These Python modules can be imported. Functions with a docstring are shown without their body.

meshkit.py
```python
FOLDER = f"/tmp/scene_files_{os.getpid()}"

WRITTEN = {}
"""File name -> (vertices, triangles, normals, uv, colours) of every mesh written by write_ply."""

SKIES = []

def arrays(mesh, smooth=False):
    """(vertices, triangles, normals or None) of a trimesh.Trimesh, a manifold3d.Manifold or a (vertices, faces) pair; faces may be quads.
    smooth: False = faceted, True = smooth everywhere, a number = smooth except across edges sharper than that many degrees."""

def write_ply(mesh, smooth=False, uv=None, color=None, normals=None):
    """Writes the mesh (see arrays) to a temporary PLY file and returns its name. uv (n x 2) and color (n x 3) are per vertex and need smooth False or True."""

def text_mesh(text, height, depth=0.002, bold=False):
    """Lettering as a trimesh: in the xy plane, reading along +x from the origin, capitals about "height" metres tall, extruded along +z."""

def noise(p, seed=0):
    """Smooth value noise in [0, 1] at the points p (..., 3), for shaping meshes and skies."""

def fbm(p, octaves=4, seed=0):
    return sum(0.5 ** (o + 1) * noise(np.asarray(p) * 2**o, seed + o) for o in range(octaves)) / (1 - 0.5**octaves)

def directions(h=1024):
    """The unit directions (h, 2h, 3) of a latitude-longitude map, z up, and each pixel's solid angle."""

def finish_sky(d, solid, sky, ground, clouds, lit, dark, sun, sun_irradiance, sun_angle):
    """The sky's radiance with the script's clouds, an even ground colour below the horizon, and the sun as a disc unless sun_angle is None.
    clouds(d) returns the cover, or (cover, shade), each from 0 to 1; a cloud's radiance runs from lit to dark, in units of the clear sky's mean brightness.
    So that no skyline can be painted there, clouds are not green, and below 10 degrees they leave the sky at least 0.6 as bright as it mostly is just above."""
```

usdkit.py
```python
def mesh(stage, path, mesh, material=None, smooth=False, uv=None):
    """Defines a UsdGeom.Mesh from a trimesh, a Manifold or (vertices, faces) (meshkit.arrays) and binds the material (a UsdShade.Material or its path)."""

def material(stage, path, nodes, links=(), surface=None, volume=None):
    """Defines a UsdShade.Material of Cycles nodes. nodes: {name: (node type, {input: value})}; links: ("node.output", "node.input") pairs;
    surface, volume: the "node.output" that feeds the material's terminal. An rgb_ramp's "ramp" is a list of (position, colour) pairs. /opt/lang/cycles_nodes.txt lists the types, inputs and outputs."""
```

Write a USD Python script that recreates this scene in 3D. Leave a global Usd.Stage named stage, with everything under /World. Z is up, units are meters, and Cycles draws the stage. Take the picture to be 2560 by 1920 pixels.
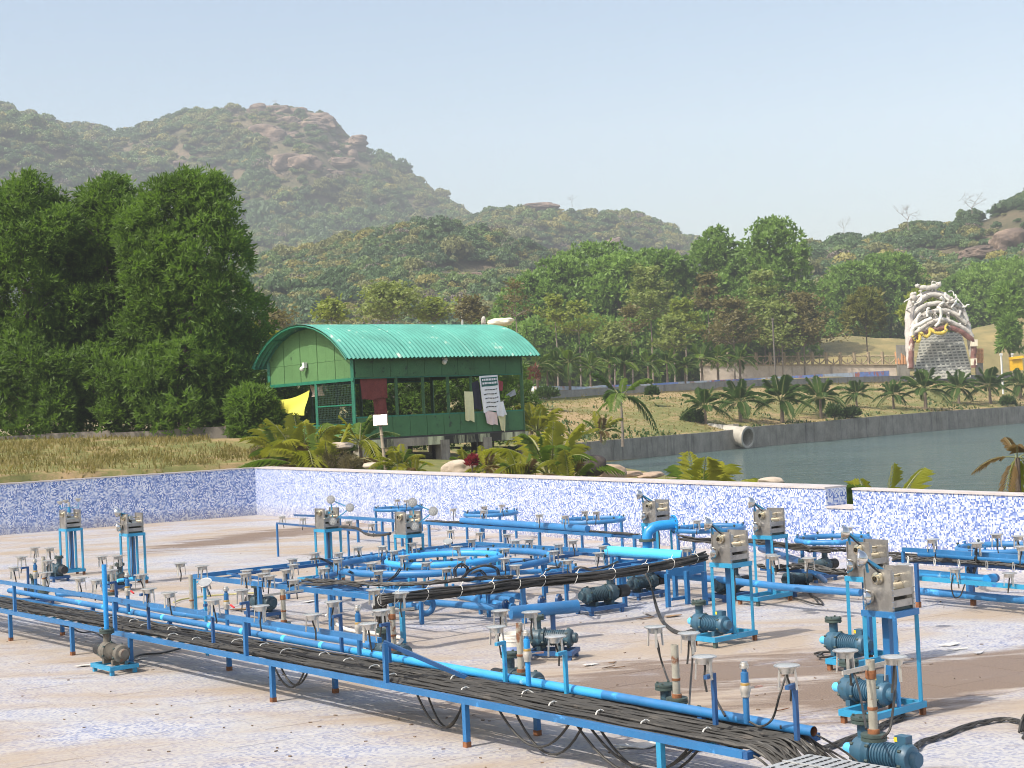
import math, random
import numpy as np
import trimesh
import usdkit, meshkit
from pxr import Usd, UsdGeom, UsdLux, UsdShade, Sdf, Gf, Vt
from scipy.interpolate import griddata
from scipy.spatial import cKDTree

PI = math.pi
stage = Usd.Stage.CreateInMemory()
UsdGeom.SetStageUpAxis(stage, 'Z')
UsdGeom.SetStageMetersPerUnit(stage, 1.0)
UsdGeom.Xform.Define(stage, '/World')
UsdGeom.Scope.Define(stage, '/World/Looks')

# ------------------------------------------------------------------ camera, sky, sun, exposure
EYE = np.array([0.0, 0.0, 3.0])
F = 3700.0                      # focal length in pixels of the 2560 x 1920 photograph
PITCH = math.atan(74 / F)       # slightly upwards
ROLL = math.atan(0.047)         # the horizon rises to the right
fw = np.array([0, math.cos(PITCH), math.sin(PITCH)])
u0 = np.array([0, -math.sin(PITCH), math.cos(PITCH)])
r0 = np.array([1.0, 0, 0])
rt = math.cos(ROLL) * r0 - math.sin(ROLL) * u0
up = math.sin(ROLL) * r0 + math.cos(ROLL) * u0
cam = UsdGeom.Camera.Define(stage, '/World/camera')
M = np.eye(4); M[0, :3] = rt; M[1, :3] = up; M[2, :3] = -fw; M[3, :3] = EYE
cam.AddTransformOp().Set(Gf.Matrix4d(*M.ravel().tolist()))
cam.CreateHorizontalApertureAttr(36.0); cam.CreateVerticalApertureAttr(27.0)
cam.CreateFocalLengthAttr(36.0 * F / 2560)
cam.CreateClippingRangeAttr(Gf.Vec2f(0.1, 6000))
cam.CreateExposureAttr(0.42)

SUN_EL, SUN_AZ = math.radians(52), (-0.85, -0.527)
S = np.array([math.cos(SUN_EL) * SUN_AZ[0], math.cos(SUN_EL) * SUN_AZ[1], math.sin(SUN_EL)])
dome = UsdLux.DomeLight.Define(stage, '/World/sky')
sky_mat = usdkit.material(stage, '/World/Looks/sky', {
    's': ('sky_texture', {'sky_type': 'single_scattering', 'sun_disc': False, 'sun_elevation': SUN_EL,
                          'sun_rotation': math.atan2(S[0], S[1]), 'altitude': 100.0, 'air_density': 1.3,
                          'aerosol_density': 4.6, 'ozone_density': 1.0}),
    'b': ('background_shader', {'strength': 0.15})}, [('s.color', 'b.color')], surface='b.background')
UsdShade.MaterialBindingAPI.Apply(dome.GetPrim()).Bind(sky_mat)
dome.GetPrim().SetCustomDataByKey('kind', 'structure')
sun = UsdLux.DistantLight.Define(stage, '/World/sun')
sun.CreateNormalizeAttr(True); sun.CreateIntensityAttr(1.0); sun.CreateAngleAttr(0.5)
sun.CreateColorAttr(Gf.Vec3f(1.0, 0.95, 0.86))
zx = S; xx = np.cross([0, 0, 1.0], zx); xx /= np.linalg.norm(xx); yx = np.cross(zx, xx)
M = np.eye(4); M[0, :3] = xx; M[1, :3] = yx; M[2, :3] = zx
sun.AddTransformOp().Set(Gf.Matrix4d(*M.ravel().tolist()))

# ------------------------------------------------------------------ finding real places from the photograph's perspective
def ray(x, y):
    d = fw + rt * ((x - 1280) / F) + up * ((960 - y) / F)
    return d
def at_z(x, y, z=0.0):
    d = ray(x, y); return EYE + d * ((z - 3.0) / d[2])
def at_y(x, y, Y):
    d = ray(x, y); return EYE + d * (Y / d[1])
ZONES = {'A': (0, 1160, 3.456), 'B': (640, 1160, 3.456), 'C': (1280, 1160, 3.456), 'D': (1920, 1160, 3.456),
         'E': (0, 1440, 3.456), 'F': (640, 1440, 3.456), 'G': (1280, 1440, 3.456), 'H': (1920, 1440, 3.456),
         'K1': (500, 1340, 5.027), 'K2': (840, 1340, 5.027), 'K3': (1200, 1340, 5.027), 'K4': (1520, 1200, 5.027),
         'K5': (1960, 1240, 5.53), 'K6': (2240, 1290, 6.144), 'K7': (0, 1340, 5.53), 'K8': (1820, 1700, 4.424),
         'T': (620, 760, 2.836), 'R': (1880, 780, 3.253), 'Q': (1280, 780, 3.456), 'V': (1240, 440, 3.456), 'W': (1880, 440, 3.253),
         'O': (0, 0, 0.8641), 'P': (0, 0, 1.0), 'J': (2240, 680, 6.146), 'U': (640, 1040, 4.608), 'L': (640, 780, 5.53)}
def px(zone, x, y):
    a, b, s = ZONES[zone]; return a + x / s, b + y / s
def Z(zone, x, y, z=0.0): return at_z(*px(zone, x, y), z)
def Y(zone, x, y, d): return at_y(*px(zone, x, y), d)

# ------------------------------------------------------------------ shapes
class MB:
    def __init__(self): self.v, self.f, self.n = [], [], 0
    def add(self, v, f):
        v = np.asarray(v, float).reshape(-1, 3); f = np.asarray(f, int)
        if f.shape[1] == 4: f = np.vstack([f[:, [0, 1, 2]], f[:, [0, 2, 3]]])
        self.v.append(v); self.f.append(f + self.n); self.n += len(v); return self
    BOXF = np.array([[0, 2, 3, 1], [4, 5, 7, 6], [0, 1, 5, 4], [2, 6, 7, 3], [0, 4, 6, 2], [1, 3, 7, 5]])
    def frame(self, c, X, Yv, Zv):
        c = np.asarray(c, float)
        v = [c + i * np.asarray(X) + j * np.asarray(Yv) + k * np.asarray(Zv) for k in (-.5, .5) for j in (-.5, .5) for i in (-.5, .5)]
        return self.add(v, self.BOXF)
    def box(self, c, s, rz=0.0):
        ca, sa = math.cos(rz), math.sin(rz)
        return self.frame(c, np.array([ca, sa, 0]) * s[0], np.array([-sa, ca, 0]) * s[1], np.array([0, 0, 1.0]) * s[2])
    def beam(self, a, b, w, h=None, ref=(0, 0, 1)):
        a, b = np.asarray(a, float), np.asarray(b, float); h = w if h is None else h
        d = b - a; L = np.linalg.norm(d); d = d / L
        ref = np.asarray(ref, float)
        if abs(d @ ref) > 0.98: ref = np.array([math.cos(ANG), math.sin(ANG), 0])
        s = np.cross(d, ref); s /= np.linalg.norm(s); t = np.cross(s, d)
        return self.frame((a + b) / 2, s * w, d * L, t * h)
    def tube(self, pts, r, n=8, closed=False, caps=True):
        p = np.asarray(pts, float); m = len(p)
        r = np.full(m, r) if np.ndim(r) == 0 else np.asarray(r, float)
        if closed: t = np.roll(p, -1, 0) - np.roll(p, 1, 0)
        else: t = np.gradient(p, axis=0)
        t /= np.maximum(np.linalg.norm(t, axis=1, keepdims=True), 1e-9)
        ref = np.array([0, 0, 1.0]) if abs(t[0, 2]) < .9 else np.array([1.0, 0, 0])
        s = np.cross(t[0], ref); s /= np.linalg.norm(s)
        a = np.arange(n) * 2 * PI / n; V = []
        for i in range(m):
            s = s - t[i] * (s @ t[i]); s /= max(np.linalg.norm(s), 1e-9); q = np.cross(t[i], s)
            V.append(p[i] + r[i] * (np.cos(a)[:, None] * s + np.sin(a)[:, None] * q))
        V = np.vstack(V); k = np.arange(n); fs = []
        for i in range(m if closed else m - 1):
            b0, b1 = i * n, ((i + 1) % m) * n
            fs.append(np.stack([b0 + k, b0 + (k + 1) % n, b1 + (k + 1) % n, b1 + k], 1))
        f = np.vstack(fs); f = np.vstack([f[:, [0, 1, 2]], f[:, [0, 2, 3]]])
        if caps and not closed:
            V = np.vstack([V, p[0], p[-1]]); c0, c1 = len(V) - 2, len(V) - 1; b = (m - 1) * n
            f = np.vstack([f, np.stack([np.full(n, c0), (k + 1) % n, k], 1), np.stack([np.full(n, c1), b + k, b + (k + 1) % n], 1)])
        return self.add(V, f)
    def lathe(self, prof, c=(0, 0, 0), ax=(0, 0, 1), n=20):
        """profile of (radius, height) turned about the axis ax through c"""
        prof = np.asarray(prof, float); ax = np.asarray(ax, float); ax = ax / np.linalg.norm(ax)
        ref = np.array([0, 0, 1.0]) if abs(ax[2]) < .9 else np.array([1.0, 0, 0])
        s = np.cross(ref, ax); s /= np.linalg.norm(s); q = np.cross(ax, s)
        a = np.arange(n) * 2 * PI / n; ring = np.cos(a)[:, None] * s + np.sin(a)[:, None] * q
        V = np.vstack([np.asarray(c) + r * ring + h * ax for r, h in prof]); k = np.arange(n)
        f = np.vstack([np.stack([i * n + k, i * n + (k + 1) % n, (i + 1) * n + (k + 1) % n, (i + 1) * n + k], 1) for i in range(len(prof) - 1)])
        return self.add(V, f)
    def cyl(self, a, b, r, n=16):
        a, b = np.asarray(a, float), np.asarray(b, float); L = np.linalg.norm(b - a)
        return self.lathe([(1e-4, 0), (r, 0), (r, L), (1e-4, L)], a, b - a, n)
    def grid(self, P):
        P = np.asarray(P, float); a, b = P.shape[:2]; i = np.arange(a * b).reshape(a, b)
        return self.add(P.reshape(-1, 3), np.stack([i[:-1, :-1], i[:-1, 1:], i[1:, 1:], i[1:, :-1]], -1).reshape(-1, 4))
    def moved(self, M3=None, t=(0, 0, 0)):
        v = np.vstack(self.v); v = v if M3 is None else v @ np.asarray(M3).T
        o = MB(); o.add(v + np.asarray(t), np.vstack(self.f)); return o
    def join(self, o):
        for v, f in [(np.vstack(o.v), np.vstack(o.f))]: self.add(v, f)
        return self
    def build(self, name, mat, parent=None, smooth=32, uv=None):
        if not self.v: return None
        return obj(name, (np.vstack(self.v), np.vstack(self.f)), mat, parent, smooth, uv)

ANG = math.atan2(0.64, 0.77)                       # the pool equipment is lined up with this bearing
vv = np.array([math.cos(ANG), math.sin(ANG), 0])   # along the pool, away to the right
uu = np.array([math.sin(ANG), -math.cos(ANG), 0])  # across it, towards the viewer's right

_used = {}
def numbered(parent, name):
    k = (parent, name); n = _used.get(k, -1) + 1; _used[k] = n
    return f'{parent}/{name}' if n == 0 else f'{parent}/{name}_{n:03d}'
def _pp(parent): return '/World' if parent is None else (parent if isinstance(parent, str) else str(parent.GetPath()))
def obj(name, mesh, mat, parent=None, smooth=32, uv=None):
    path = numbered(_pp(parent), name)
    m = usdkit.mesh(stage, path, mesh, LOOK[mat] if isinstance(mat, str) else mat, smooth=smooth if uv is None else False, uv=uv)
    return m.GetPrim()
def tag(p, label=None, cat=None, group=None, kind=None):
    for k, v in (('label', label), ('category', cat), ('group', group), ('kind', kind)):
        if v: p.SetCustomDataByKey(k, v)
    return p
def thing(name, label, cat, loc=(0, 0, 0), rz=0.0, group=None, sc=1.0, kind=None):
    x = UsdGeom.Xform.Define(stage, numbered('/World', name))
    x.AddTranslateOp().Set(Gf.Vec3d(*map(float, loc))); x.AddRotateZOp().Set(math.degrees(rz))
    sc = (sc, sc, sc) if np.ndim(sc) == 0 else sc
    x.AddScaleOp().Set(Gf.Vec3f(*map(float, sc)))
    return tag(x.GetPrim(), label, cat, group, kind)
def dup(src, name, label, cat, loc, rz=0.0, group=None, sc=1.0):
    r = thing(name, label, cat, loc, rz, group, sc)
    r.GetReferences().AddInternalReference(src.GetPath()); r.SetInstanceable(True)
    return r
ORD = ['leftmost', 'second from the left', 'third from the left', 'fourth from the left', 'fifth from the left', 'sixth from the left', 'seventh from the left',
       'eighth from the left', 'ninth from the left', 'tenth from the left', 'eleventh from the left', 'twelfth from the left', 'thirteenth from the left', 'fourteenth from the left', 'fifteenth from the left']
def rank(i, n):
    """how the i-th of n, counted from the left, is told apart"""
    back = ['rightmost', 'second from the right', 'third from the right', 'fourth from the right', 'fifth from the right', 'sixth from the right', 'seventh from the right', 'eighth from the right', 'ninth from the right',
            'tenth from the right', 'eleventh from the right', 'twelfth from the right', 'thirteenth from the right']
    return ORD[i] if i <= (n - 1) / 2 else back[n - 1 - i]

# ------------------------------------------------------------------ materials
LOOK = {}
def mat(name, nodes, links, surface, volume=None):
    LOOK[name] = usdkit.material(stage, '/World/Looks/' + name, nodes, links, surface=surface, volume=volume); return LOOK[name]
def paint(name, col, rough=0.5, metal=0.0, var=0.15, scale=6.0, bump=0.0, spec=0.5, wear=None, wear_amt=0.0, wear_scale=14.0, hue=None, coord='position', bscale=None, dust=0.0):
    """a surface whose colour drifts a little with a noise; wear: a second colour that shows through in spots"""
    col = np.array(col, float); hi = np.clip(col * (1 + var), 0, 1); lo = col * (1 - var)
    if hue is not None: lo = np.array(hue, float)
    nodes = {'g': ('geometry', {}), 'n': ('noise_texture', {'scale': scale, 'detail': 5.0, 'roughness': 0.6}),
             'r': ('rgb_ramp', {'ramp': [(0.3, tuple(lo)), (0.7, tuple(hi))]}),
             'p': ('principled_bsdf', {'roughness': rough, 'metallic': metal, 'specular_ior_level': spec})}
    links = [('g.position', 'n.vector'), ('n.fac', 'r.fac')]
    out = 'r.color'
    if wear is not None:
        nodes['n2'] = ('noise_texture', {'scale': wear_scale, 'detail': 6.0, 'roughness': 0.65})
        nodes['w'] = ('map_range', {'from_min': 1 - wear_amt - 0.04, 'from_max': 1 - wear_amt + 0.04, 'clamp': True})
        nodes['mx'] = ('mix', {'color2': tuple(wear)})
        links += [('g.position', 'n2.vector'), ('n2.fac', 'w.value'), ('w.result', 'mx.fac'), (out, 'mx.color1')]; out = 'mx.color'
    if dust:          # dry dust that settles on upward faces
        nodes.update({'sx': ('separate_xyz', {}), 'nd': ('noise_texture', {'scale': 7.0, 'detail': 6.0, 'roughness': 0.7}), 'du': ('math', {'math_type': 'multiply'}), 'dr': ('map_range', {'from_min': 0.25, 'from_max': 0.75, 'to_min': 0.05 * dust, 'to_max': dust, 'clamp': True}), 'da': ('map_range', {'from_min': -0.2, 'from_max': 1.0, 'to_min': 0.25, 'to_max': 1.0, 'clamp': True}), 'dm': ('mix', {'color2': (0.36, 0.31, 0.26)})})
        links += [('g.normal', 'sx.vector'), ('g.position', 'nd.vector'), ('sx.z', 'da.value'), ('nd.fac', 'dr.value'), ('da.result', 'du.value1'), ('dr.result', 'du.value2'), ('du.value', 'dm.fac'), (out, 'dm.color1')]; out = 'dm.color'
    links.append((out, 'p.base_color'))
    if bump:
        nodes['nb'] = ('noise_texture', {'scale': bscale or scale * 4, 'detail': 4.0}); nodes['b'] = ('bump', {'strength': bump, 'distance': 0.02})
        links += [('g.position', 'nb.vector'), ('nb.fac', 'b.height'), ('b.normal', 'p.normal')]
    return mat(name, nodes, links, 'p.BSDF')
def leaf(name, cols, trans=0.35, rough=0.55, scale=0.35, tint=1.3, spec=0.35):
    """foliage: tones drift from clump to clump and from leaf to leaf; light also comes through"""
    n = len(cols)
    nodes = {'g': ('geometry', {}), 'n': ('noise_texture', {'scale': scale, 'detail': 3.0}),
             'm1': ('math', {'math_type': 'multiply_add', 'value2': 0.45, 'value3': 0.0}), 'm2': ('math', {'math_type': 'multiply_add', 'value2': 0.55}),
             'r': ('rgb_ramp', {'ramp': [(0.18 + 0.64 * i / max(n - 1, 1), c) for i, c in enumerate(cols)]}),
             'p': ('principled_bsdf', {'roughness': rough, 'specular_ior_level': spec}), 't': ('translucent_bsdf', {}),
             'k': ('mix', {'mix_type': 'multiply', 'fac': 1.0, 'color2': (tint, tint * 1.05, tint * 0.6)}), 'x': ('mix_closure', {'fac': trans})}
    links = [('g.position', 'n.vector'), ('g.random_per_island', 'm1.value1'), ('n.fac', 'm2.value1'), ('m1.value', 'm2.value3'), ('m2.value', 'r.fac'),
             ('r.color', 'p.base_color'), ('r.color', 'k.color1'), ('k.color', 't.color'), ('p.BSDF', 'x.closure1'), ('t.BSDF', 'x.closure2')]
    return mat(name, nodes, links, 'x.closure')

# printed mosaic tiles: 25 mm squares in four blues; sediment, dust and scale lie over the floor
def mosaic(name, ramp, coord, cell=0.027, dirt=None):
    nodes = {'u': ('uvmap', {'attribute': 'st'}), 'g': ('geometry', {}), 's': ('vector_math', {'math_type': 'scale', 'scale': 1 / cell}),
             'f': ('vector_math', {'math_type': 'floor'}), 'w': ('white_noise_texture', {'dimensions': '3D'}),
             'n': ('noise_texture', {'scale': 0.12, 'detail': 2.0}), 'a': ('math', {'math_type': 'multiply_add', 'value2': 0.62}),
             'a2': ('math', {'math_type': 'multiply', 'value2': 0.38}),
             'r': ('rgb_ramp', {'ramp': ramp, 'interpolate': False}), 'p': ('principled_bsdf', {'roughness': 0.32, 'specular_ior_level': 0.4})}
    src = 'u.UV' if coord == 'uv' else 'g.position'
    links = [(src, 's.vector1'), ('s.vector', 'f.vector1'), ('f.vector', 'w.vector'), ('f.vector', 'n.vector'), ('w.value', 'a.value1'),
             ('n.fac', 'a2.value1'), ('a2.value', 'a.value3'), ('a.value', 'r.fac')]
    out = 'r.color'
    if dirt: out = dirt(nodes, links, out)
    links.append((out, 'p.base_color'))
    mat(name, nodes, links, 'p.BSDF')

def wall_grime(nodes, links, out):
    # splash and silt marks along the foot of the walls, lime runs higher up
    nodes.update({'gy': ('separate_xyz', {}), 'gm': ('map_range', {'from_min': 0.0, 'from_max': 0.42, 'to_min': 0.9, 'to_max': 0.0, 'clamp': True}), 'gs': ('mapping', {'scale': (1.6, 0.22, 1.0)}), 'gn': ('noise_texture', {'scale': 2.2, 'detail': 7.0, 'roughness': 0.7}),
                  'gq': ('math', {'math_type': 'multiply'}), 'gx': ('mix', {'color2': (0.34, 0.285, 0.235)}), 'gl': ('map_range', {'from_min': 0.60, 'from_max': 0.78, 'to_min': 0.0, 'to_max': 0.55, 'clamp': True}), 'gw': ('mix', {'color2': (0.60, 0.59, 0.58)})})
    links += [('u.UV', 'gy.vector'), ('gy.y', 'gm.value'), ('u.UV', 'gs.vector'), ('gs.vector', 'gn.vector'), ('gm.result', 'gq.value1'), ('gn.fac', 'gq.value2'), ('gq.value', 'gx.fac'), (out, 'gx.color1'), ('gn.fac', 'gl.value'), ('gl.result', 'gw.fac'), ('gx.color', 'gw.color1')]
    return 'gw.color'
def floor_dirt(nodes, links, out):
    nodes['cz'] = ('mapping', {'scale': (1.0, 1.0, 0.0)})
    links.append(('g.position', 'cz.vector'))
    # pale lime scale that fades the print
    nodes['n1'] = ('noise_texture', {'scale': 0.55, 'detail': 8.0, 'roughness': 0.68})
    nodes['r1'] = ('map_range', {'from_min': 0.36, 'from_max': 0.66, 'to_min': 0.15, 'to_max': 0.78, 'clamp': True})
    nodes['m1'] = ('mix', {'color2': (0.375, 0.35, 0.315)})
    # sandy dust
    nodes['st'] = ('mapping', {'rotation': (0, 0, 0.72), 'scale': (0.55, 1.3, 0.0)})
    nodes['n2'] = ('noise_texture', {'scale': 0.42, 'detail': 9.0, 'roughness': 0.62, 'distortion': 0.6})
    nodes['r2'] = ('map_range', {'from_min': 0.40, 'from_max': 0.60, 'to_min': 0.0, 'to_max': 0.86, 'clamp': True})
    nodes['m2'] = ('mix', {'color2': (0.335, 0.26, 0.185)})
    # brown sediment that dried in two low spots of the floor
    def low(k, cx, cy, rx, ry, rot):
        nodes['d' + k] = ('mapping', {'mapping_type': 'texture', 'location': (cx, cy, 0), 'rotation': (0, 0, rot), 'scale': (rx, ry, 1e6)})
        nodes['e' + k] = ('vector_math', {'math_type': 'length'})
        nodes['h' + k] = ('map_range', {'from_min': 1.0, 'from_max': 0.25, 'to_min': 0.0, 'to_max': 1.0, 'clamp': True})
        links.extend([('g.position', f'd{k}.vector'), (f'd{k}.vector', f'e{k}.vector1'), (f'e{k}.value', f'h{k}.value')])
    low('a', *SILT_A); low('b', *SILT_B); low('c', *SILT_C)
    nodes['hm'] = ('math', {'math_type': 'maximum'}); nodes['hn'] = ('math', {'math_type': 'maximum'})
    links += [('ha.result', 'hm.value1'), ('hb.result', 'hm.value2'), ('hm.value', 'hn.value1'), ('hc.result', 'hn.value2')]
    nodes['s3'] = ('mapping', {'rotation': (0, 0, -0.66), 'scale': (0.32, 1.6, 0.0)})
    nodes['n3'] = ('noise_texture', {'scale': 1.5, 'detail': 9.0, 'roughness': 0.7, 'distortion': 0.5})
    nodes['q3'] = ('math', {'math_type': 'multiply_add', 'value2': 0.35})
    nodes['r3'] = ('map_range', {'from_min': 0.60, 'from_max': 0.74, 'to_min': 0.0, 'to_max': 0.92, 'clamp': True})
    nodes['m3'] = ('mix', {})
    nodes['n4'] = ('noise_texture', {'scale': 60.0, 'detail': 3.0}); nodes['c4'] = ('rgb_ramp', {'ramp': [(0.35, (0.10, 0.068, 0.048)), (0.7, (0.25, 0.18, 0.13))]})
    nodes['b0'] = ('bump', {'strength': 0.25, 'distance': 0.01})
    links += [('cz.vector', 'n1.vector'), ('n1.fac', 'r1.value'), ('r1.result', 'm1.fac'), (out, 'm1.color1'),
              ('g.position', 'st.vector'), ('st.vector', 'n2.vector'), ('n2.fac', 'r2.value'), ('r2.result', 'm2.fac'), ('m1.color', 'm2.color1'),
              ('g.position', 's3.vector'), ('s3.vector', 'n3.vector'), ('hn.value', 'q3.value1'), ('n3.fac', 'q3.value3'), ('q3.value', 'r3.value'), ('r3.result', 'm3.fac'),
              ('m2.color', 'm3.color1'), ('cz.vector', 'n4.vector'), ('n4.fac', 'c4.fac'), ('c4.color', 'm3.color2'),
              ('r3.result', 'b0.height'), ('b0.normal', 'p.normal')]
    nodes['p'] = ('principled_bsdf', {'roughness': 0.62, 'specular_ior_level': 0.3})
    return 'm3.color'
_a, _b, _c = Z('B', 60, 620), Z('H', 1600, 880), Z('G', 1300, 900)
SILT_A = (_a[0], _a[1], 6.5, 2.0, math.atan2(-0.545, 0.838) + PI / 2)
SILT_B = (_b[0], _b[1], 4.5, 1.6, 0.45)
SILT_C = (_c[0], _c[1], 3.6, 1.6, 0.35)
WHITE, PALE, MID, DEEP = (0.66, 0.67, 0.73), (0.42, 0.46, 0.67), (0.20, 0.25, 0.53), (0.085, 0.12, 0.37)
mosaic('wall_mosaic', [(0, (0.092, 0.145, 0.37)), (0.31, (0.092, 0.145, 0.37)), (0.311, (0.18, 0.245, 0.48)), (0.43, (0.31, 0.375, 0.56)), (0.56, (0.55, 0.58, 0.63))], 'uv', dirt=wall_grime)
mosaic('wall_mosaic_deep', [(0, (0.085, 0.145, 0.37)), (0.30, (0.095, 0.16, 0.39)), (0.301, (0.18, 0.26, 0.52)), (0.47, (0.34, 0.42, 0.64)), (0.59, (0.62, 0.66, 0.74))], 'uv', 0.032, wall_grime)
FW_, FP_, FM_, FD_ = (0.45, 0.445, 0.46), (0.33, 0.345, 0.42), (0.215, 0.245, 0.37), (0.13, 0.16, 0.29)
mosaic('floor_mosaic', [(0, FD_), (0.25, FD_), (0.251, FM_), (0.40, FP_), (0.56, FW_)], 'pos', 0.027, floor_dirt)
paint('coping_stone', (0.46, 0.42, 0.405), 0.6, var=0.12, scale=3, wear=(0.42, 0.36, 0.32), wear_amt=0.36, wear_scale=2.5)
# ------------------------------------------------------------------ pool: floor tiles, walls
C0 = at_z(642, 1287.5, 0)[:2]                              # far corner of the pool
A0 = at_z(0, 1338, 0)[:2]; B0 = at_z(2296, 1412, 0)[:2]
dl = (A0 - C0) / np.linalg.norm(A0 - C0); dr = (B0 - C0) / np.linalg.norm(B0 - C0)
LW, RW = 26.0, 62.0
A1, B1 = C0 + dl * LW, C0 + dr * RW
def wall_top(x, y, foot):                                   # height of the wall top seen at a pixel above that foot
    d = ray(x, y); t = np.linalg.norm(np.asarray(foot)) / np.linalg.norm(d[:2]); return 3.0 + d[2] * t
zc = wall_top(642, 1168, C0); za = wall_top(0, 1209, A0)
zb = wall_top(2296, 1225, B0)
print('pool corner', C0, 'left', A0, 'right', B0, 'tops', zc, za, zb)
def height_l(s): return zc + (za - zc) * s / np.linalg.norm(A0 - C0)
def height_r(s): return zc + (zb - zc) * s / np.linalg.norm(B0 - C0)

# floor: each tile 0.6 m, 3 mm joints; the 300 that show largest are pieces of their own
fl = thing('floor', 'pool floor of faded blue mosaic tiles with dried brown silt', None, kind='structure')
base = MB()
corner = [C0 - (dl + dr) * 0.0, C0 + dr * RW, C0 + dr * RW + dl * 34, C0 + dl * 34]
base.add([(p[0], p[1], -0.006) for p in corner] + [(p[0], p[1], -0.2) for p in corner],
         [[0, 3, 2, 1], [4, 5, 6, 7], [0, 1, 5, 4], [1, 2, 6, 5], [2, 3, 7, 6], [3, 0, 4, 7]])
paint('grout', (0.48, 0.43, 0.38), 0.9, var=0.2, scale=4)
base.build('grout_bed', 'grout', fl, smooth=False)
TS = 0.6; tiles = []
for i in range(int(RW / TS)):
    for j in range(int(34 / TS)):
        c = C0 + dr * (i + .5) * TS + dl * (j + .5) * TS
        if c[1] < 6: continue
        d = np.array([c[0], c[1], 0]) - EYE; dep = d @ fw
        xx_, yy_ = 1280 + F * (d @ rt) / dep, 960 - F * (d @ up) / dep
        if -300 < xx_ < 2860 and yy_ < 2300: tiles.append((dep if (-40 < xx_ < 2600 and yy_ < 1960) else 1e3 + dep, c, i, j))
tiles.sort(key=lambda t: t[0])
JT = .004; rng = np.random.default_rng(5)
rest = MB(); ez = np.array([0, 0, 1.0]); d3r, d3l = np.array([*dr, 0]), np.array([*dl, 0])
for k, (dep, c, i, j) in enumerate(tiles):
    m = MB() if k < 300 else rest
    lift = rng.uniform(-0.0012, 0.0012)
    m.frame((c[0], c[1], -0.004 + lift), d3r * (TS - JT), d3l * (TS - JT), ez * 0.008)
    if k < 300: m.build('tile', 'floor_mosaic', fl, smooth=False)
tag(rest.build('far_tiles', 'floor_mosaic', fl, smooth=False), kind='stuff')

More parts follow.
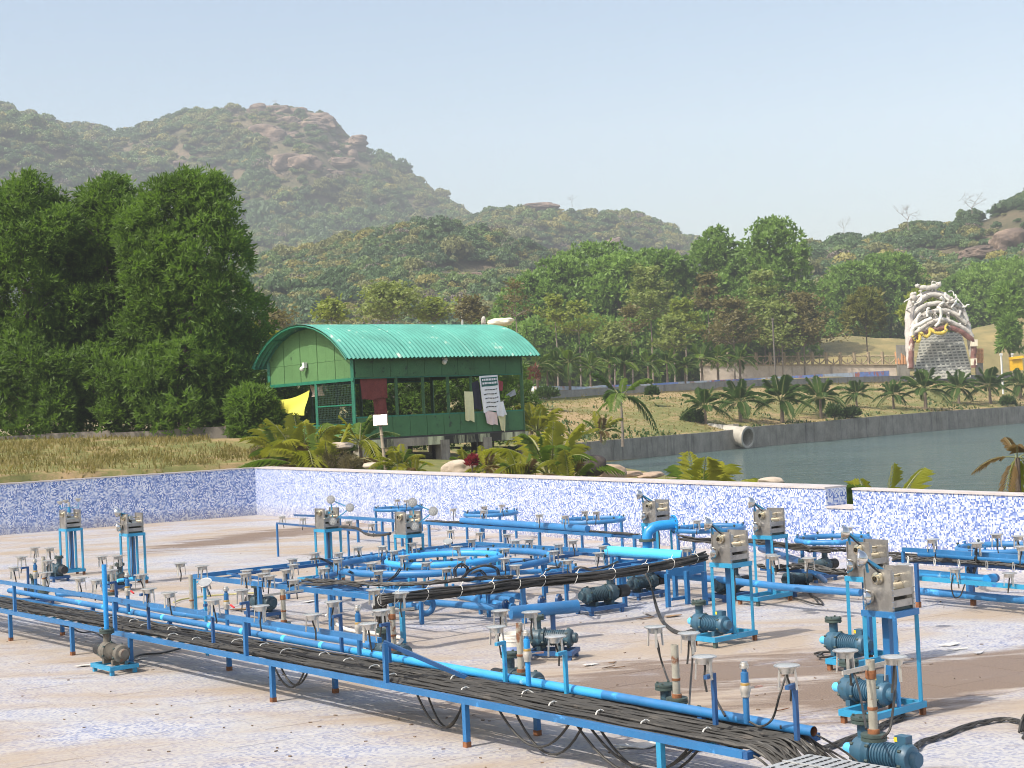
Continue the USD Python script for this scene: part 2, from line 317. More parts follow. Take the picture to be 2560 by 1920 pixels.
def wall_run(name, label, p, d, n, length, hf, m, s0=0.0, thick=0.24, parts=None, cop=True):
    """a wall from p along d, its pool face on p; n points away from the pool"""
    t = thing(name, label, 'wall')
    b = MB(); s1 = s0 + length
    p3, d3, n3 = np.array([*p, 0]), np.array([*d, 0]), np.array([*n, 0])
    a0, a1 = p3 + d3 * s0, p3 + d3 * s1
    h0, h1 = hf(s0), hf(s1)
    cop_h = 0.035
    v = [a0, a1, a1 + ez * (h1 - cop_h), a0 + ez * (h0 - cop_h), a0 + n3 * thick, a1 + n3 * thick, a1 + n3 * thick + ez * (h1 - cop_h), a0 + n3 * thick + ez * (h0 - cop_h)]
    quads = [[0, 1, 2, 3], [5, 4, 7, 6], [4, 0, 3, 7], [1, 5, 6, 2], [3, 2, 6, 7]]
    V, Fq, UV = [], [], []
    for q in quads:
        k = len(V)
        for i in q:
            V.append(v[i]); w = v[i] - a0
            UV.append(((w @ d3) + s0 + (w @ n3) * 1.0, v[i][2]))
        Fq.append([k, k + 1, k + 2, k + 3])
    b.add(V, Fq); b.build('tiled_face', m, t, uv=np.array(UV))
    if cop:
        L = 1.2; k = 0; s = s0
        while s < s1 - .01:
            e = min(s + L, s1)
            c = MB(); q0, q1 = p3 + d3 * (s + .002), p3 + d3 * (e - .002)
            z0, z1 = hf(s), hf(e)
            o, w = n3 * (-0.02), n3 * (thick + .02)
            vv_ = [q0 + o + ez * (z0 - cop_h), q1 + o + ez * (z1 - cop_h), q1 + w + ez * (z1 - cop_h), q0 + w + ez * (z0 - cop_h)]
            c.add(vv_ + [x + ez * cop_h for x in vv_], [[0, 3, 2, 1], [4, 5, 6, 7], [0, 1, 5, 4], [1, 2, 6, 5], [2, 3, 7, 6], [3, 0, 4, 7]])
            c.build('coping_slab', 'coping_stone', t, smooth=False); s = e
    return t
nl, nr = np.array([dl[1], -dl[0]]), np.array([-dr[1], dr[0]])
nl = nl * np.sign(-(nl @ dr)); nr = nr * np.sign(-(nr @ dl))                                          # outwards
wall_run('pool_wall', 'left pool wall of shaded blue mosaic below the dry grass slope', C0, dl, nl, LW, height_l, 'wall_mosaic_deep')
# the right wall has a notch with a raised end block
g0 = at_z(*px('D', 510, 200), 1.35)[:2]; sN = (g0 - C0) @ dr
s_of = lambda x, y, z: (at_z(*px('D', x, y), z)[:2] - C0) @ dr
zt = height_r(sN)
n0, n1 = s_of(515, 350, zt - 0.33), s_of(775, 355, zt - 0.33)
print('notch', n0, n1, zt)
wall_run('pool_wall', 'long pale mosaic pool wall from the far corner to the notch', C0, dr, nr, n0, height_r, 'wall_mosaic', thick=0.55)
wall_run('pool_wall', 'low sill of mosaic wall in the notch of the pool wall', C0, dr, nr, n1 - n0, lambda s: height_r(s) - 0.36, 'wall_mosaic', s0=n0, thick=0.55)
wall_run('pool_wall', 'pale mosaic pool wall right of the notch', C0, dr, nr, RW - n1, height_r, 'wall_mosaic', s0=n1, thick=0.24)

# ------------------------------------------------------------------ land
paint('dry_grass_soil', (0.235, 0.185, 0.085), 0.95, var=0.35, scale=1.3, bump=0.5, bscale=9, wear=(0.30, 0.22, 0.13), wear_amt=0.42, wear_scale=0.8)
mat('bank_soil', {'g': ('geometry', {}), 'n': ('noise_texture', {'scale': 0.16, 'detail': 8.0, 'roughness': 0.65}), 'n2': ('noise_texture', {'scale': 1.7, 'detail': 8.0, 'roughness': 0.7}),
    'a': ('math', {'math_type': 'multiply_add', 'value2': 0.55}), 'a2': ('math', {'math_type': 'multiply', 'value2': 0.45}),
    'r': ('rgb_ramp', {'ramp': [(0.30, (0.085, 0.115, 0.035)), (0.48, (0.17, 0.165, 0.06)), (0.53, (0.27, 0.205, 0.10)), (0.66, (0.36, 0.245, 0.14)), (0.8, (0.42, 0.30, 0.20))]}),
    'p': ('principled_bsdf', {'roughness': 0.95, 'specular_ior_level': 0.15}), 'b': ('bump', {'strength': 0.5, 'distance': 0.15})},
    [('g.position', 'n.vector'), ('g.position', 'n2.vector'), ('n2.fac', 'a2.value1'), ('n.fac', 'a.value1'), ('a2.value', 'a.value3'), ('a.value', 'r.fac'), ('r.color', 'p.base_color'),
     ('n2.fac', 'b.height'), ('b.normal', 'p.normal')], 'p.BSDF')
mat('hill_soil', {'g': ('geometry', {}), 'n': ('noise_texture', {'scale': 0.02, 'detail': 9.0, 'roughness': 0.7}), 'n2': ('noise_texture', {'scale': 0.11, 'detail': 8.0, 'roughness': 0.75}),
    'a': ('math', {'math_type': 'multiply_add', 'value2': 0.5}), 'a2': ('math', {'math_type': 'multiply', 'value2': 0.5}),
    'r': ('rgb_ramp', {'ramp': [(0.34, (0.04, 0.045, 0.03)), (0.43, (0.07, 0.07, 0.038)), (0.50, (0.115, 0.10, 0.058)), (0.58, (0.16, 0.12, 0.08)), (0.70, (0.085, 0.072, 0.065))]}),
    'p': ('principled_bsdf', {'roughness': 0.95, 'specular_ior_level': 0.1}), 'b': ('bump', {'strength': 0.7, 'distance': 3.0})},
    [('g.position', 'n.vector'), ('g.position', 'n2.vector'), ('n2.fac', 'a2.value1'), ('n.fac', 'a.value1'), ('a2.value', 'a.value3'), ('a.value', 'r.fac'), ('r.color', 'p.base_color'),
     ('n2.fac', 'b.height'), ('b.normal', 'p.normal')], 'p.BSDF')
WATER_Z = -0.3
# near ground: scattered heights, dipping under the water on the right
ctl = []
for s in np.linspace(-4, LW, 9):                     # left wall top, then the grass slope
    q = C0 + dl * s
    for o, dz in ((0.1, -0.12), (2.0, 0.12), (5, .45), (10, 1.0), (16, 1.35), (30, 1.5), (60, 1.6), (90, 1.8)):
        pnt = q + nl * o; ctl.append((pnt[0], pnt[1], height_l(max(s, 0)) + dz))
for s, prof in ((2, (1.3, 1.3, 1.1, -.1)), (7, (1.25, 1.2, .2, -.7)), (11, (1.1, .8, -.5, -1.1)), (15, (.9, .2, -.9, -1.2)), (20, (.6, -.5, -1.1, -1.3)), (27, (.3, -1.0, -1.3, -1.4)), (40, (.2, -1.2, -1.4, -1.4)), (62, (.2, -1.2, -1.4, -1.4))):
    q = C0 + dr * s
    for o, z in zip((0.3, 5, 11, 18), prof): pnt = q + nr * o; ctl.append((pnt[0], pnt[1], z))
for x, y, z in ((-4, 60, 1.35), (2, 62, 1.2), (-10, 62, 1.9), (4, 70, -.3), (0, 75, .5), (-6, 80, 1.4), (12, 70, -1.3), (6, 66, .05), (5.4, 72.5, -.32), (8.8, 67, -.35), (12, 60, -1.2), (2, 80, -.32), (0.5, 68, .9), (12, 90, -1.4), (30, 60, -1.5), (60, 60, -1.5), (60, 150, -1.5), (30, 120, -1.5),
                (2, 88, .2), (-4, 95, 1.2), (90, 100, -1.5), (-60, 100, 3.4), (-90, 40, 3.2), (6, 86, -.9), (-4, 86, 1.0)): ctl.append((x, y, z))
ctl = np.array(ctl)
gx, gy = np.meshgrid(np.linspace(-60, 70, 131), np.linspace(-40, 112, 153))
gz = griddata(ctl[:, :2], ctl[:, 2], (gx, gy), method='linear'); gn = griddata(ctl[:, :2], ctl[:, 2], (gx, gy), method='nearest')
gz = np.where(np.isnan(gz), gn, gz)
from scipy.ndimage import gaussian_filter
gz = gaussian_filter(gz, 0.7)
P3 = np.stack([gx, gy, gz], -1)
gz += (meshkit.fbm(P3 * [0.35, 0.35, 0], 4, 3) - .5) * 0.28
rel = np.stack([gx - C0[0], gy - C0[1]], -1); inside = (rel @ nl < 1.6) & (rel @ nr < 1.6) & (rel @ dr < RW + 1) & (rel @ dl < 34)

gz = np.where(inside, -0.5, gz)
P3[..., 2] = gz
def ground_z(x, y):
    i = np.clip((np.asarray(y) + 40) / 1.0, 0, 151.9); j = np.clip((np.asarray(x) + 60) / 1.0, 0, 129.9)
    a, b = np.floor(i).astype(int), np.floor(j).astype(int); u, v = i - a, j - b
    return gz[a, b] * (1 - u) * (1 - v) + gz[a + 1, b] * u * (1 - v) + gz[a, b + 1] * (1 - u) * v + gz[a + 1, b + 1] * u * v
tag(MB().grid(P3).build('ground', 'bank_soil', smooth=True), 'sandy ground between the pool and the river', kind='structure')

# river
mat('river_water', {'g': ('geometry', {}), 'mp': ('mapping', {'rotation': (0, 0, 0.25), 'scale': (0.26, 1.0, 1.0)}), 'n': ('noise_texture', {'scale': 1.0, 'detail': 6.0, 'roughness': 0.62, 'distortion': 0.4}),
    'n2': ('noise_texture', {'scale': 0.05, 'detail': 2.0}), 'r': ('rgb_ramp', {'ramp': [(0.35, (0.040, 0.066, 0.060)), (0.7, (0.060, 0.092, 0.082))]}),
    'b': ('bump', {'strength': 1.0, 'distance': 0.45}), 'p': ('principled_bsdf', {'roughness': 0.12, 'ior': 1.33, 'specular_ior_level': 0.5})},
    [('g.position', 'mp.vector'), ('mp.vector', 'n.vector'), ('n.fac', 'b.height'), ('b.normal', 'p.normal'), ('g.position', 'n2.vector'), ('n2.fac', 'r.fac'), ('r.color', 'p.base_color')], 'p.BSDF')
wp = MB(); wp.add([(-2, 20, WATER_Z), (400, 20, WATER_Z), (400, 420, WATER_Z), (-2, 420, WATER_Z)], [[0, 1, 2, 3]])
tag(wp.build('river', 'river_water', smooth=False), 'grey green river with small ripples', kind='structure')

# far bank: retaining wall along the water, then a slope, a path wall, and land up to the hills
FW = [(-1500, 89), (1300, 89), (1400, 90), (1520, 93.6), (1700, 101), (1880, 108.6), (2187, 123), (2560, 146.6), (2900, 172), (4000, 260)]  # column in px, depth of the wall
def fdep(x): return np.interp(x, [a for a, _ in FW], [b for _, b in FW])
WT = [(1385, 1113), (1442, 1107), (1546, 1098), (1700, 1086), (1830, 1076), (1880, 1066), (2009, 1058), (2187, 1041), (2353, 1028), (2560, 1015)]
def ftop(x):
    x = min(max(x, 1385), 2560); y = np.interp(x, [a for a, _ in WT], [b for _, b in WT]); return at_y(x, y, fdep(x))[2]
def col(x, d):                                        # a point straight below/above column x at forward distance d
    v = ray(x, 1034 - 0.047 * (x - 1280)); return np.array([v[0] / v[1] * d, d])
UP = [(-1500, 112), (1338, 118), (1801, 138), (2064, 153), (2218, 163), (2560, 186), (2900, 212), (4000, 320)]
def udep(x): return np.interp(x, [a for a, _ in UP], [b for _, b in UP])
UT = [(1338, 979.7), (1801, 953.6), (2064, 944), (2218, 940), (2560, 936)]
def utop(x):
    x = min(max(x, 1338), 2560); y = np.interp(x, [a for a, _ in UT], [b for _, b in UT]); return at_y(x, y, udep(x))[2]
cols = np.r_[np.linspace(-1500, 1200, 28), np.linspace(1240, 2700, 118), np.linspace(2740, 4000, 22)]
MND = [(-1500, 0), (1700, 0), (1900, 2.0), (2000, 5.4), (2107, 5.6), (2264, 4.8), (2380, 4.6), (2445, 6.2), (2530, 7.2), (2700, 8.5), (4000, 6)]
rows = []
for x in cols:
    d0, d1, t0, t1 = fdep(x), udep(x), ftop(x), utop(x)
    if x < 1385: t0 = np.interp(x, [-1500, 800, 1385], [2.6, 1.6, t0])
    if x < 1338: t1 = np.interp(x, [-1500, 1000, 1338], [3.2, 3.2, t1])
    m = np.interp(x, [a for a, _ in MND], [b for _, b in MND])
    prof = [(d0 + .12, t0 - .05), (d0 + (d1 - d0) * .35, t0 + (t1 - 1.0 - t0) * .42), (d0 + (d1 - d0) * .7, t0 + (t1 - .8 - t0) * .8), (d1 - .1, t1 - 0.75), (d1 + .35, t1 - .05), (d1 + 6, t1 + .05), (max(181, d1 + 8), t1 + .1),
            (max(187, d1 + 14), t1 + .4 + m * .2), (max(214, d1 + 32), t1 + 1.2 + m), (max(240, d1 + 60), t1 + 2.0 + m * .8), (max(300, d1 + 130), t1 + 4), (max(390, d1 + 220), t1 + 7), (max(590, d1 + 420), t1 + 12), (1450, 16)]
    dd = np.r_[np.linspace(prof[0][0], prof[3][0], 14), np.linspace(prof[4][0], prof[8][0], 18), [p[0] for p in prof[9:]]]
    zz = np.interp(dd, [p[0] for p in prof], [p[1] for p in prof])
    rows.append([[*col(x, d), z] for d, z in zip(dd, zz)])
G = np.array(rows)
wob = (meshkit.fbm(G * [.16, .16, 0], 4, 8) - .5); damp = np.ones(G.shape[1]); damp[[0, 13, 14]] = 0.12
G[..., 2] += wob * damp * np.where(np.arange(G.shape[1]) < 14, .7, 1.0)
far_pts, far_z = G[..., :2].reshape(-1, 2), G[..., 2].ravel(); far_tree = cKDTree(far_pts)
def far_ground(p):
    d, i = far_tree.query(np.atleast_2d(p), k=4); w = 1 / (d + .05); return (far_z[i] * w).sum(1) / w.sum(1)
paint('far_meadow', (0.215, 0.165, 0.065), 0.95, var=0.3, scale=0.25, bump=0.4, bscale=2.0, hue=(0.12, 0.115, 0.04))
tag(MB().grid(G[:, :15]).build('riverbank', 'bank_soil', smooth=True), 'sloping far bank of dry grass and sandy soil above the river', kind='structure')
tag(MB().grid(G[:, 14:]).build('meadow', 'far_meadow', smooth=True), 'dry grassy land and mound behind the far bank', kind='structure')

# ------------------------------------------------------------------ hills
def prof_px(pts, k=1.1573): return np.array(pts, float) * k
H1 = prof_px([(-700, 330), (-300, 250), (-120, 195), (0, 215), (30, 232), (100, 250), (170, 268), (240, 270), (300, 272), (340, 260), (380, 247), (420, 238), (470, 236), (520, 232), (560, 224), (600, 219), (650, 222), (690, 231), (720, 241), (738, 258),
              (752, 282), (770, 300), (800, 322), (830, 337), (860, 352), (900, 387), (950, 417), (1000, 454), (1020, 470), (1080, 520), (1200, 600), (1400, 680)])
H2 = prof_px([(850, 560), (950, 500), (1020, 467), (1060, 455), (1110, 450), (1150, 442), (1190, 440), (1240, 447), (1300, 456), (1350, 454), (1400, 464), (1440, 487), (1490, 512), (1525, 527), (1580, 550), (1640, 577), (1720, 610), (1850, 650)])
H3 = prof_px([(380, 640), (470, 590), (545, 562), (600, 544), (680, 533), (760, 512), (830, 497), (900, 483), (960, 474), (1020, 487), (1080, 494), (1140, 518), (1190, 545), (1240, 570), (1300, 600), (1400, 640), (1500, 670)])
H4 = prof_px([(1560, 640), (1650, 575), (1735, 530), (1800, 524), (1850, 512), (1900, 510), (1960, 495), (2000, 474), (2060, 480), (2100, 462), (2150, 455), (2212, 425), (2300, 395), (2450, 330), (2700, 270), (3000, 280)])
def hill(name, label, ridge, d0, d1, tree_h, seed, foot=8.0, rough=1.0, nu=110, nt=44, bulge=0.8):
    xs = np.linspace(ridge[0, 0], ridge[-1, 0], nu); ys = np.interp(xs, ridge[:, 0], ridge[:, 1]); P = []
    for x, y in zip(xs, ys):
        top = at_y(x, y, d1); row = []
        for t in np.linspace(0, 1.45, nt):
            d = d0 + (d1 - d0) * t
            c = col(x, d); s = (np.sin(min(t, 1) * PI / 2) * (1 - bulge) + min(t, 1) * bulge) if t <= 1 else 1 - ((t - 1) / .45) ** 1.5 * .5
            row.append([c[0] if t <= 1 else top[0] + (c[0] - col(x, d1)[0]), d, foot + (top[2] - tree_h - foot) * s])
        P.append(row)
    P = np.array(P); sc = 3.2 / (d1 - d0)
    n = meshkit.fbm(P * sc, 5, seed) - .5
    t = np.linspace(0, 1.45, nt); env = np.clip(t * 3, 0, 1) * np.clip(np.abs(1 - t) * 4, 0.04, 1)
    P[..., 2] += n * env * (P[..., 2].max() - foot) * 0.34 * rough
    P[..., 1] += (meshkit.fbm(P * sc * 1.3, 4, seed + 9) - .5) * env * (d1 - d0) * .25
    tag(MB().grid(P).build(name, 'hill_soil', smooth=True), label, kind='structure')
    return P
hillA = hill('hill', 'tall hazy hill with a bare rocky summit', H1, 560, 1000, 3.0, 1)
hillB = hill('hill', 'lower hazy hill right of the tall one', H2, 480, 760, 2.6, 2)
hillC = hill('hill', 'near wooded hill behind the green hut', H3, 250, 420, 2.0, 3, foot=6)
hillD = hill('hill', 'wooded slope with a bare rock at the right edge', H4, 240, 400, 2.0, 4, foot=7)

# crowns of the woods on the hills: a few kinds, thousands of copies
leaf('wood_dark', [(0.039, 0.078, 0.023), (0.070, 0.134, 0.035), (0.109, 0.186, 0.047)], 0.2, scale=0.02)
leaf('wood_green', [(0.073, 0.122, 0.032), (0.132, 0.203, 0.049), (0.193, 0.267, 0.069)], 0.2, scale=0.02)
leaf('wood_olive', [(0.128, 0.136, 0.044), (0.190, 0.200, 0.061), (0.263, 0.254, 0.080)], 0.2, scale=0.02)
leaf('wood_yellow', [(0.176, 0.167, 0.039), (0.271, 0.239, 0.051), (0.383, 0.287, 0.056)], 0.2, scale=0.02)
leaf('wood_bare', [(0.109, 0.087, 0.065), (0.160, 0.128, 0.096), (0.217, 0.174, 0.138)], 0.05, scale=0.02)
def crown_mesh(seed, n=260, size=0.23, flat=0.8, hollow=0.75):
    r = np.random.default_rng(seed); m = MB()
    cl = r.normal(size=(9, 3)); cl /= np.linalg.norm(cl, axis=1)[:, None]; cl[:, 2] = np.abs(cl[:, 2]) * .9 - .05; cl *= .55
    c = cl[r.integers(0, 9, n)]; d = r.normal(size=(n, 3)); d /= np.linalg.norm(d, axis=1)[:, None]; d[:, 2] = np.abs(d[:, 2]) * 1.0 - .25
    p = (c + d * r.uniform(.30, .50, (n, 1))) * [1, 1, flat]
    nn = d + r.normal(size=(n, 3)) * .45; nn /= np.linalg.norm(nn, axis=1)[:, None]
    a = np.cross(nn, r.normal(size=(n, 3))); a /= np.linalg.norm(a, axis=1)[:, None]; b = np.cross(nn, a)
    s = size * r.uniform(.6, 1.25, (n, 1))
    V = np.stack([p - a * s, p + b * s * .6, p + a * s, p - b * s * .6], 1).reshape(-1, 3)
    m.add(V, np.arange(4 * n).reshape(n, 4)); return m
def wood(name, label, surfaces, h0, seed):
    pi = UsdGeom.PointInstancer.Define(stage, '/World/' + name); rg = np.random.default_rng(seed)
    kinds = ['wood_dark', 'wood_green', 'wood_olive', 'wood_yellow', 'wood_bare']; protos = []
    for k, mname in enumerate(kinds):
        for q in range(2):
            n = {'wood_bare': 160}.get(mname, 560)
            protos.append(crown_mesh(50 + k * 2 + q, n, (.09 if mname == 'wood_bare' else .13), [.95, .75][q]).build('crown', mname, '/World/' + name, smooth=False).GetPath())
    pi.CreatePrototypesRel().SetTargets(protos)
    pos, idx, scl, rot = [], [], [], []
    for P, count, size, probs, keep in surfaces:
        nu, nt = P.shape[:2]; e = P[1:, 1:] - P[:-1, :-1]
        area = np.linalg.norm(np.cross(P[1:, :-1] - P[:-1, :-1], P[:-1, 1:] - P[:-1, :-1]), axis=-1); w = (area / area.sum()).ravel()
        cell = rg.choice(len(w), count, p=w); i, j = np.divmod(cell, nt - 1); a, b = rg.uniform(size=(2, count))[:, :, None]
        q = P[i, j] * (1 - a) * (1 - b) + P[i + 1, j] * a * (1 - b) + P[i, j + 1] * (1 - a) * b + P[i + 1, j + 1] * a * b
        d = q - EYE; dep = d @ fw; X, Yp = 1280 + F * (d @ rt) / dep, 960 - F * (d @ up) / dep
        ok = (X > -500) & (X < 3060); dens = np.ones(count)
        if keep is not None: dens = keep(X, Yp, q)
        ok &= rg.uniform(size=count) < dens
        q, dens = q[ok], dens[ok]; n = len(q)
        sel = meshkit.fbm(q * .02, 3, seed); kk = rg.choice(5, n, p=probs)
        kk = np.where((sel > .56) & (rg.uniform(size=n) < .55), 0, kk); kk = np.where((sel < .42) & (rg.uniform(size=n) < .45), 2, kk)
        s = size * np.exp(rg.normal(size=n) * .28) * np.where(dens < .5, .7, 1)
        pos.append(q + np.c_[np.zeros((n, 2)), s * .35]); idx.append(kk * 2 + rg.integers(0, 2, n)); scl.append(np.c_[s, s, s * rg.uniform(.8, 1.25, n)]); an = rg.uniform(0, 2 * PI, n)
        rot.append(np.c_[np.cos(an / 2), np.zeros((n, 2)), np.sin(an / 2)])
    pos, idx, scl, rot = map(np.concatenate, (pos, idx, scl, rot))
    pi.CreatePositionsAttr(Vt.Vec3fArray.FromNumpy(pos.astype(np.float32))); pi.CreateProtoIndicesAttr(Vt.IntArray.FromNumpy(idx.astype(np.int32)))
    pi.CreateScalesAttr(Vt.Vec3fArray.FromNumpy(scl.astype(np.float32)))
    pi.CreateOrientationsAttr(Vt.QuathArray([Gf.Quath(float(r[0]), float(r[1]), float(r[2]), float(r[3])) for r in rot]))
    tag(pi.GetPrim(), label, 'woodland', kind='stuff')
def blob(X, Yp, cx, cy, rx, ry): return ((X - cx) / rx) ** 2 + ((Yp - cy) / ry) ** 2
def keepA(X, Yp, q):
    n = meshkit.fbm(q * .012, 4, 33)
    k = np.where(n < .40, .35, 1.0)
    for b in ((690, 300, 120, 45), (790, 330, 130, 90), (800, 400, 120, 70), (730, 420, 70, 60), (900, 395, 70, 40), (470, 380, 40, 45), (560, 440, 60, 30), (640, 260, 70, 20)):
        r = blob(X, Yp, *b); k = np.where(r + (n - .5) * 3.2 < 1, .30, k)
    return k
def keepB(X, Yp, q):
    n = meshkit.fbm(q * .02, 4, 35); k = np.where(n < .38, .4, 1.0)
    return np.where(blob(X, Yp, 1370, 525, 90, 22) + (n - .5) * 3 < 1, .12, k)
def keepC(X, Yp, q):
    n = meshkit.fbm(q * .04, 4, 36); k = np.where(n < .36, .45, 1.0)
    return np.where(blob(X, Yp, 1165, 685, 110, 26) + (n - .5) * 2 < 1, .03, k)
def keepD(X, Yp, q):
    n = meshkit.fbm(q * .04, 4, 37); k = np.where(n < .36, .5, 1.0)
    for b in ((2400, 640, 130, 22), (2520, 590, 90, 45), (2560, 560, 60, 40)): k = np.where(blob(X, Yp, *b) + (n - .5) * 2 < 1, .06, k)
    return k
wood('woodland', 'mixed green and yellowing woods that cover the four hills', [
    (hillA, 30000, 3.9, [.30, .30, .24, .06, .10], keepA), (hillB, 11000, 3.0, [.26, .28, .28, .08, .10], keepB),
    (hillC, 13000, 2.0, [.24, .28, .28, .09, .11], keepC), (hillD, 13000, 2.1, [.26, .28, .28, .08, .10], keepD)], 0, 77)
# rocks that stand out of the woods
mat('hill_rock', {'g': ('geometry', {}), 'n': ('noise_texture', {'scale': 0.12, 'detail': 9.0, 'roughness': 0.75}), 'r': ('rgb_ramp', {'ramp': [(0.3, (0.06, 0.048, 0.042)), (0.5, (0.16, 0.12, 0.095)), (0.7, (0.34, 0.245, 0.175))]}),
    'b': ('bump', {'strength': 0.8, 'distance': 1.5}), 'p': ('principled_bsdf', {'roughness': 0.95, 'specular_ior_level': 0.1})},
    [('g.position', 'n.vector'), ('n.fac', 'r.fac'), ('r.color', 'p.base_color'), ('n.fac', 'b.height'), ('b.normal', 'p.normal')], 'p.BSDF')
def boulder(c, size, seed, rz=0.0, sub=3, rough=.35, flat=.75):
    m = trimesh.creation.icosphere(subdivisions=sub); v = np.array(m.vertices)
    n = meshkit.fbm(v * 1.1 + seed * 7.3, 4, seed) - .5
    v = v * (1 + n[:, None] * rough * 2); v = np.sign(v) * np.abs(v) ** .8; v[:, 2] *= flat
    ca, sa = math.cos(rz), math.sin(rz); v = v * np.asarray(size); v = np.c_[v[:, 0] * ca - v[:, 1] * sa, v[:, 0] * sa + v[:, 1] * ca, v[:, 2]]
    return MB().add(v + np.asarray(c), np.array(m.faces))
p = at_y(896, 352, 985); tag(boulder(p, (7.0, 6, 5.2), 3, sub=4, rough=.5).build('rock', 'hill_rock', smooth=40), 'square brown rock jutting out below the summit against the sky', 'rock')
for k, (x, y, d, s, lab) in enumerate([(720, 300, 960, (15, 10, 12), 'grey rock face just under the bare summit'), 
                                       (735, 400, 880, (9, 8, 15), 'pale upright rock on the slope below the summit'), (850, 400, 900, (17, 9, 8), 'broad brown rock slab on the tall hill'), (790, 425, 880, (16, 8, 6), 'low dark rock band on the tall hill'),
                                       (1345, 512, 750, (15, 9, 5), 'long reddish rock on top of the lower hill'), (1535, 602, 640, (6.5, 5, 5.5), 'rounded pinkish boulder on the side of the lower hill'),
                                       (1105, 705, 318, (4.8, 3.5, 1.8), 'flat pale rock sheet on the near hill'), (1185, 690, 324, (5.5, 3.5, 2.0), 'brown rubble rock above the pale sheet on the near hill'),
                                       (2530, 595, 330, (6, 5, 5.5), 'dark grey rock at the right edge on the wooded slope'), (2445, 625, 325, (5.0, 4, 2.4), 'small brown rock left of the dark grey one')]):
    p = at_y(x, y, d); s = tuple(np.array(s) * (.55 if k < 6 else .8)); p = p - [0, 0, s[2] * .35]; tag(boulder(p, s, 10 + k, rough=.75, sub=4).build('rock', 'hill_rock', smooth=35), lab, 'rock')

# the broken rock face under the summit: many outcrops sunk into the slope
dd_ = hillA.reshape(-1, 3) - EYE; de_ = dd_ @ fw; PX_, PY_ = 1280 + F * (dd_ @ rt) / de_, 960 - F * (dd_ @ up) / de_; rgr = np.random.default_rng(8); spots = []
for k, (cx_, cy_, rx_, ry_) in enumerate([(740, 285, 90, 22)] * 8 + [(815, 320, 50, 40)] * 8 + [(840, 400, 70, 30)] * 5 + [(735, 410, 35, 40)] * 3 + [(715, 335, 60, 25)] * 3 + [(480, 375, 25, 25)] * 1):
    x, y = cx_ + rgr.normal() * rx_ * .6, cy_ + rgr.normal() * ry_ * .6; i = int(np.argmin((PX_ - x) ** 2 + (PY_ - y) ** 2 + (de_ > 1003) * 1e6)); s = rgr.uniform(4.0, 9.0); q = hillA.reshape(-1, 3)[i] - [0, 0, s * .12]
    spots.append(boulder(q, (s * rgr.uniform(.9, 1.8), s * .8, s * rgr.uniform(.5, 1.0)), 200 + k, rgr.uniform(-.4, .4), rough=.85))
oc = thing('summit_rocks', 'broken tan and brown rock face under the bare summit', 'rock')
for b in spots: b.build('outcrop', 'hill_rock', oc, smooth=25)
# haze
hz = MB().box((0, 650, 150), (3400, 1900, 306))
mat('haze_air', {'v': ('principled_volume', {'color': (0.86, 0.93, 1.0), 'density': 0.00031, 'anisotropy': -0.2})}, [], None, volume='v.volume')
tag(hz.build('haze', 'haze_air', smooth=False), 'thin bluish haze in the air', kind='stuff')
# ------------------------------------------------------------------ retaining wall, culvert, path wall, fence and gate on the far bank
def concrete(name, lo, hi, streak=(0.9, 0.9, 0.12), sc=1.6, dark=(0.05, 0.047, 0.04), amt=(0.50, 0.70)):
    mat(name, {'g': ('geometry', {}), 'mp': ('mapping', {'scale': streak}), 'n': ('noise_texture', {'scale': sc, 'detail': 7.0, 'roughness': 0.7}), 'n2': ('noise_texture', {'scale': 0.9, 'detail': 7.0, 'roughness': 0.7}),
        'r': ('rgb_ramp', {'ramp': [(0.3, lo), (0.7, hi)]}), 'w': ('map_range', {'from_min': amt[0], 'from_max': amt[1], 'clamp': True}), 'mx': ('mix', {'color2': dark}), 'b': ('bump', {'strength': 0.4, 'distance': 0.05}),
        'p': ('principled_bsdf', {'roughness': 0.9, 'specular_ior_level': 0.2})},
        [('g.position', 'mp.vector'), ('mp.vector', 'n.vector'), ('g.position', 'n2.vector'), ('n2.fac', 'r.fac'), ('n.fac', 'w.value'), ('w.result', 'mx.fac'), ('r.color', 'mx.color1'), ('mx.color', 'p.base_color'), ('n2.fac', 'b.height'), ('b.normal', 'p.normal')], 'p.BSDF')
concrete('river_concrete', (0.17, 0.155, 0.125), (0.31, 0.285, 0.235), amt=(.53, .74)); concrete('pale_concrete', (0.30, 0.28, 0.24), (0.46, 0.43, 0.36), amt=(.56, .8)); concrete('low_wall_concrete', (0.16, 0.14, 0.12), (0.30, 0.265, 0.225), amt=(.56, .74))
concrete('path_concrete', (0.17, 0.165, 0.15), (0.27, 0.26, 0.235), amt=(.54, .76)); concrete('stained_plaster', (0.40, 0.42, 0.27), (0.52, 0.54, 0.36), sc=1.2, dark=(0.03, 0.03, 0.026), amt=(.42, .56))
def ribbon_panel(t, a, b, z0a, z1a, z0b, z1b, thick, m, name='panel'):
    a, b = np.array([*a, 0.]), np.array([*b, 0.]); d = (b - a) / np.linalg.norm(b - a); n = np.array([-d[1], d[0], 0]) * thick; q = MB()
    v = [a + ez * z0a, b + ez * z0b, b + ez * z1b, a + ez * z1a]; v += [x + n for x in v]
    q.add(v, [[0, 1, 2, 3], [5, 4, 7, 6], [4, 0, 3, 7], [1, 5, 6, 2], [3, 2, 6, 7]]); return q.build(name, m, t, smooth=False)
ez = np.array([0, 0, 1.0])
rw = thing('retaining_wall', 'stained concrete retaining wall along the far side of the river', 'wall')
xs = [1300, 1385]; x = 1385
while x < 3600: x += 50 * 118 / fdep(x) * 1.1; xs.append(x)
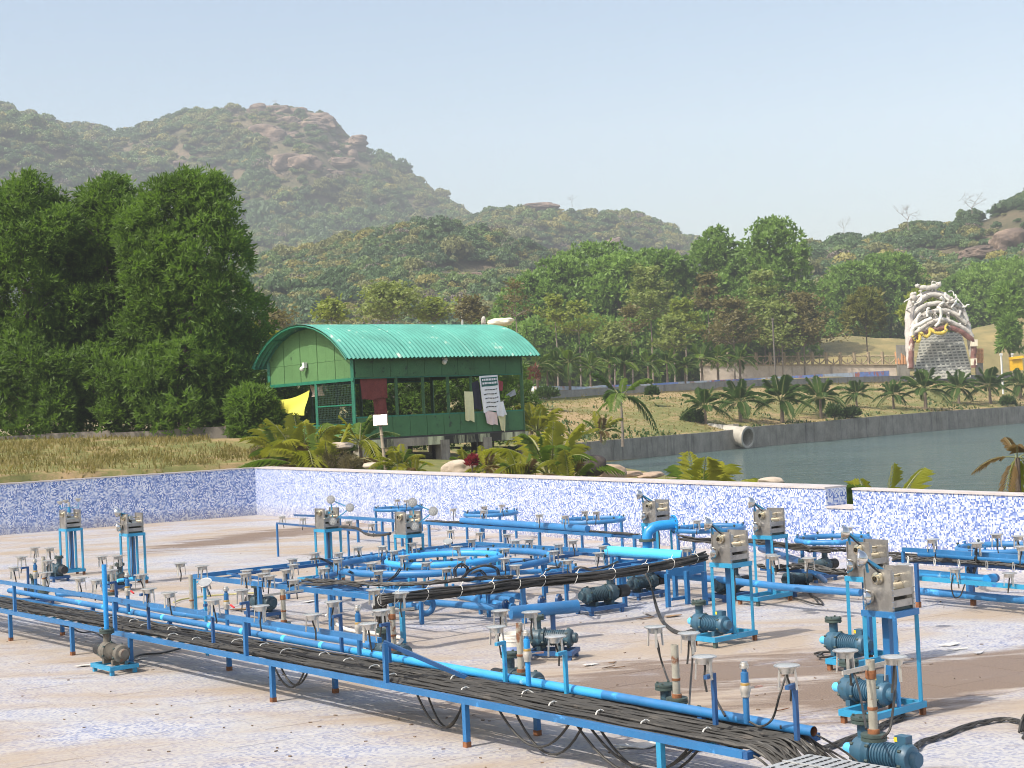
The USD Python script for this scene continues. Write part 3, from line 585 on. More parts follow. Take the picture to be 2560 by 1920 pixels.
for k in range(len(xs) - 1):
    a, b = xs[k], xs[k + 1]; pa, pb = col(a, fdep(a)), col(b, fdep(b)); g = (pb - pa) / np.linalg.norm(pb - pa) * .012; off = [0.0, .02, -.015][k % 3] * np.array([0, 1])
    ribbon_panel(rw, pa + g + off, pb - g + off, -1.2, ftop(a), -1.2, ftop(b), .3, 'river_concrete')
cv = thing('culvert', 'pale concrete drain pipe opening over the river', 'drain pipe')
o0, o1 = Y('Q', 2040, 1082, 106.2), Y('Q', 1600, 1028, 109.6); o1[2] = o0[2] + .55; ax = (o0 - o1) / np.linalg.norm(o0 - o1)
MB().lathe([(.70, 0), (.70, np.linalg.norm(o0 - o1) - .35), (.80, np.linalg.norm(o0 - o1) - .34), (.80, np.linalg.norm(o0 - o1)), (.72, np.linalg.norm(o0 - o1) + .02), (.62, np.linalg.norm(o0 - o1)), (.62, 1.0), (1e-4, .99)], o1, ax, 28).build('pipe', 'pale_concrete', cv)
b = Y('Q', 1915, 1090, 107.6); MB().box((b[0], b[1], .05), (.5, .8, 2.9), .4).build('pier', 'river_concrete', cv, smooth=False); b = Y('Q', 1560, 1000, 113); boulder(b, (1.2, .9, .95), 71).build('collar', 'path_concrete', cv)
pw = thing('path_wall', 'low grey concrete wall along the path above the river bank', 'wall'); xs = list(np.linspace(1250, 2240, 34)) + list(np.linspace(2300, 3000, 14))
for a, b in zip(xs[:-1], xs[1:]):
    pa, pb = col(a, udep(a)), col(b, udep(b)); g = (pb - pa) / np.linalg.norm(pb - pa) * .01; ribbon_panel(pw, pa + g, pb - g, utop(a) - 1.3, utop(a), utop(b) - 1.3, utop(b), .25, 'path_concrete')
paint('kerb_mosaic', (0.20, 0.30, 0.62), 0.6, var=0.3, scale=1.2, wear=(0.55, 0.20, 0.15), wear_amt=.45, wear_scale=1.6); paint('kerb_pale', (0.55, 0.60, 0.66), 0.6, var=.2, scale=2, wear=(0.5, 0.32, .25), wear_amt=.42, wear_scale=1.2)
kb = thing('painted_kerb', 'winding low kerb of blue, white and red mosaic behind the path wall', 'kerb'); kp = [px('Q', 190, 665), px('Q', 460, 662), px('Q', 640, 668), px('Q', 800, 650), px('Q', 1000, 648), px('Q', 1180, 640), px('Q', 1420, 622), px('Q', 1700, 608), px('R', 60, 552), px('R', 300, 535), px('R', 560, 520), px('R', 820, 505), px('R', 1100, 490)]
for k in range(len(kp) - 1):
    a, b = [at_y(p[0], p[1] + 3, udep(p[0]) + 3.2) for p in (kp[k], kp[k + 1])]; MB().beam(a, b, .5, .6).build('kerb_length', 'kerb_mosaic' if k > 2 and k % 2 else 'kerb_pale', kb, smooth=False)
# fence of hearts on a pale wall
paint('fence_cement', (0.33, 0.26, 0.17), 0.85, var=.2, scale=3, wear=(.15, .12, .08), wear_amt=.4, wear_scale=4); paint('fence_orange', (0.52, 0.27, 0.13), 0.8, var=.15, scale=2); concrete('fence_wall_plaster', (0.42, 0.35, 0.29), (0.56, 0.49, 0.42), amt=(.56, .8), dark=(.16, .14, .13))
FD = 178.0
def fz(zone, x, y): return Y(zone, x, y, FD)
fen = thing('heart_fence', 'cement fence of heart-shaped loops on a pale wall left of the sculpted gate', 'fence')
f0, f1 = fz('R', -420, 520), fz('R', 1178, 522); fb0, ft0 = fz('R', -420, 436), fz('R', -420, 345); fb1, ft1 = fz('R', 1178, 430), fz('R', 1178, 340)
ribbon_panel(fen, f0[:2], f1[:2], f0[2] - 1, fb0[2], f1[2] - 1, fb1[2], .3, 'fence_wall_plaster', 'base_wall')
NB = 14
for k in range(NB + 1):
    f = k / NB; b = fb0 + (fb1 - fb0) * f; t_ = ft0 + (ft1 - ft0) * f; MB().beam(b, [b[0], b[1], t_[2] + .25], .26).build('post', 'fence_orange' if k == NB else 'fence_cement', fen, smooth=False)
    if k == NB: break
    b2_, t2 = fb0 + (fb1 - fb0) * (f + 1 / NB), ft0 + (ft1 - ft0) * (f + 1 / NB); w = b2_[0] - b[0]; h = t_[2] - b[2]; cx = (b[0] + b2_[0]) / 2; q = MB()
    for s in (-1, 1):
        a = np.linspace(0, 1, 14); X = cx + s * w * .40 * np.sin(PI * a ** .8) * (1 - .12 * a); Zz = b[2] + .1 + (h - .15) * (1 - a) ** 1.0 * 1.0; Zz = b[2] + .08 + (h * .98) * (1 - np.abs(2 * (1 - a) ** 1.5 - .0) * .5) ; X = cx + s * w * .42 * np.sin(a * PI * .98); Zz = b[2] + .06 + h * (a ** .9) * (1 - .28 * np.clip(a - .72, 0, 1) / .28)
        q.tube(np.c_[X, np.full(14, b[1]), Zz], .085, 6)
    q.tube([[cx, b[1], b[2]], [cx, b[1], b[2] + h * .55]], .07, 6); q.build('heart', 'fence_cement', fen)
MB().beam(fb0 + ez * .05, fb1 + ez * .05, .3, .14).build('bottom_rail', 'fence_cement', fen, smooth=False)
pnl = thing('gate_panel', 'orange slatted panel with a dark plinth beside the left foot of the sculpted gate', 'fence panel')
for x in np.linspace(1190, 1290, 9): MB().beam(Y('R', x, 425, 172), Y('R', x, 335 + 20 * (x % 3), 172), .12, .1).build('slat', 'fence_orange', pnl, smooth=False)
a, b = Y('R', 1185, 505, 172), Y('R', 1285, 505, 172); ribbon_panel(pnl, a[:2], b[:2], a[2] - .5, a[2] + 3.4, b[2] - .5, b[2] + 3.4, .2, 'path_concrete', 'plinth')
pnl = thing('gate_panel', 'orange perforated panel at the right foot of the sculpted gate', 'fence panel')
for x in np.linspace(1225, 1335, 6): MB().beam(Y('J', x, 1400, 168), Y('J', x, 1175, 168), .1, .1).build('slat', 'fence_orange', pnl, smooth=False)
for y in (1190, 1250, 1310, 1380): MB().beam(Y('J', 1222, y, 168) - [0, .08, 0], Y('J', 1338, y, 168) - [0, .08, 0], .05, .16).build('bar', 'fence_orange', pnl, smooth=False)
ribbon_panel(pnl, Y('J', 1225, 1480, 168)[:2], Y('J', 1340, 1480, 168)[:2], Y('J', 1225, 1480, 168)[2] - 1, Y('J', 1225, 1400, 168)[2], Y('J', 1225, 1480, 168)[2] - 1, Y('J', 1225, 1400, 168)[2], .2, 'path_concrete', 'plinth')
# the sculpted gate: a stone stair under arches shaped like branches, with snakes and beasts
paint('gate_branch', (0.47, 0.445, 0.40), 0.9, var=.22, scale=1.2, bump=.5, wear=(.20, .17, .15), wear_amt=.42, wear_scale=1.6); paint('gate_trunk', (0.44, 0.405, 0.37), 0.9, var=.2, scale=.9, bump=.5); paint('snake_white', (0.66, 0.64, 0.58), 0.6, var=.1, scale=4)
paint('snake_yellow', (0.58, 0.44, 0.06), 0.5, var=.15, scale=3, wear=(.02, .025, .03), wear_amt=.46, wear_scale=2.2); paint('gate_paint_brown', (0.17, 0.075, 0.06), 0.7, var=.25, scale=2, wear=(.62, .55, .48), wear_amt=.40, wear_scale=.9); paint('gate_cream', (0.70, 0.64, 0.50), .7, var=.1)
mat('stair_stone', {'u': ('uvmap', {'attribute': 'st'}), 'b': ('brick_texture', {'scale': 1.0, 'brick_width': 0.55, 'row_height': 0.34, 'mortar_size': 0.085, 'color1': (0.11, 0.115, 0.11), 'color2': (0.24, 0.245, 0.23), 'mortar': (0.46, 0.455, 0.40)}), 'p': ('principled_bsdf', {'roughness': .85})}, [('u.UV', 'b.vector'), ('b.color', 'p.base_color')], 'p.BSDF')
GD = 166.0
J = lambda x, y, d=0.0: Y('J', x, y, GD + d)
gt = thing('sculpted_gate', 'tall gate of pale sculpted branches and snakes over a stone stair', 'gate')
ys = np.linspace(1600, 930, 15); 
for k in range(14):
    y0, y1 = ys[k], ys[k + 1]; xl = np.interp(y0, [930, 1500], [400, 285]); xr = np.interp(y0, [930, 1500], [1000, 1150]); d = .5 * k; a, b = J(xl, y0, d), J(xr, y0, d); zt = J(700, y1, d)[2]; zb_ = J(700, y0, d)[2] - .3
    q = MB(); v = [[a[0], a[1], zb_], [b[0], a[1], zb_], [b[0], a[1], zt], [a[0], a[1], zt], [a[0], a[1] + .6, zt], [b[0], a[1] + .6, zt]]; uv = [(a[0] + .21 * k, zb_), (b[0] + .21 * k, zb_), (b[0] + .21 * k, zt), (a[0] + .21 * k, zt), (a[0] + .21 * k, zt + .08), (b[0] + .21 * k, zt + .08)]
    q.add(v, [[0, 1, 2, 3], [3, 2, 5, 4]]); q.build('step', 'stair_stone', gt, uv=np.array(uv))

def sp(pts, n=8):
    p = np.asarray(pts, float); q = np.vstack([2 * p[0] - p[1], p, 2 * p[-1] - p[-2]]); o = []
    for i in range(1, len(q) - 2):
        for t in np.linspace(0, 1, n, endpoint=False): a, b, c, d = q[i - 1], q[i], q[i + 1], q[i + 2]; o.append(.5 * (2 * b + (c - a) * t + (2 * a - 5 * b + 4 * c - d) * t * t + (3 * b - a - 3 * c + d) * t ** 3))
    return np.array(o + [p[-1]])
def limb(name, pts, r0, r1, m, n=10):
    P = sp(pts); P = P + (meshkit.fbm(P[:, None, :] * 1.7 + np.arange(3)[None, :, None] * 9, 2)[:, :] - .5) * .22; return MB().tube(P, np.linspace(r0, r1, len(P)), n).build(name, m, gt)
limb('trunk', [J(230, 1480, .6), J(210, 1200, .8), J(200, 900, 1.2), J(205, 640, 2), J(260, 460, 2.6)], .42, .52, 'gate_trunk'); limb('trunk', [J(1180, 1300, 1.4), J(1130, 1000, 1.2), J(1060, 700, 1.8), J(960, 500, 2.4)], .36, .40, 'gate_branch')
limb('pillar', [J(230, 1480, -.3), J(235, 1250, -.2), J(250, 1080, -.1), J(300, 1000, 0)], .28, .34, 'gate_paint_brown'); limb('pillar', [J(1200, 1470, -.3), J(1195, 1250, -.2), J(1190, 1050, -.1)], .30, .32, 'gate_paint_brown')
MB().box(J(1195, 1090, -.35), (.75, .4, .75)).build('cream_block', 'gate_cream', gt, smooth=False); MB().box(J(1195, 1380, -.35), (.6, .4, .75)).build('cream_block', 'gate_cream', gt, smooth=False)
for pts, r, d in (([(215, 880), (300, 760), (420, 660), (560, 600), (760, 585), (900, 640), (1010, 720), (1090, 800)], .26, 1.0), ([(215, 760), (300, 620), (400, 540), (560, 485), (700, 480), (830, 530), (930, 590), (1040, 700)], .27, 2.0), ([(240, 620), (330, 480), (430, 380), (560, 340), (700, 360), (800, 420), (900, 500)], .28, 3.0),
               ([(290, 430), (400, 350), (520, 310), (640, 320), (780, 380), (840, 470)], .26, 4.0), ([(250, 980), (420, 850), (560, 770), (700, 735), (850, 770), (1000, 840), (1120, 920), (1180, 1000)], .26, .2)):
    limb('branch_arch', [J(x, y, d) for x, y in pts], r, r * .85, 'gate_branch')
    limb('branch_arch', [J(x * .94 + 40, y + 38 + 14 * math.sin(x * .02), d + .5) for x, y in pts], r * .62, r * .5, 'gate_branch')
rgv = np.random.default_rng(17)
for k in range(22):
    x, y = rgv.uniform(250, 1050), rgv.uniform(330, 900); x = np.clip(x, 250 + max(0, 420 - y) * .5, 1000 + (y - 700) * .25)
    limb('vine', [J(x, y, rgv.uniform(.2, 3.2)), J(x + rgv.uniform(-50, 50), y + 60, 1.2), J(x + rgv.uniform(-110, 110), y + 120, .8), J(x + rgv.uniform(-130, 130), y + 165, 1.4)], rgv.uniform(.10, .19), .08, 'snake_white' if k % 3 == 0 else 'gate_branch', 7)
limb('painted_arch', [J(280, 1010, -.3), J(400, 950, -.4), J(560, 890, -.4), J(800, 850, -.4), J(960, 900, -.4), J(1100, 990, -.4), J(1190, 1060, -.3)], .26, .30, 'gate_paint_brown')
limb('white_snake', [J(240, 980, -.7), J(270, 860, -.8), J(380, 800, -.8), J(480, 745, -.8), J(550, 705, -.8)], .26, .20, 'snake_white'); limb('white_snake', [J(590, 830, -.6), J(660, 770, -.6), J(690, 660, -.6), J(680, 570, -.6), J(640, 545, -.4)], .17, .15, 'snake_white'); limb('white_snake', [J(320, 800, .5), J(330, 690, .5), J(380, 630, .7)], .15, .13, 'snake_white'); limb('white_snake', [J(475, 690, .5), J(490, 570, .5), J(510, 560, .8)], .14, .12, 'snake_white')
limb('yellow_snake', [J(250, 980, -.8), J(300, 1050, -.9), J(350, 1060, -.9), J(370, 1000, -.7), J(350, 940, -.6), J(400, 940, -.8), J(460, 990, -.9), J(510, 960, -.8), J(520, 870, -.7), J(600, 930, -.9), J(690, 940, -.9), J(760, 890, -.8), J(780, 800, -.7)], .17, .20, 'snake_yellow')
limb('hanging_root', [J(960, 560, 2), J(1060, 540, 1.6), J(1100, 505, 1.4), J(1135, 500, 1.2)], .12, .06, 'snake_white'); limb('hanging_root', [J(910, 390, 2.4), J(990, 470, 2.2), J(1050, 530, 2)], .09, .06, 'snake_white'); limb('hanging_root', [J(240, 390, 2), J(180, 440, 1.6), J(130, 470, 1.4)], .10, .05, 'snake_white'); limb('looped_root', [J(550, 195, 4), J(560, 155, 4), J(600, 145, 4), J(630, 170, 4), J(620, 215, 4)], .055, .055, 'snake_white'); limb('looped_root', [J(815, 300, 3), J(830, 285, 3), J(870, 285, 3), J(890, 320, 3), J(880, 360, 3)], .055, .055, 'snake_white')
cat = trimesh.util.concatenate([trimesh.creation.icosphere(subdivisions=2, radius=r).apply_transform(np.diag([sx, .8, sz, 1])).apply_translation(J(x, y, 3.6)) for x, y, r, sx, sz in ((420, 240, .36, 1.5, .8), (500, 245, .36, 1.6, .8), (590, 225, .38, 1.4, .9), (655, 195, .32, 1.0, 1.0), (335, 215, .26, 1.2, .9), (312, 205, .15, 1.2, .8), (680, 170, .13, .8, 1.4), (330, 190, .08, .8, 1.3))] +
    [trimesh.creation.cylinder(radius=.10, segment=[J(x0, y0, 3.6), J(x1, y1, 3.6)]) for x0, y0, x1, y1 in ((400, 250, 375, 320), (440, 255, 350, 300), (600, 240, 615, 300), (570, 250, 540, 310))])
obj('beast_statue', cat, 'gate_branch', gt, smooth=40)
mk = trimesh.util.concatenate([trimesh.creation.icosphere(subdivisions=2, radius=r).apply_translation(J(x, y, 2.2)) for x, y, r in ((265, 400, .42), (255, 350, .30), (230, 360, .14), (290, 330, .2))]); obj('monkey_statue', mk, 'gate_trunk', gt, smooth=40)
mk = trimesh.util.concatenate([trimesh.creation.icosphere(subdivisions=2, radius=r).apply_translation(J(x, y, 1.8)) for x, y, r in ((860, 450, .34), (850, 410, .24), (900, 480, .3), (940, 510, .28), (985, 530, .22))]); obj('monkey_statue', mk, 'gate_branch', gt, smooth=40)
bn = thing('yellow_bin', 'bright yellow litter bin at the right edge behind the coconut palms', 'bin', Y('R', 2150, 465, 170)); paint('bin_yellow', (0.72, 0.42, 0.01), .45, var=.06); MB().box((0, 0, .5), (1.25, .8, 1.3)).build('body', 'bin_yellow', bn, smooth=False); MB().frame((0, -.1, 1.32), (1.4, 0, .12), (0, .95, 0), (0, .05, .28)).build('lid', 'bin_yellow', bn, smooth=False); MB().box((.25, 0, -.5), (.12, .12, .8)).build('leg', 'path_concrete', bn, smooth=False); MB().box((-.35, 0, -.5), (.12, .12, .8)).build('leg', 'path_concrete', bn, smooth=False)
paint('pole_white', (0.6, 0.6, 0.57), .6, var=.1); paint('pole_dark', (0.12, 0.105, 0.09), .8, var=.2)
for zn, x, y0, y1, d, lab, m in (('R', 2040, 620, 335, 152, 'thin white pole beside the rightmost coconut palms', 'pole_white'), ('W', 190, 1620, 1155, 172, 'thin dark pole before the heart fence', 'pole_dark'), ('W', 2120, 1530, 1440, 172, 'short white post behind the yellow bin', 'pole_white'), ('T', 1520, 140, 25, 170, 'slim pole behind the hut roof', 'pole_white')):
    t = thing('pole', lab, 'pole'); a = Y(zn, x, y0, d); b = Y(zn, x, y1, d); MB().beam(a - ez * .6, [a[0], a[1], b[2]], .14).build('shaft', m, t, smooth=False); MB().box((a[0], a[1], b[2] - .12), (.24, .24, .24)).build('head', m, t, smooth=False)
ph = thing('stone_block', 'pale pink stone ruin behind the right end of the hut roof', 'rock'); boulder(Y('T', 1790, 128, 150), (1.4, .9, .42), 91, flat=.9, rough=.6).build('mass', 'gate_cream', ph); boulder(Y('T', 1670, 122, 150), (.24, .24, .4), 92, flat=1.2).build('knob', 'gate_branch', ph)
# ------------------------------------------------------------------ green hut on stilts
HL = np.array([.787, .617, 0]); HN = np.array([.617, -.787, 0])           # along the hut; out of its long side
h0c = Y('T', 765, 870, 56.0); HX = np.array([h0c[0], h0c[1], 0]); LEN, WID = 8.15, 6.6
HRZ = math.atan2(HL[1], HL[0])
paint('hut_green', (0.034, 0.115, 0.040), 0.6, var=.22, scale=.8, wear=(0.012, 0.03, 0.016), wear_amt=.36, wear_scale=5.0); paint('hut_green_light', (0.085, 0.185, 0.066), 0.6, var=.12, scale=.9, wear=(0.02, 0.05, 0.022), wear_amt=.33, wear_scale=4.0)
paint('hut_frame', (0.012, 0.145, 0.085), 0.5, var=.15, scale=3); paint('roof_teal', (0.075, 0.30, 0.235), 0.55, var=.2, scale=.9, wear=(0.42, 0.50, 0.42), wear_amt=.35, wear_scale=1.8); paint('hut_inside', (0.05, 0.045, 0.038), .9)
paint('mesh_wire', (0.03, 0.07, 0.05), .6)
hut = thing('green_hut', 'green sheet-metal hut on concrete stilts with an arched teal roof', 'hut', HX, HRZ)
# local: x along the hut, y towards the back (away from the long side), z up; origin under the near front corner
ZE, ZW, ZL, ZB = 5.55, 4.64, 3.10, 2.32                                      # eave, window head, sill, foot of the wall
RISE = 1.30
def arch(f): return ZE - .02 + RISE * (1 - (2 * f - 1) ** 2) ** .75 * 1.0
ov = .42; a = np.linspace(0, PI, 25); R_ = ((WID / 2 + ov) ** 2 + (RISE + .22) ** 2) / (2 * (RISE + .22)); cz = ZE - .20 + (RISE + .22) - R_; th0 = math.asin((WID / 2 + ov) / R_)
def roofz(y, dr_=0.0): return cz + math.sqrt(max((R_ + dr_) ** 2 - (y - WID / 2) ** 2, 0))
ths = np.linspace(-th0, th0, 26); bands = [(-.55, 2.45), (2.35, 5.35), (5.25, LEN + .75)]
for k, (x0, x1) in enumerate(bands):
    xs_ = np.arange(x0, x1 + .001, .0475); 
    for off, nm in ((0, 'roof_sheet'),):
        g = np.array([[[x, WID / 2 + (R_ + .034 * math.sin(2 * PI * x / .19) + (k % 2) * .012) * math.sin(t), cz + (R_ + .034 * math.sin(2 * PI * x / .19) + (k % 2) * .012) * math.cos(t)] for x in xs_] for t in ths])
        MB().grid(g).build(nm, 'roof_teal', hut, smooth=60)
for x in (-.52, 1.0, 2.6, 4.2, 5.8, 7.4, LEN + .7): MB().tube([[x, WID / 2 + (R_ - .06) * math.sin(t), cz + (R_ - .06) * math.cos(t)] for t in ths[::2]], .03, 6).build('roof_rib', 'hut_frame', hut)
for t in (-th0 * .98, -th0 * .5, 0, th0 * .5, th0 * .98): MB().beam((-.5, WID / 2 + (R_ - .09) * math.sin(t), cz + (R_ - .09) * math.cos(t)), (LEN + .7, WID / 2 + (R_ - .09) * math.sin(t), cz + (R_ - .09) * math.cos(t)), .05).build('purlin', 'hut_frame', hut, smooth=False)
def gable(x, m):
    n = 10; e = np.linspace(0, WID, n + 1)
    for i in range(n):
        ya, yb = e[i] + .012, e[i + 1] - .012; za, zb_ = roofz(ya) - .13, roofz(yb) - .13
        for z0, hi in ((ZW, False), (ZW + .72, True)):
            ta, tb = (za, zb_) if hi else (min(z0 + .71, za), min(z0 + .71, zb_))
            if min(ta, tb) < z0 + .05: continue
            q = MB(); o = .012 * (i % 2); v = [(x + o, ya, z0), (x + o, yb, z0), (x + o, yb, tb), (x + o, ya, ta)]; v += [(p[0] + .03, p[1], p[2]) for p in v]; q.add(v, [[0, 3, 2, 1], [4, 5, 6, 7], [0, 1, 5, 4], [1, 2, 6, 5], [2, 3, 7, 6], [3, 0, 4, 7]]); q.build('gable_sheet', m, hut, smooth=False)
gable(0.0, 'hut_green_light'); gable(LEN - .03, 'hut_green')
def sheets(n, x0, x1, z0, z1, y, nm, m):
    e = np.linspace(x0, x1, n + 1)
    for i in range(n): MB().box(((e[i] + e[i + 1]) / 2, y + .006 * (i % 2), (z0 + z1) / 2), (e[i + 1] - e[i] - .015, .03, z1 - z0)).build(nm, m, hut, smooth=False)
for y in (0.0, WID): sheets(10, .06, LEN - .06, ZW, ZE + .02, y, 'upper_sheet', 'hut_green'); sheets(10, .06, LEN - .06, ZB, ZL, y, 'lower_sheet', 'hut_green')
for x, s in ((0.0, -1), (LEN, 1)):
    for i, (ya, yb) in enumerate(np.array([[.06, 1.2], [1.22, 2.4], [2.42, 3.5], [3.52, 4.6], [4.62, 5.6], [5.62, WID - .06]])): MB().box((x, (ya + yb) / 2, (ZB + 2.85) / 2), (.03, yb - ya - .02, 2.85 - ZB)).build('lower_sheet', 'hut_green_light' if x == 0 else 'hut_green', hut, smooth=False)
for x in (0, 1.95, 3.2, 4.4, 5.55, LEN):
    for y in (0, WID): MB().beam((x, y + .075 if y == 0 else y - .075, ZB - .02), (x, y + .075 if y == 0 else y - .075, ZE + .02), .12 if x in (0, LEN) else .10).build('post', 'hut_frame' if x == 0 else 'hut_green', hut, smooth=False)
for y in (2.75,): MB().beam((-.03, y, ZB), (-.03, y, ZW), .10).build('gable_post', 'hut_frame', hut, smooth=False)
MB().beam((-.035, -.05, ZW - .06), (-.035, WID + .05, ZW - .06), .07, .12).build('gable_beam', 'hut_frame', hut, smooth=False); MB().beam((-.03, .06, 3.62), (-.03, 2.70, 3.62), .05, .05).build('gable_rail', 'hut_frame', hut, smooth=False); MB().beam((-.03, .05, 2.87), (-.03, WID, 2.87), .06, .06).build('gable_sill', 'hut_frame', hut, smooth=False)
for y in (0, WID): MB().beam((0, y + .06 if y == 0 else y, ZL + .02), (LEN, y + .06 if y == 0 else y, ZL + .02), .08, .06).build('window_sill', 'hut_frame', hut, smooth=False); MB().beam((0, y + .06 if y == 0 else y, ZW - .02), (LEN, y + .06 if y == 0 else y, ZW - .02), .08, .06).build('window_head', 'hut_frame', hut, smooth=False)
w = MB()
for z in np.arange(2.95, ZW - .1, .085): w.beam((-.015, .08, z), (-.015, 2.70, z), .009)
for y in np.arange(.15, 2.7, .11): w.beam((-.012, y, 2.9), (-.012, y, ZW - .1), .008)
tag(w.build('wire_mesh', 'mesh_wire', hut, smooth=False), kind='stuff')
MB().box((LEN / 2, WID / 2, ZB - .05), (LEN, WID, .08)).build('deck', 'hut_inside', hut, smooth=False)
for k, (x0, x1) in enumerate([(-.1, 1.6), (1.6, 3.2), (3.2, 4.7), (4.7, 6.2), (6.2, LEN + .1)]): MB().box(((x0 + x1) / 2, .02, ZB - .23), (x1 - x0, .26, .32)).build('concrete_beam', 'stained_plaster' if k != 1 else 'river_concrete', hut, smooth=False)
MB().box((LEN / 2, WID, ZB - .23), (LEN, .26, .30)).build('concrete_beam', 'river_concrete', hut, smooth=False)
for x in (.2, 2.0, 4.0, 6.1, LEN):
    for y in (.05, WID - .05, WID / 2): MB().box((x, y, 1.0), (.42 if y == .05 else .4, .4, 2.2)).build('stilt', 'river_concrete', hut, smooth=False)
MB().box((3.1, 1.6, 1.3), (.9, .2, 1.7)).build('stilt_wall', 'hut_inside', hut, smooth=False)
for x, y, nx in ((-.10, 3.45, -1), (4.2, -.10, 0)):
    MB().box((x, y, ZW + .66), (.14, .16, .22)).build('lamp_box', 'pole_white', hut, smooth=False); m = trimesh.creation.icosphere(subdivisions=2, radius=.10); m.apply_translation((x - .06, y + .14 * (nx != 0) - .04, ZW + .52)); obj('lamp_globe', m, 'pole_white', hut, smooth=True)
# washing and cloths hung in the window openings
def hutp(x, y, z): return HX + HL * x - HN * y + ez * z
def cloth(name, label, cat, pts, m, out=.06, wave=.05, n=9, seed=0, cuts=None):
    """a hanging cloth: corners (x, z) top-left, top-right, bottom-right, bottom-left on the long side's plane"""
    (ax_, az_), (bx_, bz_), (cx_, cz_), (dx_, dz_) = pts; t = thing(name, label, cat); u = np.linspace(0, 1, n); v = np.linspace(0, 1, n + 3); G = []
    for b in v:
        row = []
        for a in u:
            x = (ax_ * (1 - a) + bx_ * a) * (1 - b) + (dx_ * (1 - a) + cx_ * a) * b; z = (az_ * (1 - a) + bz_ * a) * (1 - b) + (dz_ * (1 - a) + cz_ * a) * b
            y = -out - wave * b * (.6 + math.sin(a * 11 + seed + b * 2) * .7); row.append(hutp(x, y, z + .03 * math.sin(a * 9 + seed) * b))
        G.append(row)
    G = np.array(G); MB().grid(G).build('cloth', m, t, smooth=True); return t, G
paint('cloth_maroon', (0.15, 0.030, 0.025), .9, var=.15); paint('cloth_navy', (0.018, 0.018, 0.035), .9); paint('cloth_cream', (0.62, 0.60, 0.36), .9, var=.06); paint('cloth_white', (0.72, 0.72, 0.74), .9, var=.04); paint('cloth_pink', (0.66, 0.52, 0.50), .9, var=.06); paint('cloth_yellow', (0.72, 0.68, 0.10), .75, var=.06, scale=2); paint('cloth_red', (0.50, 0.10, 0.12), .9); paint('cloth_beige', (0.50, 0.40, 0.32), .9, var=.1); paint('banner_green', (0.015, 0.10, 0.09), .7); paint('ink', (0.03, 0.03, 0.03), .8); paint('cloth_grey', (.45, .46, .48), .9)
def hx(zx): d = ray(*px('T', zx, 640)); A = np.array([[HL[0], -d[0]], [HL[1], -d[1]]]); return np.linalg.solve(A, -HX[:2])[0]      # where along the long side a column of the picture falls
def hzv(zx, zy): d = ray(*px('T', zx, zy)); x = hx(zx); q = HX + HL * x; return 3.0 + d[2] * q[1] / d[1]
def quad(*p): return [(hx(a), hzv(a, b)) for a, b in p]
cloth('curtain', 'maroon curtain in the leftmost window of the hut', 'curtain', quad((808, 525), (1000, 522), (992, 665), (812, 680)), 'cloth_maroon', -.10, .05, seed=1); cloth('curtain', 'brown cloth below the maroon curtain in the hut window', 'cloth', quad((895, 665), (990, 665), (992, 790), (905, 790)), 'cloth_maroon', -.14, .05, seed=2)
cloth('towel', 'narrow cream towel hung over the hut window sill', 'towel', quad((1526, 620), (1588, 622), (1590, 835), (1528, 825)), 'cloth_cream', .06, .04, seed=3); cloth('dark_cloth', 'dark navy cloth behind the white banner', 'cloth', quad((1588, 560), (1640, 540), (1660, 748), (1590, 745)), 'cloth_navy', -.02, .04, seed=4)
bt_, G = cloth('banner', 'white printed banner with a dark green heading hung in the hut window', 'banner', quad((1636, 512), (1766, 503), (1782, 745), (1652, 770)), 'cloth_white', .08, .05, seed=5)
def on_banner(u0, u1, v0, v1, m, nm, off=.008, par=None):
    n = G.shape; q = []
    for v in (v0, v1):
        r = []
        for u in np.linspace(u0, u1, 5): i, j = v * (n[0] - 1), u * (n[1] - 1); a, b = min(int(i), n[0] - 2), min(int(j), n[1] - 2); s, t = i - a, j - b; r.append(G[a, b] * (1 - s) * (1 - t) + G[a + 1, b] * s * (1 - t) + G[a, b + 1] * (1 - s) * t + G[a + 1, b + 1] * s * t + HN * off)
        q.append(r)
    return MB().grid(np.array(q)).build(nm, m, par or bt_, smooth=False)
on_banner(.07, .95, .05, .30, 'banner_green', 'heading_band'); r_ = np.random.default_rng(3)
for v, m in ((.11, 'cloth_white'), (.21, 'cloth_white')):
    u = .12
    while u < .9: w_ = r_.uniform(.06, .16); on_banner(u, min(u + w_, .92), v - .025, v + .03, m, 'lettering', .016); u += w_ + .03
for v in (.40, .52, .64, .76, .88):
    u = .12 + .1 * r_.uniform()
    while u < .85: w_ = r_.uniform(.05, .16); on_banner(u, min(u + w_, .9), v - .014, v + .014, 'ink', 'lettering', .014); u += w_ + .03
cloth('washing', 'white crumpled cloth hung over the hut sill below the banner', 'cloth', quad((1735, 705), (1795, 690), (1812, 790), (1740, 800)), 'cloth_white', .12, .08, seed=6); cloth('washing', 'pale pink cloth hanging lowest under the banner', 'cloth', quad((1660, 755), (1750, 770), (1745, 860), (1668, 850)), 'cloth_pink', .10, .06, seed=7); cloth('washing', 'cream cloth trailing down the hut wall right of the pink one', 'cloth', quad((1755, 790), (1812, 770), (1795, 905), (1772, 890)), 'cloth_cream', .08, .05, seed=8)
cloth('washing', 'red garment hung inside the rightmost hut window', 'garment', quad((1805, 530), (1865, 545), (1850, 610), (1808, 620)), 'cloth_red', -.5, .1, seed=9); cloth('washing', 'grey cloth drooping inside the rightmost hut window', 'cloth', quad((1935, 600), (1945, 640), (1905, 655), (1870, 640)), 'cloth_grey', -.4, .05, seed=10)
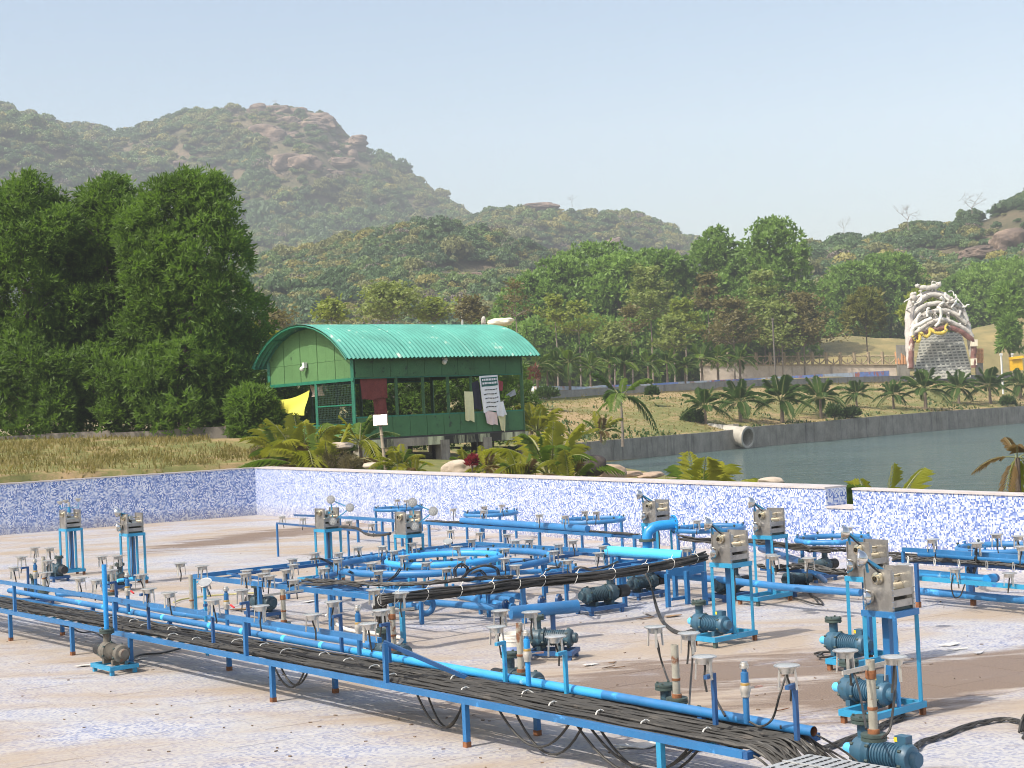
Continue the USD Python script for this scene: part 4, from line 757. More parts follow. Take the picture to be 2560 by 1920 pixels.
def gcloth(label, cat, corners, m, x=-.18, seed=0):
    t = thing('cloth', label, cat); P = [at_y(*px('T', a, b), 0) * 0 for a, b in corners]; Q = []
    for a, b in corners:
        d = ray(*px('T', a, b)); A = np.array([[-HN[0], -d[0]], [-HN[1], -d[1]]]); q0 = HX + HL * x; yk, tk = np.linalg.solve(A, -q0[:2]); Q.append(EYE + d * tk)
    Q = np.array(Q); u = np.linspace(0, 1, 9); g = np.array([[(Q[0] * (1 - a) + Q[1] * a) * (1 - b) + (Q[3] * (1 - a) + Q[2] * a) * b - HL * .10 * math.sin(a * 5 + b * 4 + seed) * b - ez * .12 * math.sin(PI * a) * (1 - b) for a in u] for b in u]); MB().grid(g).build('cloth', m, t, smooth=True)
gcloth('bright yellow sheet stretched in the gable opening of the hut', 'cloth', [(185, 680), (435, 612), (405, 790), (225, 775)], 'cloth_yellow', -.2); gcloth('beige shirt hanging on the gable post of the hut', 'shirt', [(440, 570), (533, 570), (528, 650), (445, 660)], 'cloth_beige', .35, 2)

# ------------------------------------------------------------------ floodlight that is switched on
fp = Y('T', 975, 1165, 46.5); ft = Y('T', 940, 870, 46.5); gzf = float(ground_z(fp[0], fp[1]))
fl_ = thing('floodlight', 'lit floodlight on a bamboo pole behind the pool wall', 'floodlight', group=None); paint('bamboo', (0.33, 0.27, 0.19), .8, var=.2, scale=6); paint('lamp_housing', (0.10, 0.09, 0.08), .5)
mat('lamp_glow', {'e': ('emission', {'color': (1.0, 0.86, 0.66), 'strength': 9.0})}, [], 'e.emission')
P = np.array([[fp[0], fp[1], gzf - .2], fp, fp * .5 + ft * .5, ft]); MB().tube(P, [.055, .055, .05, .045], 10).build('pole', 'bamboo', fl_)
for f in (.25, .5, .8): c = fp * (1 - f) + ft * f; MB().lathe([(.05, -.02), (.062, -.01), (.062, .01), (.05, .02)], c, ft - fp, 10).build('knot', 'bamboo', fl_)
lc = Y('T', 937, 822, 46.4); MB().box(lc + [0, .08, 0], (.46, .14, .36)).build('housing', 'lamp_housing', fl_, smooth=False); MB().box(lc + [0, -.002, 0], (.42, .012, .31)).build('glass', 'lamp_glow', fl_, smooth=False); MB().beam(lc + [0, .08, -.30], lc + [0, .08, -.17], .05).build('bracket', 'lamp_housing', fl_, smooth=False)

# ------------------------------------------------------------------ low wall and dry grass on the left
lw = thing('low_wall', 'low weathered concrete wall below the dark trees at the left', 'wall')
w0, w1 = at_y(-700, 1150, 60), at_y(597, 1098, 61); n = 8
for k in range(n):
    a, b = w0 + (w1 - w0) * k / n, w0 + (w1 - w0) * (k + 1) / n; g = (b - a)[:2] / np.linalg.norm((b - a)[:2]) * .008; za_, zb_ = at_y(597, 1068, 61)[2] + .04 * (k % 2), at_y(0, 1086, 60.5)[2]
    zt = zb_ + (za_ - zb_) * (k + 1) / n; ribbon_panel(lw, a[:2] + g, b[:2] - g, min(a[2], b[2]) - 1.2, zt + .02 * (k % 3), min(a[2], b[2]) - 1.2, zt + .02 * (k % 3), .22, 'low_wall_concrete')
leaf('dry_blade', [(0.15, 0.13, 0.035), (0.25, 0.20, 0.075), (0.34, 0.26, 0.12), (0.40, 0.31, 0.16)], .3, scale=.5, rough=.7)
leaf('weed_leaf', [(0.035, 0.07, 0.015), (0.06, 0.11, 0.022), (0.10, 0.15, 0.035)], .3, scale=.5)
def blades(p, h, w, rg_, lean=.6):
    n = len(p); a = rg_.uniform(0, 2 * PI, n); d = np.c_[np.cos(a), np.sin(a), np.zeros(n)]; s = np.c_[-d[:, 1], d[:, 0], np.zeros(n)]; hh = (h * rg_.uniform(.5, 1.3, n))[:, None]; le = hh * rg_.uniform(.1, lean, n)[:, None]
    a0, b0_ = p - s * w, p + s * w; m = p + d * le * .4 + np.c_[np.zeros((n, 2)), hh * .7]; tip = p + d * le + np.c_[np.zeros((n, 2)), hh]; V = np.stack([a0, b0_, m + s * w * .6, m - s * w * .6, tip], 1).reshape(-1, 3); k = np.arange(n)[:, None] * 5
    return V, np.vstack([k + [0, 1, 2], k + [0, 2, 3], k + [3, 2, 4]])
rg2 = np.random.default_rng(21)
N = 30000; q = np.array([C0 + dl * s_ + nl * o for s_, o in zip(rg2.uniform(-1.5, 17, N), .35 + 15 * rg2.uniform(size=N) ** 1.2)]); side_ok = (q - w0[:2]) @ np.array([-(w1 - w0)[1], (w1 - w0)[0]]) < 0
q = q[side_ok]; dens = meshkit.fbm(np.c_[q * .7, np.zeros(len(q))], 3, 5); q = q[rg2.uniform(size=len(q)) < np.clip((dens - .25) * 2.6, .1, 1)]
gzq = ground_z(q[:, 0], q[:, 1]); lump = meshkit.fbm(np.c_[q * .9, np.zeros(len(q))], 2, 6)
V, Fc = blades(np.c_[q, gzq - .02], .10 + .16 * lump, .022, rg2, .9); tag(MB().add(V, Fc).build('dry_grass', 'dry_blade', smooth=False), 'dry straw-coloured grass on the slope behind the left pool wall', 'grass', kind='stuff')
# weeds on the far bank
N = 5200; X = rg2.uniform(1340, 2640, N); f = rg2.uniform(0, 1, N) ** 1.3; q = np.array([col(x, fdep(x) + .4 + (udep(x) - fdep(x) - 1.2) * t) for x, t in zip(X, f)]); dens = meshkit.fbm(np.c_[q * .22, np.zeros(N)], 3, 15); q = q[(dens > .60) | ((f < .06) & (dens > .45))]
zq = far_ground(q); V, Fc = blades(np.c_[q, zq - .05], .26, .09, rg2, 1.4); tag(MB().add(V, Fc).build('bank_weeds', 'weed_leaf', smooth=False), 'low green weeds scattered on the far bank', 'weeds', kind='stuff')
N = 9000; X = rg2.uniform(1340, 2640, N); f = rg2.uniform(0, 1, N); q = np.array([col(x, fdep(x) + .4 + (udep(x) - fdep(x) - 1.2) * t) for x, t in zip(X, f)]); zq = far_ground(q); V, Fc = blades(np.c_[q, zq - .03], .13, .05, rg2, 1.4); tag(MB().add(V, Fc).build('bank_grass', 'dry_blade', smooth=False), 'dry grass tufts on the far bank', 'grass', kind='stuff')

# ------------------------------------------------------------------ trees
leaf('acacia_leaf', [(0.070, 0.126, 0.018), (0.121, 0.209, 0.030), (0.191, 0.290, 0.044), (0.295, 0.386, 0.074)], .42, scale=.45, spec=.3, rough=.6)
leaf('broad_leaf', [(0.111, 0.197, 0.037), (0.188, 0.300, 0.053), (0.292, 0.412, 0.078)], .28, scale=.25); leaf('broad_leaf_light', [(0.131, 0.223, 0.040), (0.208, 0.331, 0.059), (0.294, 0.430, 0.082)], .28, scale=.25)
leaf('tier_olive', [(0.154, 0.197, 0.048), (0.240, 0.283, 0.068), (0.343, 0.369, 0.103)], .3, scale=.4); leaf('tier_yellow', [(0.166, 0.206, 0.028), (0.262, 0.304, 0.041), (0.386, 0.372, 0.055)], .35, scale=.4); leaf('tier_brown', [(0.119, 0.106, 0.035), (0.181, 0.150, 0.053), (0.237, 0.194, 0.075)], .25, scale=.4); leaf('mango_gold', [(0.10, 0.12, 0.02), (0.20, 0.17, 0.03), (0.34, 0.22, 0.04)], .3, scale=.6)
paint('bark', (0.14, 0.11, 0.085), .95, var=.3, scale=5, bump=.4); paint('pale_bark', (0.21, 0.175, 0.14), .9, var=.2, scale=4); paint('palm_bark', (0.17, 0.13, 0.095), .95, var=.25, scale=6)
def leaf_quads(p, d, L, W, rg_):
    """kite-shaped leaves at p pointing along d"""
    n = len(p); s = np.cross(d, rg_.normal(size=(n, 3))); s /= np.maximum(np.linalg.norm(s, axis=1, keepdims=True), 1e-6); L = (L * rg_.uniform(.7, 1.25, n))[:, None]; W = W * L / L.mean()
    V = np.stack([p, p + d * L * .45 + s * W, p + d * L, p + d * L * .45 - s * W], 1).reshape(-1, 3); return V, np.arange(4 * n).reshape(n, 4)
def trunk_mesh(base, h, r, rg_, forks=3, spread=.25):
    m = MB(); n = 7; w = np.cumsum(rg_.normal(size=(n, 2)) * h * .012, axis=0); P = np.c_[base[0] + w[:, 0], base[1] + w[:, 1], base[2] + np.linspace(-.3, h * .85, n)]; m.tube(P, np.linspace(r, r * .3, n), 8)
    for k in range(forks * 3):
        i = rg_.integers(2, n - 1); a = rg_.uniform(0, 2 * PI); d = np.array([math.cos(a), math.sin(a), 1.2]); e = P[i] + d * h * spread * rg_.uniform(.6, 1.2); m.tube([P[i], (P[i] + e) / 2 + [0, 0, h * .02], e], [r * .4, r * .28, r * .1], 6)
    return m
def tall_tree(label, base, h, R, seed, n_ros=3000, L=.27, W=.036, m='acacia_leaf', z0=.06, group=None, prof=None, per=9, name='acacia_tree', cat='tree'):
    rg_ = np.random.default_rng(seed); t = thing(name, label, cat, group=group); trunk_mesh(base, h, h * .017, rg_, spread=.10).build('trunk', 'bark', t)
    prof = prof or [(0, .45), (.08, .85), (.3, 1.0), (.6, .92), (.8, .70), (.92, .42), (1.0, .08)]
    nc = 46 if name == 'leafy_bush' else 100; ng = (np.arange(nc) + .5) / nc; uc = np.clip(ng ** .85 + rg_.normal(size=nc) * .03, .01, .985); ac = (np.arange(nc) * 2.39996 + rg_.normal(size=nc) * .35); Rc = np.interp(uc, [p[0] for p in prof], [p[1] for p in prof]) * R
    rc = Rc * np.where(rg_.uniform(size=nc) < .8, rg_.uniform(.62, .98, nc), rg_.uniform(.1, .5, nc)); cc = np.c_[base[0] + rc * np.cos(ac), base[1] + rc * np.sin(ac), base[2] + h * (z0 + (1 - z0) * uc)]
    size = np.clip(R * .34, .35, 2.2) * rg_.uniform(.65, 1.25, nc) * np.where(uc > .93, .6, 1); size = np.minimum(size, (base[2] + h * 1.01 - cc[:, 2]) * .8 + .15)
    out = np.c_[np.cos(ac), np.sin(ac), np.full(nc, .7)] * (rc / np.maximum(R, .1))[:, None]; ci = rg_.choice(nc, n_ros, p=size ** 2 / (size ** 2).sum()); dv = rg_.normal(size=(n_ros, 3)) + out[ci] * .9 + [0, 0, .35]; dv /= np.linalg.norm(dv, axis=1)[:, None]
    c = cc[ci] + dv * (size[ci] * (1 - .45 * rg_.uniform(size=n_ros) ** 2))[:, None] * [1, 1, 1.1]; ax = dv + [0, 0, .25] + rg_.normal(size=(n_ros, 3)) * .25; ax /= np.linalg.norm(ax, axis=1)[:, None]
    p = np.repeat(c, per, 0); d = np.repeat(ax, per, 0) * .75 + rg_.normal(size=(n_ros * per, 3)) * .62; d /= np.linalg.norm(d, axis=1)[:, None]; p = p + rg_.normal(size=p.shape) * .05 + np.repeat(ax, per, 0) * rg_.uniform(0, .25, (n_ros * per, 1))
    V, Fq = leaf_quads(p, d, L, W, rg_); MB().add(V, Fq).build('crown', m, t, smooth=False); return t
def gb(x, d): c = col(x, d); return np.array([c[0], c[1], 2.75])
for k, (x, d, topy, wpx, lab) in enumerate([(95, 64.5, 428, 285, 'leftmost tall dense acacia with a broad crown'), (305, 66, 436, 235, 'middle tall dense acacia between two broader ones'), (492, 64, 424, 330, 'tall dense acacia beside the hut, right one of the row'), (-120, 66, 445, 260, 'tall acacia cut by the left edge of the picture'), (205, 69, 560, 220, 'shorter dark acacia filling the gap behind the left ones'), (400, 69, 585, 240, 'shorter dark acacia filling the gap left of the hut-side one')]):
    b = gb(x, d); h = (at_y(x, topy, d)[2] - b[2]) * .965; tall_tree(lab, b, h, wpx / F * d * .50, 300 + k, 6500 if k < 3 else 3200, group='tall acacias at the left')
for k, (x, d, topy, wpx, lab) in enumerate([(590, 66, 800, 110, 'dark lower acacia bush touching the hut roof'), (632, 60, 985, 80, 'dark shrub at the left foot of the hut'), (55, 62.5, 850, 220, 'low leafy growth under the leftmost acacia'), (250, 63, 880, 240, 'low leafy growth under the middle acacia'), (455, 62.5, 860, 260, 'low leafy growth under the acacia beside the hut')]):
    b = gb(x, d); b[2] -= .5; h = at_y(x, topy, d)[2] - b[2]; tall_tree(lab, b, h, wpx / F * d * .6, 330 + k, 1500, z0=.05, name='leafy_bush', cat='bush', group='bushes under the acacias')
def far_tree_at(label, x, topy, wpx, d, seed, m='broad_leaf', basey=None, group='dense green trees beyond the river', prof=None, n=2600):
    b = col(x, d); z = float(far_ground(b)[0]); base = np.array([b[0], b[1], z]); h = at_y(x, topy, d)[2] - z; R = wpx / F * d * .66; rg_ = np.random.default_rng(seed)
    return tall_tree(label, base, h, R, seed, n, .62, .15, m, .03, group, prof or (prof or ([(0, .7), (.12, 1.0), (.4, 1.0), (.62, .92), (.8, .75), (.92, .5), (1, .12)] if 'con' not in label else [(0, .7), (.12, 1.0), (.35, 1.0), (.55, .84), (.75, .58), (.9, .32), (1, .06)])), 7, 'green_tree')
FT = [(1345, 690, 130, 196, 'broad_leaf', 'dense green tree just right of the hut roof'), (1420, 650, 170, 200, 'broad_leaf', 'dense green tree second from the hut roof'), (1500, 613, 165, 204, 'broad_leaf', 'highest dome of the green tree group behind the hut'), (1560, 640, 150, 198, 'broad_leaf_light', 'lighter green tree in front of the domed group'), (1640, 632, 160, 202, 'broad_leaf', 'dense green tree at the right of the domed group'),
      (1715, 675, 130, 206, 'broad_leaf', 'lower dark green tree between the domed group and the cones'), (1812, 578, 150, 204, 'broad_leaf', 'tall conical green tree, left one of two'), (1946, 550, 170, 200, 'broad_leaf', 'tallest conical green tree, right one of two'), (1880, 700, 150, 208, 'broad_leaf', 'lower green tree between the two cones'), (2145, 662, 115, 232, 'broad_leaf', 'round green tree behind the mound, left one'), (2232, 640, 130, 236, 'broad_leaf', 'round green tree behind the mound, right one'),
      (2070, 740, 120, 240, 'broad_leaf_light', 'pale green bushy tree left of the mound trees'), (2440, 690, 120, 240, 'broad_leaf', 'dark green tree right of the sculpted gate'), (2530, 655, 180, 236, 'broad_leaf_light', 'light green tree at the right edge beyond the gate'), (2380, 745, 100, 232, 'broad_leaf', 'low green tree just behind the sculpted gate'), (2620, 700, 170, 240, 'broad_leaf', 'green tree cut by the right edge of the picture'),
      (1250, 800, 110, 190, 'broad_leaf_light', 'small tree above the right end of the hut roof'), (1380, 800, 120, 185, 'broad_leaf', 'low dark tree behind the palms next to the hut'), (1500, 800, 130, 186, 'broad_leaf', 'low dark tree in the middle behind the palm row'), (1620, 800, 130, 186, 'broad_leaf', 'low dark tree below the domed group'), (1760, 790, 130, 188, 'broad_leaf', 'low dark tree below the left conical tree')]
for k, (x, ty, w_, d, m, lab) in enumerate(FT): far_tree_at(lab, x, ty, w_, d, 400 + k, m)
def tier_tree(label, x, topy, y0, wpx, d, seed, m='tier_olive', tiers=4, dens=1.0, name='tier_tree', bm='pale_bark'):
    """a thin-trunked tree with flat branch tiers"""
    b = col(x, d); z = float(far_ground(b)[0]); rg_ = np.random.default_rng(seed); top = at_y(x, topy, d)[2]; low = at_y(x, y0, d)[2]; R = wpx / F * d * .5; t = thing(name, label, 'tree'); tm = MB(); tm.tube([[b[0], b[1], z - .3], [b[0] + .1, b[1], (z + top) / 2], [b[0], b[1], top]], [.12, .08, .02], 7); P, D = [], []
    for k in range(tiers):
        f = k / max(tiers - 1, 1); zz = low + (top - low) * f; Rk = R * (1 - .55 * f) * rg_.uniform(.85, 1.1); nb = 7
        for j in range(nb):
            a = 2 * PI * j / nb + rg_.uniform(-.3, .3) + k; dr_ = np.array([math.cos(a), math.sin(a), 0]); L_ = Rk * rg_.uniform(.65, 1.1); up_ = rg_.uniform(.15, .55); s0_ = np.array([b[0], b[1], zz]); e = s0_ + dr_ * L_ + ez * L_ * up_; tm.tube([s0_, s0_ + dr_ * L_ * .5 + ez * L_ * up_ * .62, e], [.05, .035, .015], 5)
            n = int(75 * dens); tt_ = rg_.uniform(.25, 1.05, n)[:, None]; P.append(s0_ + (e - s0_) * tt_ + rg_.normal(size=(n, 3)) * [L_ * .14, L_ * .14, .30] + ez * .15); dd_ = rg_.normal(size=(n, 3)) * [1, 1, .35]; D.append(dd_ / np.linalg.norm(dd_, axis=1)[:, None])
    tm.build('trunk', bm, t); V, Fq = leaf_quads(np.vstack(P), np.vstack(D), .46, .12, rg_); MB().add(V, Fq).build('crown', m, t, smooth=False)
for k, (x, ty, y0, w_, d, m, ti, de, lab) in enumerate([(1398, 760, 800, 95, 165, 'tier_yellow', 2, 1.1, 'yellow-green tiered tree with a bare thin trunk near the hut'), (1455, 778, 828, 120, 168, 'tier_yellow', 2, 1.2, 'bright yellow-green tiered tree right of the bare-trunked one'), (1636, 690, 800, 155, 178, 'tier_olive', 5, 1.2, 'tall olive tiered tree before the domed group'), (1585, 785, 830, 100, 170, 'tier_brown', 2, .7, 'sparse brown tiered tree with a forked pale trunk'),
    (1780, 705, 770, 110, 182, 'tier_brown', 3, 1.0, 'brown tiered tree before the left conical tree'), (1720, 770, 835, 120, 172, 'tier_yellow', 3, 1.0, 'yellow-green tiered tree left of the brown spreading ones'), (1840, 770, 860, 170, 176, 'tier_brown', 4, 1.3, 'broad brown spreading tree in the middle of the bank'), (1918, 700, 850, 140, 180, 'tier_olive', 5, 1.1, 'olive tiered tree before the tallest cone'), (2015, 755, 865, 200, 178, 'tier_brown', 5, 1.5, 'big dense brown spreading tree before the heart fence'),
    (1960, 780, 870, 150, 176, 'tier_olive', 4, 1.2, 'olive spreading tree left of the big brown one'), (1690, 815, 870, 130, 168, 'tier_olive', 3, 1.1, 'low olive spreading tree above the palm row'), (1540, 830, 875, 110, 166, 'tier_olive', 3, 1.0, 'low olive tree behind the palms in mid bank'), (840, 770, 800, 110, 150, 'tier_yellow', 3, 1.0, 'yellowish spreading tree above the gable of the hut'), (985, 735, 800, 220, 155, 'tier_olive', 4, 1.4, 'wide olive spreading tree above the hut roof'), (1090, 765, 800, 130, 158, 'tier_yellow', 3, 1.0, 'yellow-green spreading tree above the right half of the hut roof'),
    (700, 800, 820, 110, 140, 'tier_brown', 2, 1.0, 'brownish bushy tree left above the gable'), (1190, 760, 800, 120, 160, 'tier_brown', 3, .7, 'sparse brown tree above the right end of the hut roof'), (1300, 720, 790, 110, 165, 'tier_brown', 3, .25, 'bare pale-branched tree behind the right end of the hut roof')]): tier_tree(lab, x, ty, y0, w_, d, 500 + k, m, ti, de)
def mango(label, x, topy, boty, wpx, d, seed, m): b = col(x, d); z = float(far_ground(b)[0]); base = np.array([b[0], b[1], at_y(x, boty, d)[2] - .3]); t = tall_tree(label, base, at_y(x, topy, d)[2] - base[2], wpx / F * d * .56, seed, 420, .7, .12, m, .0, None, [(0, .6), (.2, 1), (.5, .7), (.8, .5), (1, .1)], 8, 'young_tree'); MB().tube([[b[0], b[1], z - .3], base + ez * .4], .08, 6).build('stem', 'bark', t)
mango('young gold-leaved tree standing on the grassy mound', 2174, 730, 812, 92, 184, 601, 'mango_gold'); mango('young drooping green tree at the right edge beyond the gate', 2528, 715, 800, 70, 186, 602, 'broad_leaf'); mango('thin young tree on the right part of the mound', 2530, 800, 870, 45, 182, 603, 'broad_leaf'); mango('bright yellow-green bush seen through the arches of the gate', 2325, 725, 800, 90, 174, 604, 'tier_yellow')
def bare_tree(label, x, y, w_, h_, d, seed, m='pale_bark'):
    rg_ = np.random.default_rng(seed); b = at_y(x, y, d); H = h_ / F * d; R = w_ / F * d / 2; t = thing('bare_tree', label, 'tree'); q = MB()
    def br(p, dr_, L, r, lv):
        e = p + dr_ * L; q.tube([p, (p + e) / 2 + rg_.normal(size=3) * L * .06, e], [r, r * .8, r * .6], 5)
        if lv: [br(e, (lambda v: v / np.linalg.norm(v))(dr_ + rg_.normal(size=3) * [.75, .5, .45] + [0, 0, .15]), L * rg_.uniform(.6, .85), r * .6, lv - 1) for _ in range(3)]
    br(b - ez * 1.0, np.array([0, 0, 1.0]), H * .4, H * .02, 4); q.build('branches', m, t)
for k, (x, y, w_, h_, d, lab) in enumerate([(2270, 565, 80, 62, 380, 'bare grey tree on the skyline of the right slope'), (2430, 535, 18, 62, 385, 'slim dead trunk on the skyline of the right slope'), (2110, 575, 40, 36, 380, 'small feathery tree on the skyline left of the bare one'), (1255, 620, 40, 44, 400, 'pale bare tree on the near hill'), (1268, 735, 60, 70, 330, 'pale bare tree low on the near hill'), (960, 600, 50, 50, 400, 'pale bare tree on the left part of the near hill'), (690, 262, 26, 18, 990, 'lone small tree on top of the bare summit'), (1430, 512, 30, 26, 750, 'bare tree on top of the lower hill')]): bare_tree(lab, x, y, w_, h_, d, 620 + k)

for k, (x, d, ty, w_, lab) in enumerate([(760, 70, 900, 150, 'dark bush behind the gable opening of the hut'), (880, 72, 905, 160, 'dark bush behind the left hut windows'), (1000, 73, 910, 160, 'dark bush behind the middle hut windows'), (1110, 74, 905, 150, 'dark bush behind the banner end of the hut'), (1230, 75, 900, 150, 'dark bush behind the right end of the hut')]):
    c = col(x, d); b = np.array([c[0], c[1], 1.2]); tall_tree(lab, b, at_y(x, ty, d)[2] - b[2], w_ / F * d * .62, 360 + k, 1300, z0=.05, name='leafy_bush', cat='bush', group='bushes behind the hut')
# ------------------------------------------------------------------ palms
leaf('coconut_leaf', [(0.045, 0.090, 0.018), (0.078, 0.143, 0.026), (0.130, 0.210, 0.042)], .3, scale=.8, spec=.3, rough=.55); leaf('areca_green', [(0.090, 0.151, 0.020), (0.165, 0.244, 0.029), (0.271, 0.331, 0.043)], .4, scale=.9); leaf('areca_yellow', [(0.207, 0.225, 0.020), (0.355, 0.338, 0.031), (0.532, 0.394, 0.041)], .4, scale=.9); leaf('areca_dry', [(0.12, 0.08, 0.03), (0.22, 0.14, 0.05), (0.34, 0.22, 0.07)], .3, scale=.9)
paint('rachis', (0.16, 0.17, 0.05), .6)
def frond(mb, stem, base, az, elev, L, droop, rg_, nl=22, wid=.30, lw=.022, vee=.5):
    d = np.array([math.cos(az), math.sin(az), 0]); s = np.array([-d[1], d[0], 0]); t = np.linspace(0, 1, 12); P = base + d * (L * (math.cos(elev) * t + .0))[:, None] + ez * (L * (math.sin(elev) * t - droop * t ** 2.2))[:, None]; stem.tube(P, np.linspace(.020, .005, 12) * (L / 1.5), 4)
    T_ = np.gradient(P, axis=0); T_ /= np.linalg.norm(T_, axis=1)[:, None]; V, Fc = [], []; u = np.linspace(.18, 1.0, nl)
    for sd in (-1, 1):
        for uu_ in u:
            i = min(uu_ * 11, 10.99); a = int(i); p = P[a] * (1 - i + a) + P[a + 1] * (i - a); tt_ = T_[a]; nn = np.cross(s, tt_); ln = wid * L * (math.sin(PI * (.12 + .86 * uu_)) ** .6) * rg_.uniform(.85, 1.1); dr_ = tt_ * .75 + s * sd * .8 + nn * (-vee) * -1 * .35; dr_ /= np.linalg.norm(dr_); w = np.cross(dr_, nn); w /= max(np.linalg.norm(w), 1e-6); w *= lw * L / 1.5
            e = p + dr_ * ln - ez * ln * .28 * rg_.uniform(.4, 1.5); m = p + dr_ * ln * .5 + ez * .02; k = len(V); V += [p, m + w, e, m - w]; Fc.append([k, k + 1, k + 2, k + 3])
    mb.add(V, Fc)
ZT = {}
def make_palm(name, label, cat, n, L, trunk, seed, m, elevs=(1.35, -.2), droop=.55, tr=.07, wid=.30, lw=.022, group=None, mats=None, nl=22, bm='palm_bark'):
    rg_ = np.random.default_rng(seed); t = thing(name, label, cat, group=group)
    if trunk > 0: P = np.array([[0, 0, -.4], [.03, 0, trunk * .5], [0, 0, trunk]]); MB().tube(P, [tr * 1.3, tr, tr * .8], 8).build('trunk', bm, t)
    for k in range(n):
        f = k / max(n - 1, 1); el = elevs[0] + (elevs[1] - elevs[0]) * f; az = k * 2.4 + rg_.uniform(-.3, .3); mb, st = MB(), MB(); b = np.array([math.cos(az) * .05, math.sin(az) * .05, trunk]); frond(mb, st, b, az, el, L * rg_.uniform(.8, 1.1) * (.8 + .4 * math.sin(PI * f) ** .5), droop * (.35 + .75 * f) * rg_.uniform(.8, 1.2), rg_, nl, wid, lw); ZT[t.GetPath()] = max(ZT.get(t.GetPath(), 0), max(v[:, 2].max() for v in mb.v))
        fr = mb.build('frond', mats[k % len(mats)] if mats else m, t, smooth=False); st.build('stalk', 'rachis', fr)
    return t
CP = [make_palm('coconut_palm', 'x', 'palm', 17, 1.75, 1.05, 701 + k, 'coconut_leaf', (1.5, .05), .62, .09, .27, .017, nl=26) for k in range(2)]
BANK = [('R', 235, 895, 505, 'leftmost full-grown of the coconut palms on the far river bank'), ('R', 555, 850, 512, 'coconut palm with a hanging frond, third of the bank row'), ('R', 850, 775, 550, 'small coconut palm in the middle of the bank row'), ('R', 1145, 785, 545, 'small yellowing coconut palm below the sculpted gate'), ('R', 1405, 790, 450, 'tallest coconut palm of the bank row, before the gate stair'), ('R', 1680, 745, 465, 'coconut palm before the right foot of the sculpted gate'), ('R', 1935, 745, 440, 'coconut palm left of the thin white pole'), ('R', 2180, 705, 450, 'coconut palm at the right edge below the yellow bin'),
        ('Q', 1665, 970, 640, 'dark green coconut palm above the round drain pipe'), ('Q', 1970, 945, 575, 'coconut palm with drooping fronds right of the drain pipe'), ('R', 2300, 700, 440, 'coconut palm cut by the right edge of the picture')]
used = {}
def place_palm(protos, k, name, label, cat, pos, H, unit, group, sx=1.0, rz=None):
    p = protos[k % len(protos)]; sc = max(H, .2) / ZT[p.GetPath()]; rz = k * 1.7 if rz is None else rz
    if p.GetPath() not in used: used[p.GetPath()] = 1; put_(p, pos, rz, (sc * sx, sc * sx, sc)); tag(p, label, cat, group)
    else: dup(p, name, label, cat, pos, rz, group, (sc * sx, sc * sx, sc))
def put_(o, p, rz, sc): o.GetAttribute('xformOp:translate').Set(Gf.Vec3d(*map(float, p))); o.GetAttribute('xformOp:rotateZ').Set(math.degrees(rz)); o.GetAttribute('xformOp:scale').Set(Gf.Vec3f(*map(float, sc)))
for k, (zn, x, yb, yt, lab) in enumerate(BANK):
    X, Yb = px(zn, x, yb); lo, hi = fdep(X) + .6, udep(X) - 1.5; ds = np.linspace(lo, hi, 50); zz = far_ground(np.array([col(X, d) for d in ds])); yy = [960 - F * ((np.array([*col(X, d), z]) - EYE) @ up) / ((np.array([*col(X, d), z]) - EYE) @ fw) for d, z in zip(ds, zz)]; i = int(np.argmin(np.abs(np.array(yy) - Yb))); c = np.array([*col(X, ds[i]), zz[i]]); H = at_y(*px(zn, x, yt), c[1])[2] - c[2]
    place_palm(CP, k, 'coconut_palm', lab, 'palm', c, H, 2.95, 'coconut palms on the river bank')
RP = [make_palm('row_palm', 'x', 'palm', 15, 1.7, 1.9, 711 + k, 'coconut_leaf', (1.5, -.05), .6, .09, .27, .02, mats=['coconut_leaf', 'coconut_leaf', 'areca_green']) for k in range(2)]
ROW = [(230, 690, 300), (320, 690, 380), (390, 660, 330), (510, 680, 270), (690, 670, 350), (860, 630, 270), (990, 640, 290), (1190, 645, 320), (1355, 640, 300), (1510, 625, 370), (1655, 620, 250), (1790, 605, 270), (1985, 600, 270)]
PLC = ['right beside the hut', 'second from the hut', 'third from the hut', 'fourth from the hut', 'fifth from the hut', 'sixth from the hut', 'at the middle, seventh from the hut', 'sixth from the heart fence', 'fifth from the heart fence', 'fourth from the heart fence', 'third from the heart fence', 'second from the heart fence', 'nearest to the heart fence']
for k, (x, yb, yt) in enumerate(ROW):
    X, Yb = px('Q', x, yb); d = udep(X) + 2.2 + (k % 3) * .8; c = np.array([*col(X, d), utop(X) - .1]); H = at_y(*px('Q', x, yt), d)[2] - c[2]; place_palm(RP, k, 'row_palm', f'palm of the row behind the path wall, {PLC[k]}', 'palm', c, H, 3.35, 'palms behind the path wall', 1.0)
AP = [make_palm('areca_palm', 'x', 'palm', 16, 1.5, .12, 721, 'areca_green', (1.5, .25), .62, .06, .30, .010, mats=['areca_green', 'areca_yellow', 'areca_yellow'], nl=17), make_palm('areca_palm', 'x', 'palm', 14, 1.5, .10, 722, 'areca_yellow', (1.5, .2), .66, .06, .28, .010, mats=['areca_yellow', 'areca_green', 'areca_yellow', 'areca_dry'], nl=17)]
def walld(x):
    """forward distance of the pool wall behind which a column of the picture looks"""
    d = ray(x, 1300); w = dr if x > 642 else dl; A = np.array([[d[0], -w[0]], [d[1], -w[1]]]); return np.linalg.solve(A, C0)[0] * d[1]
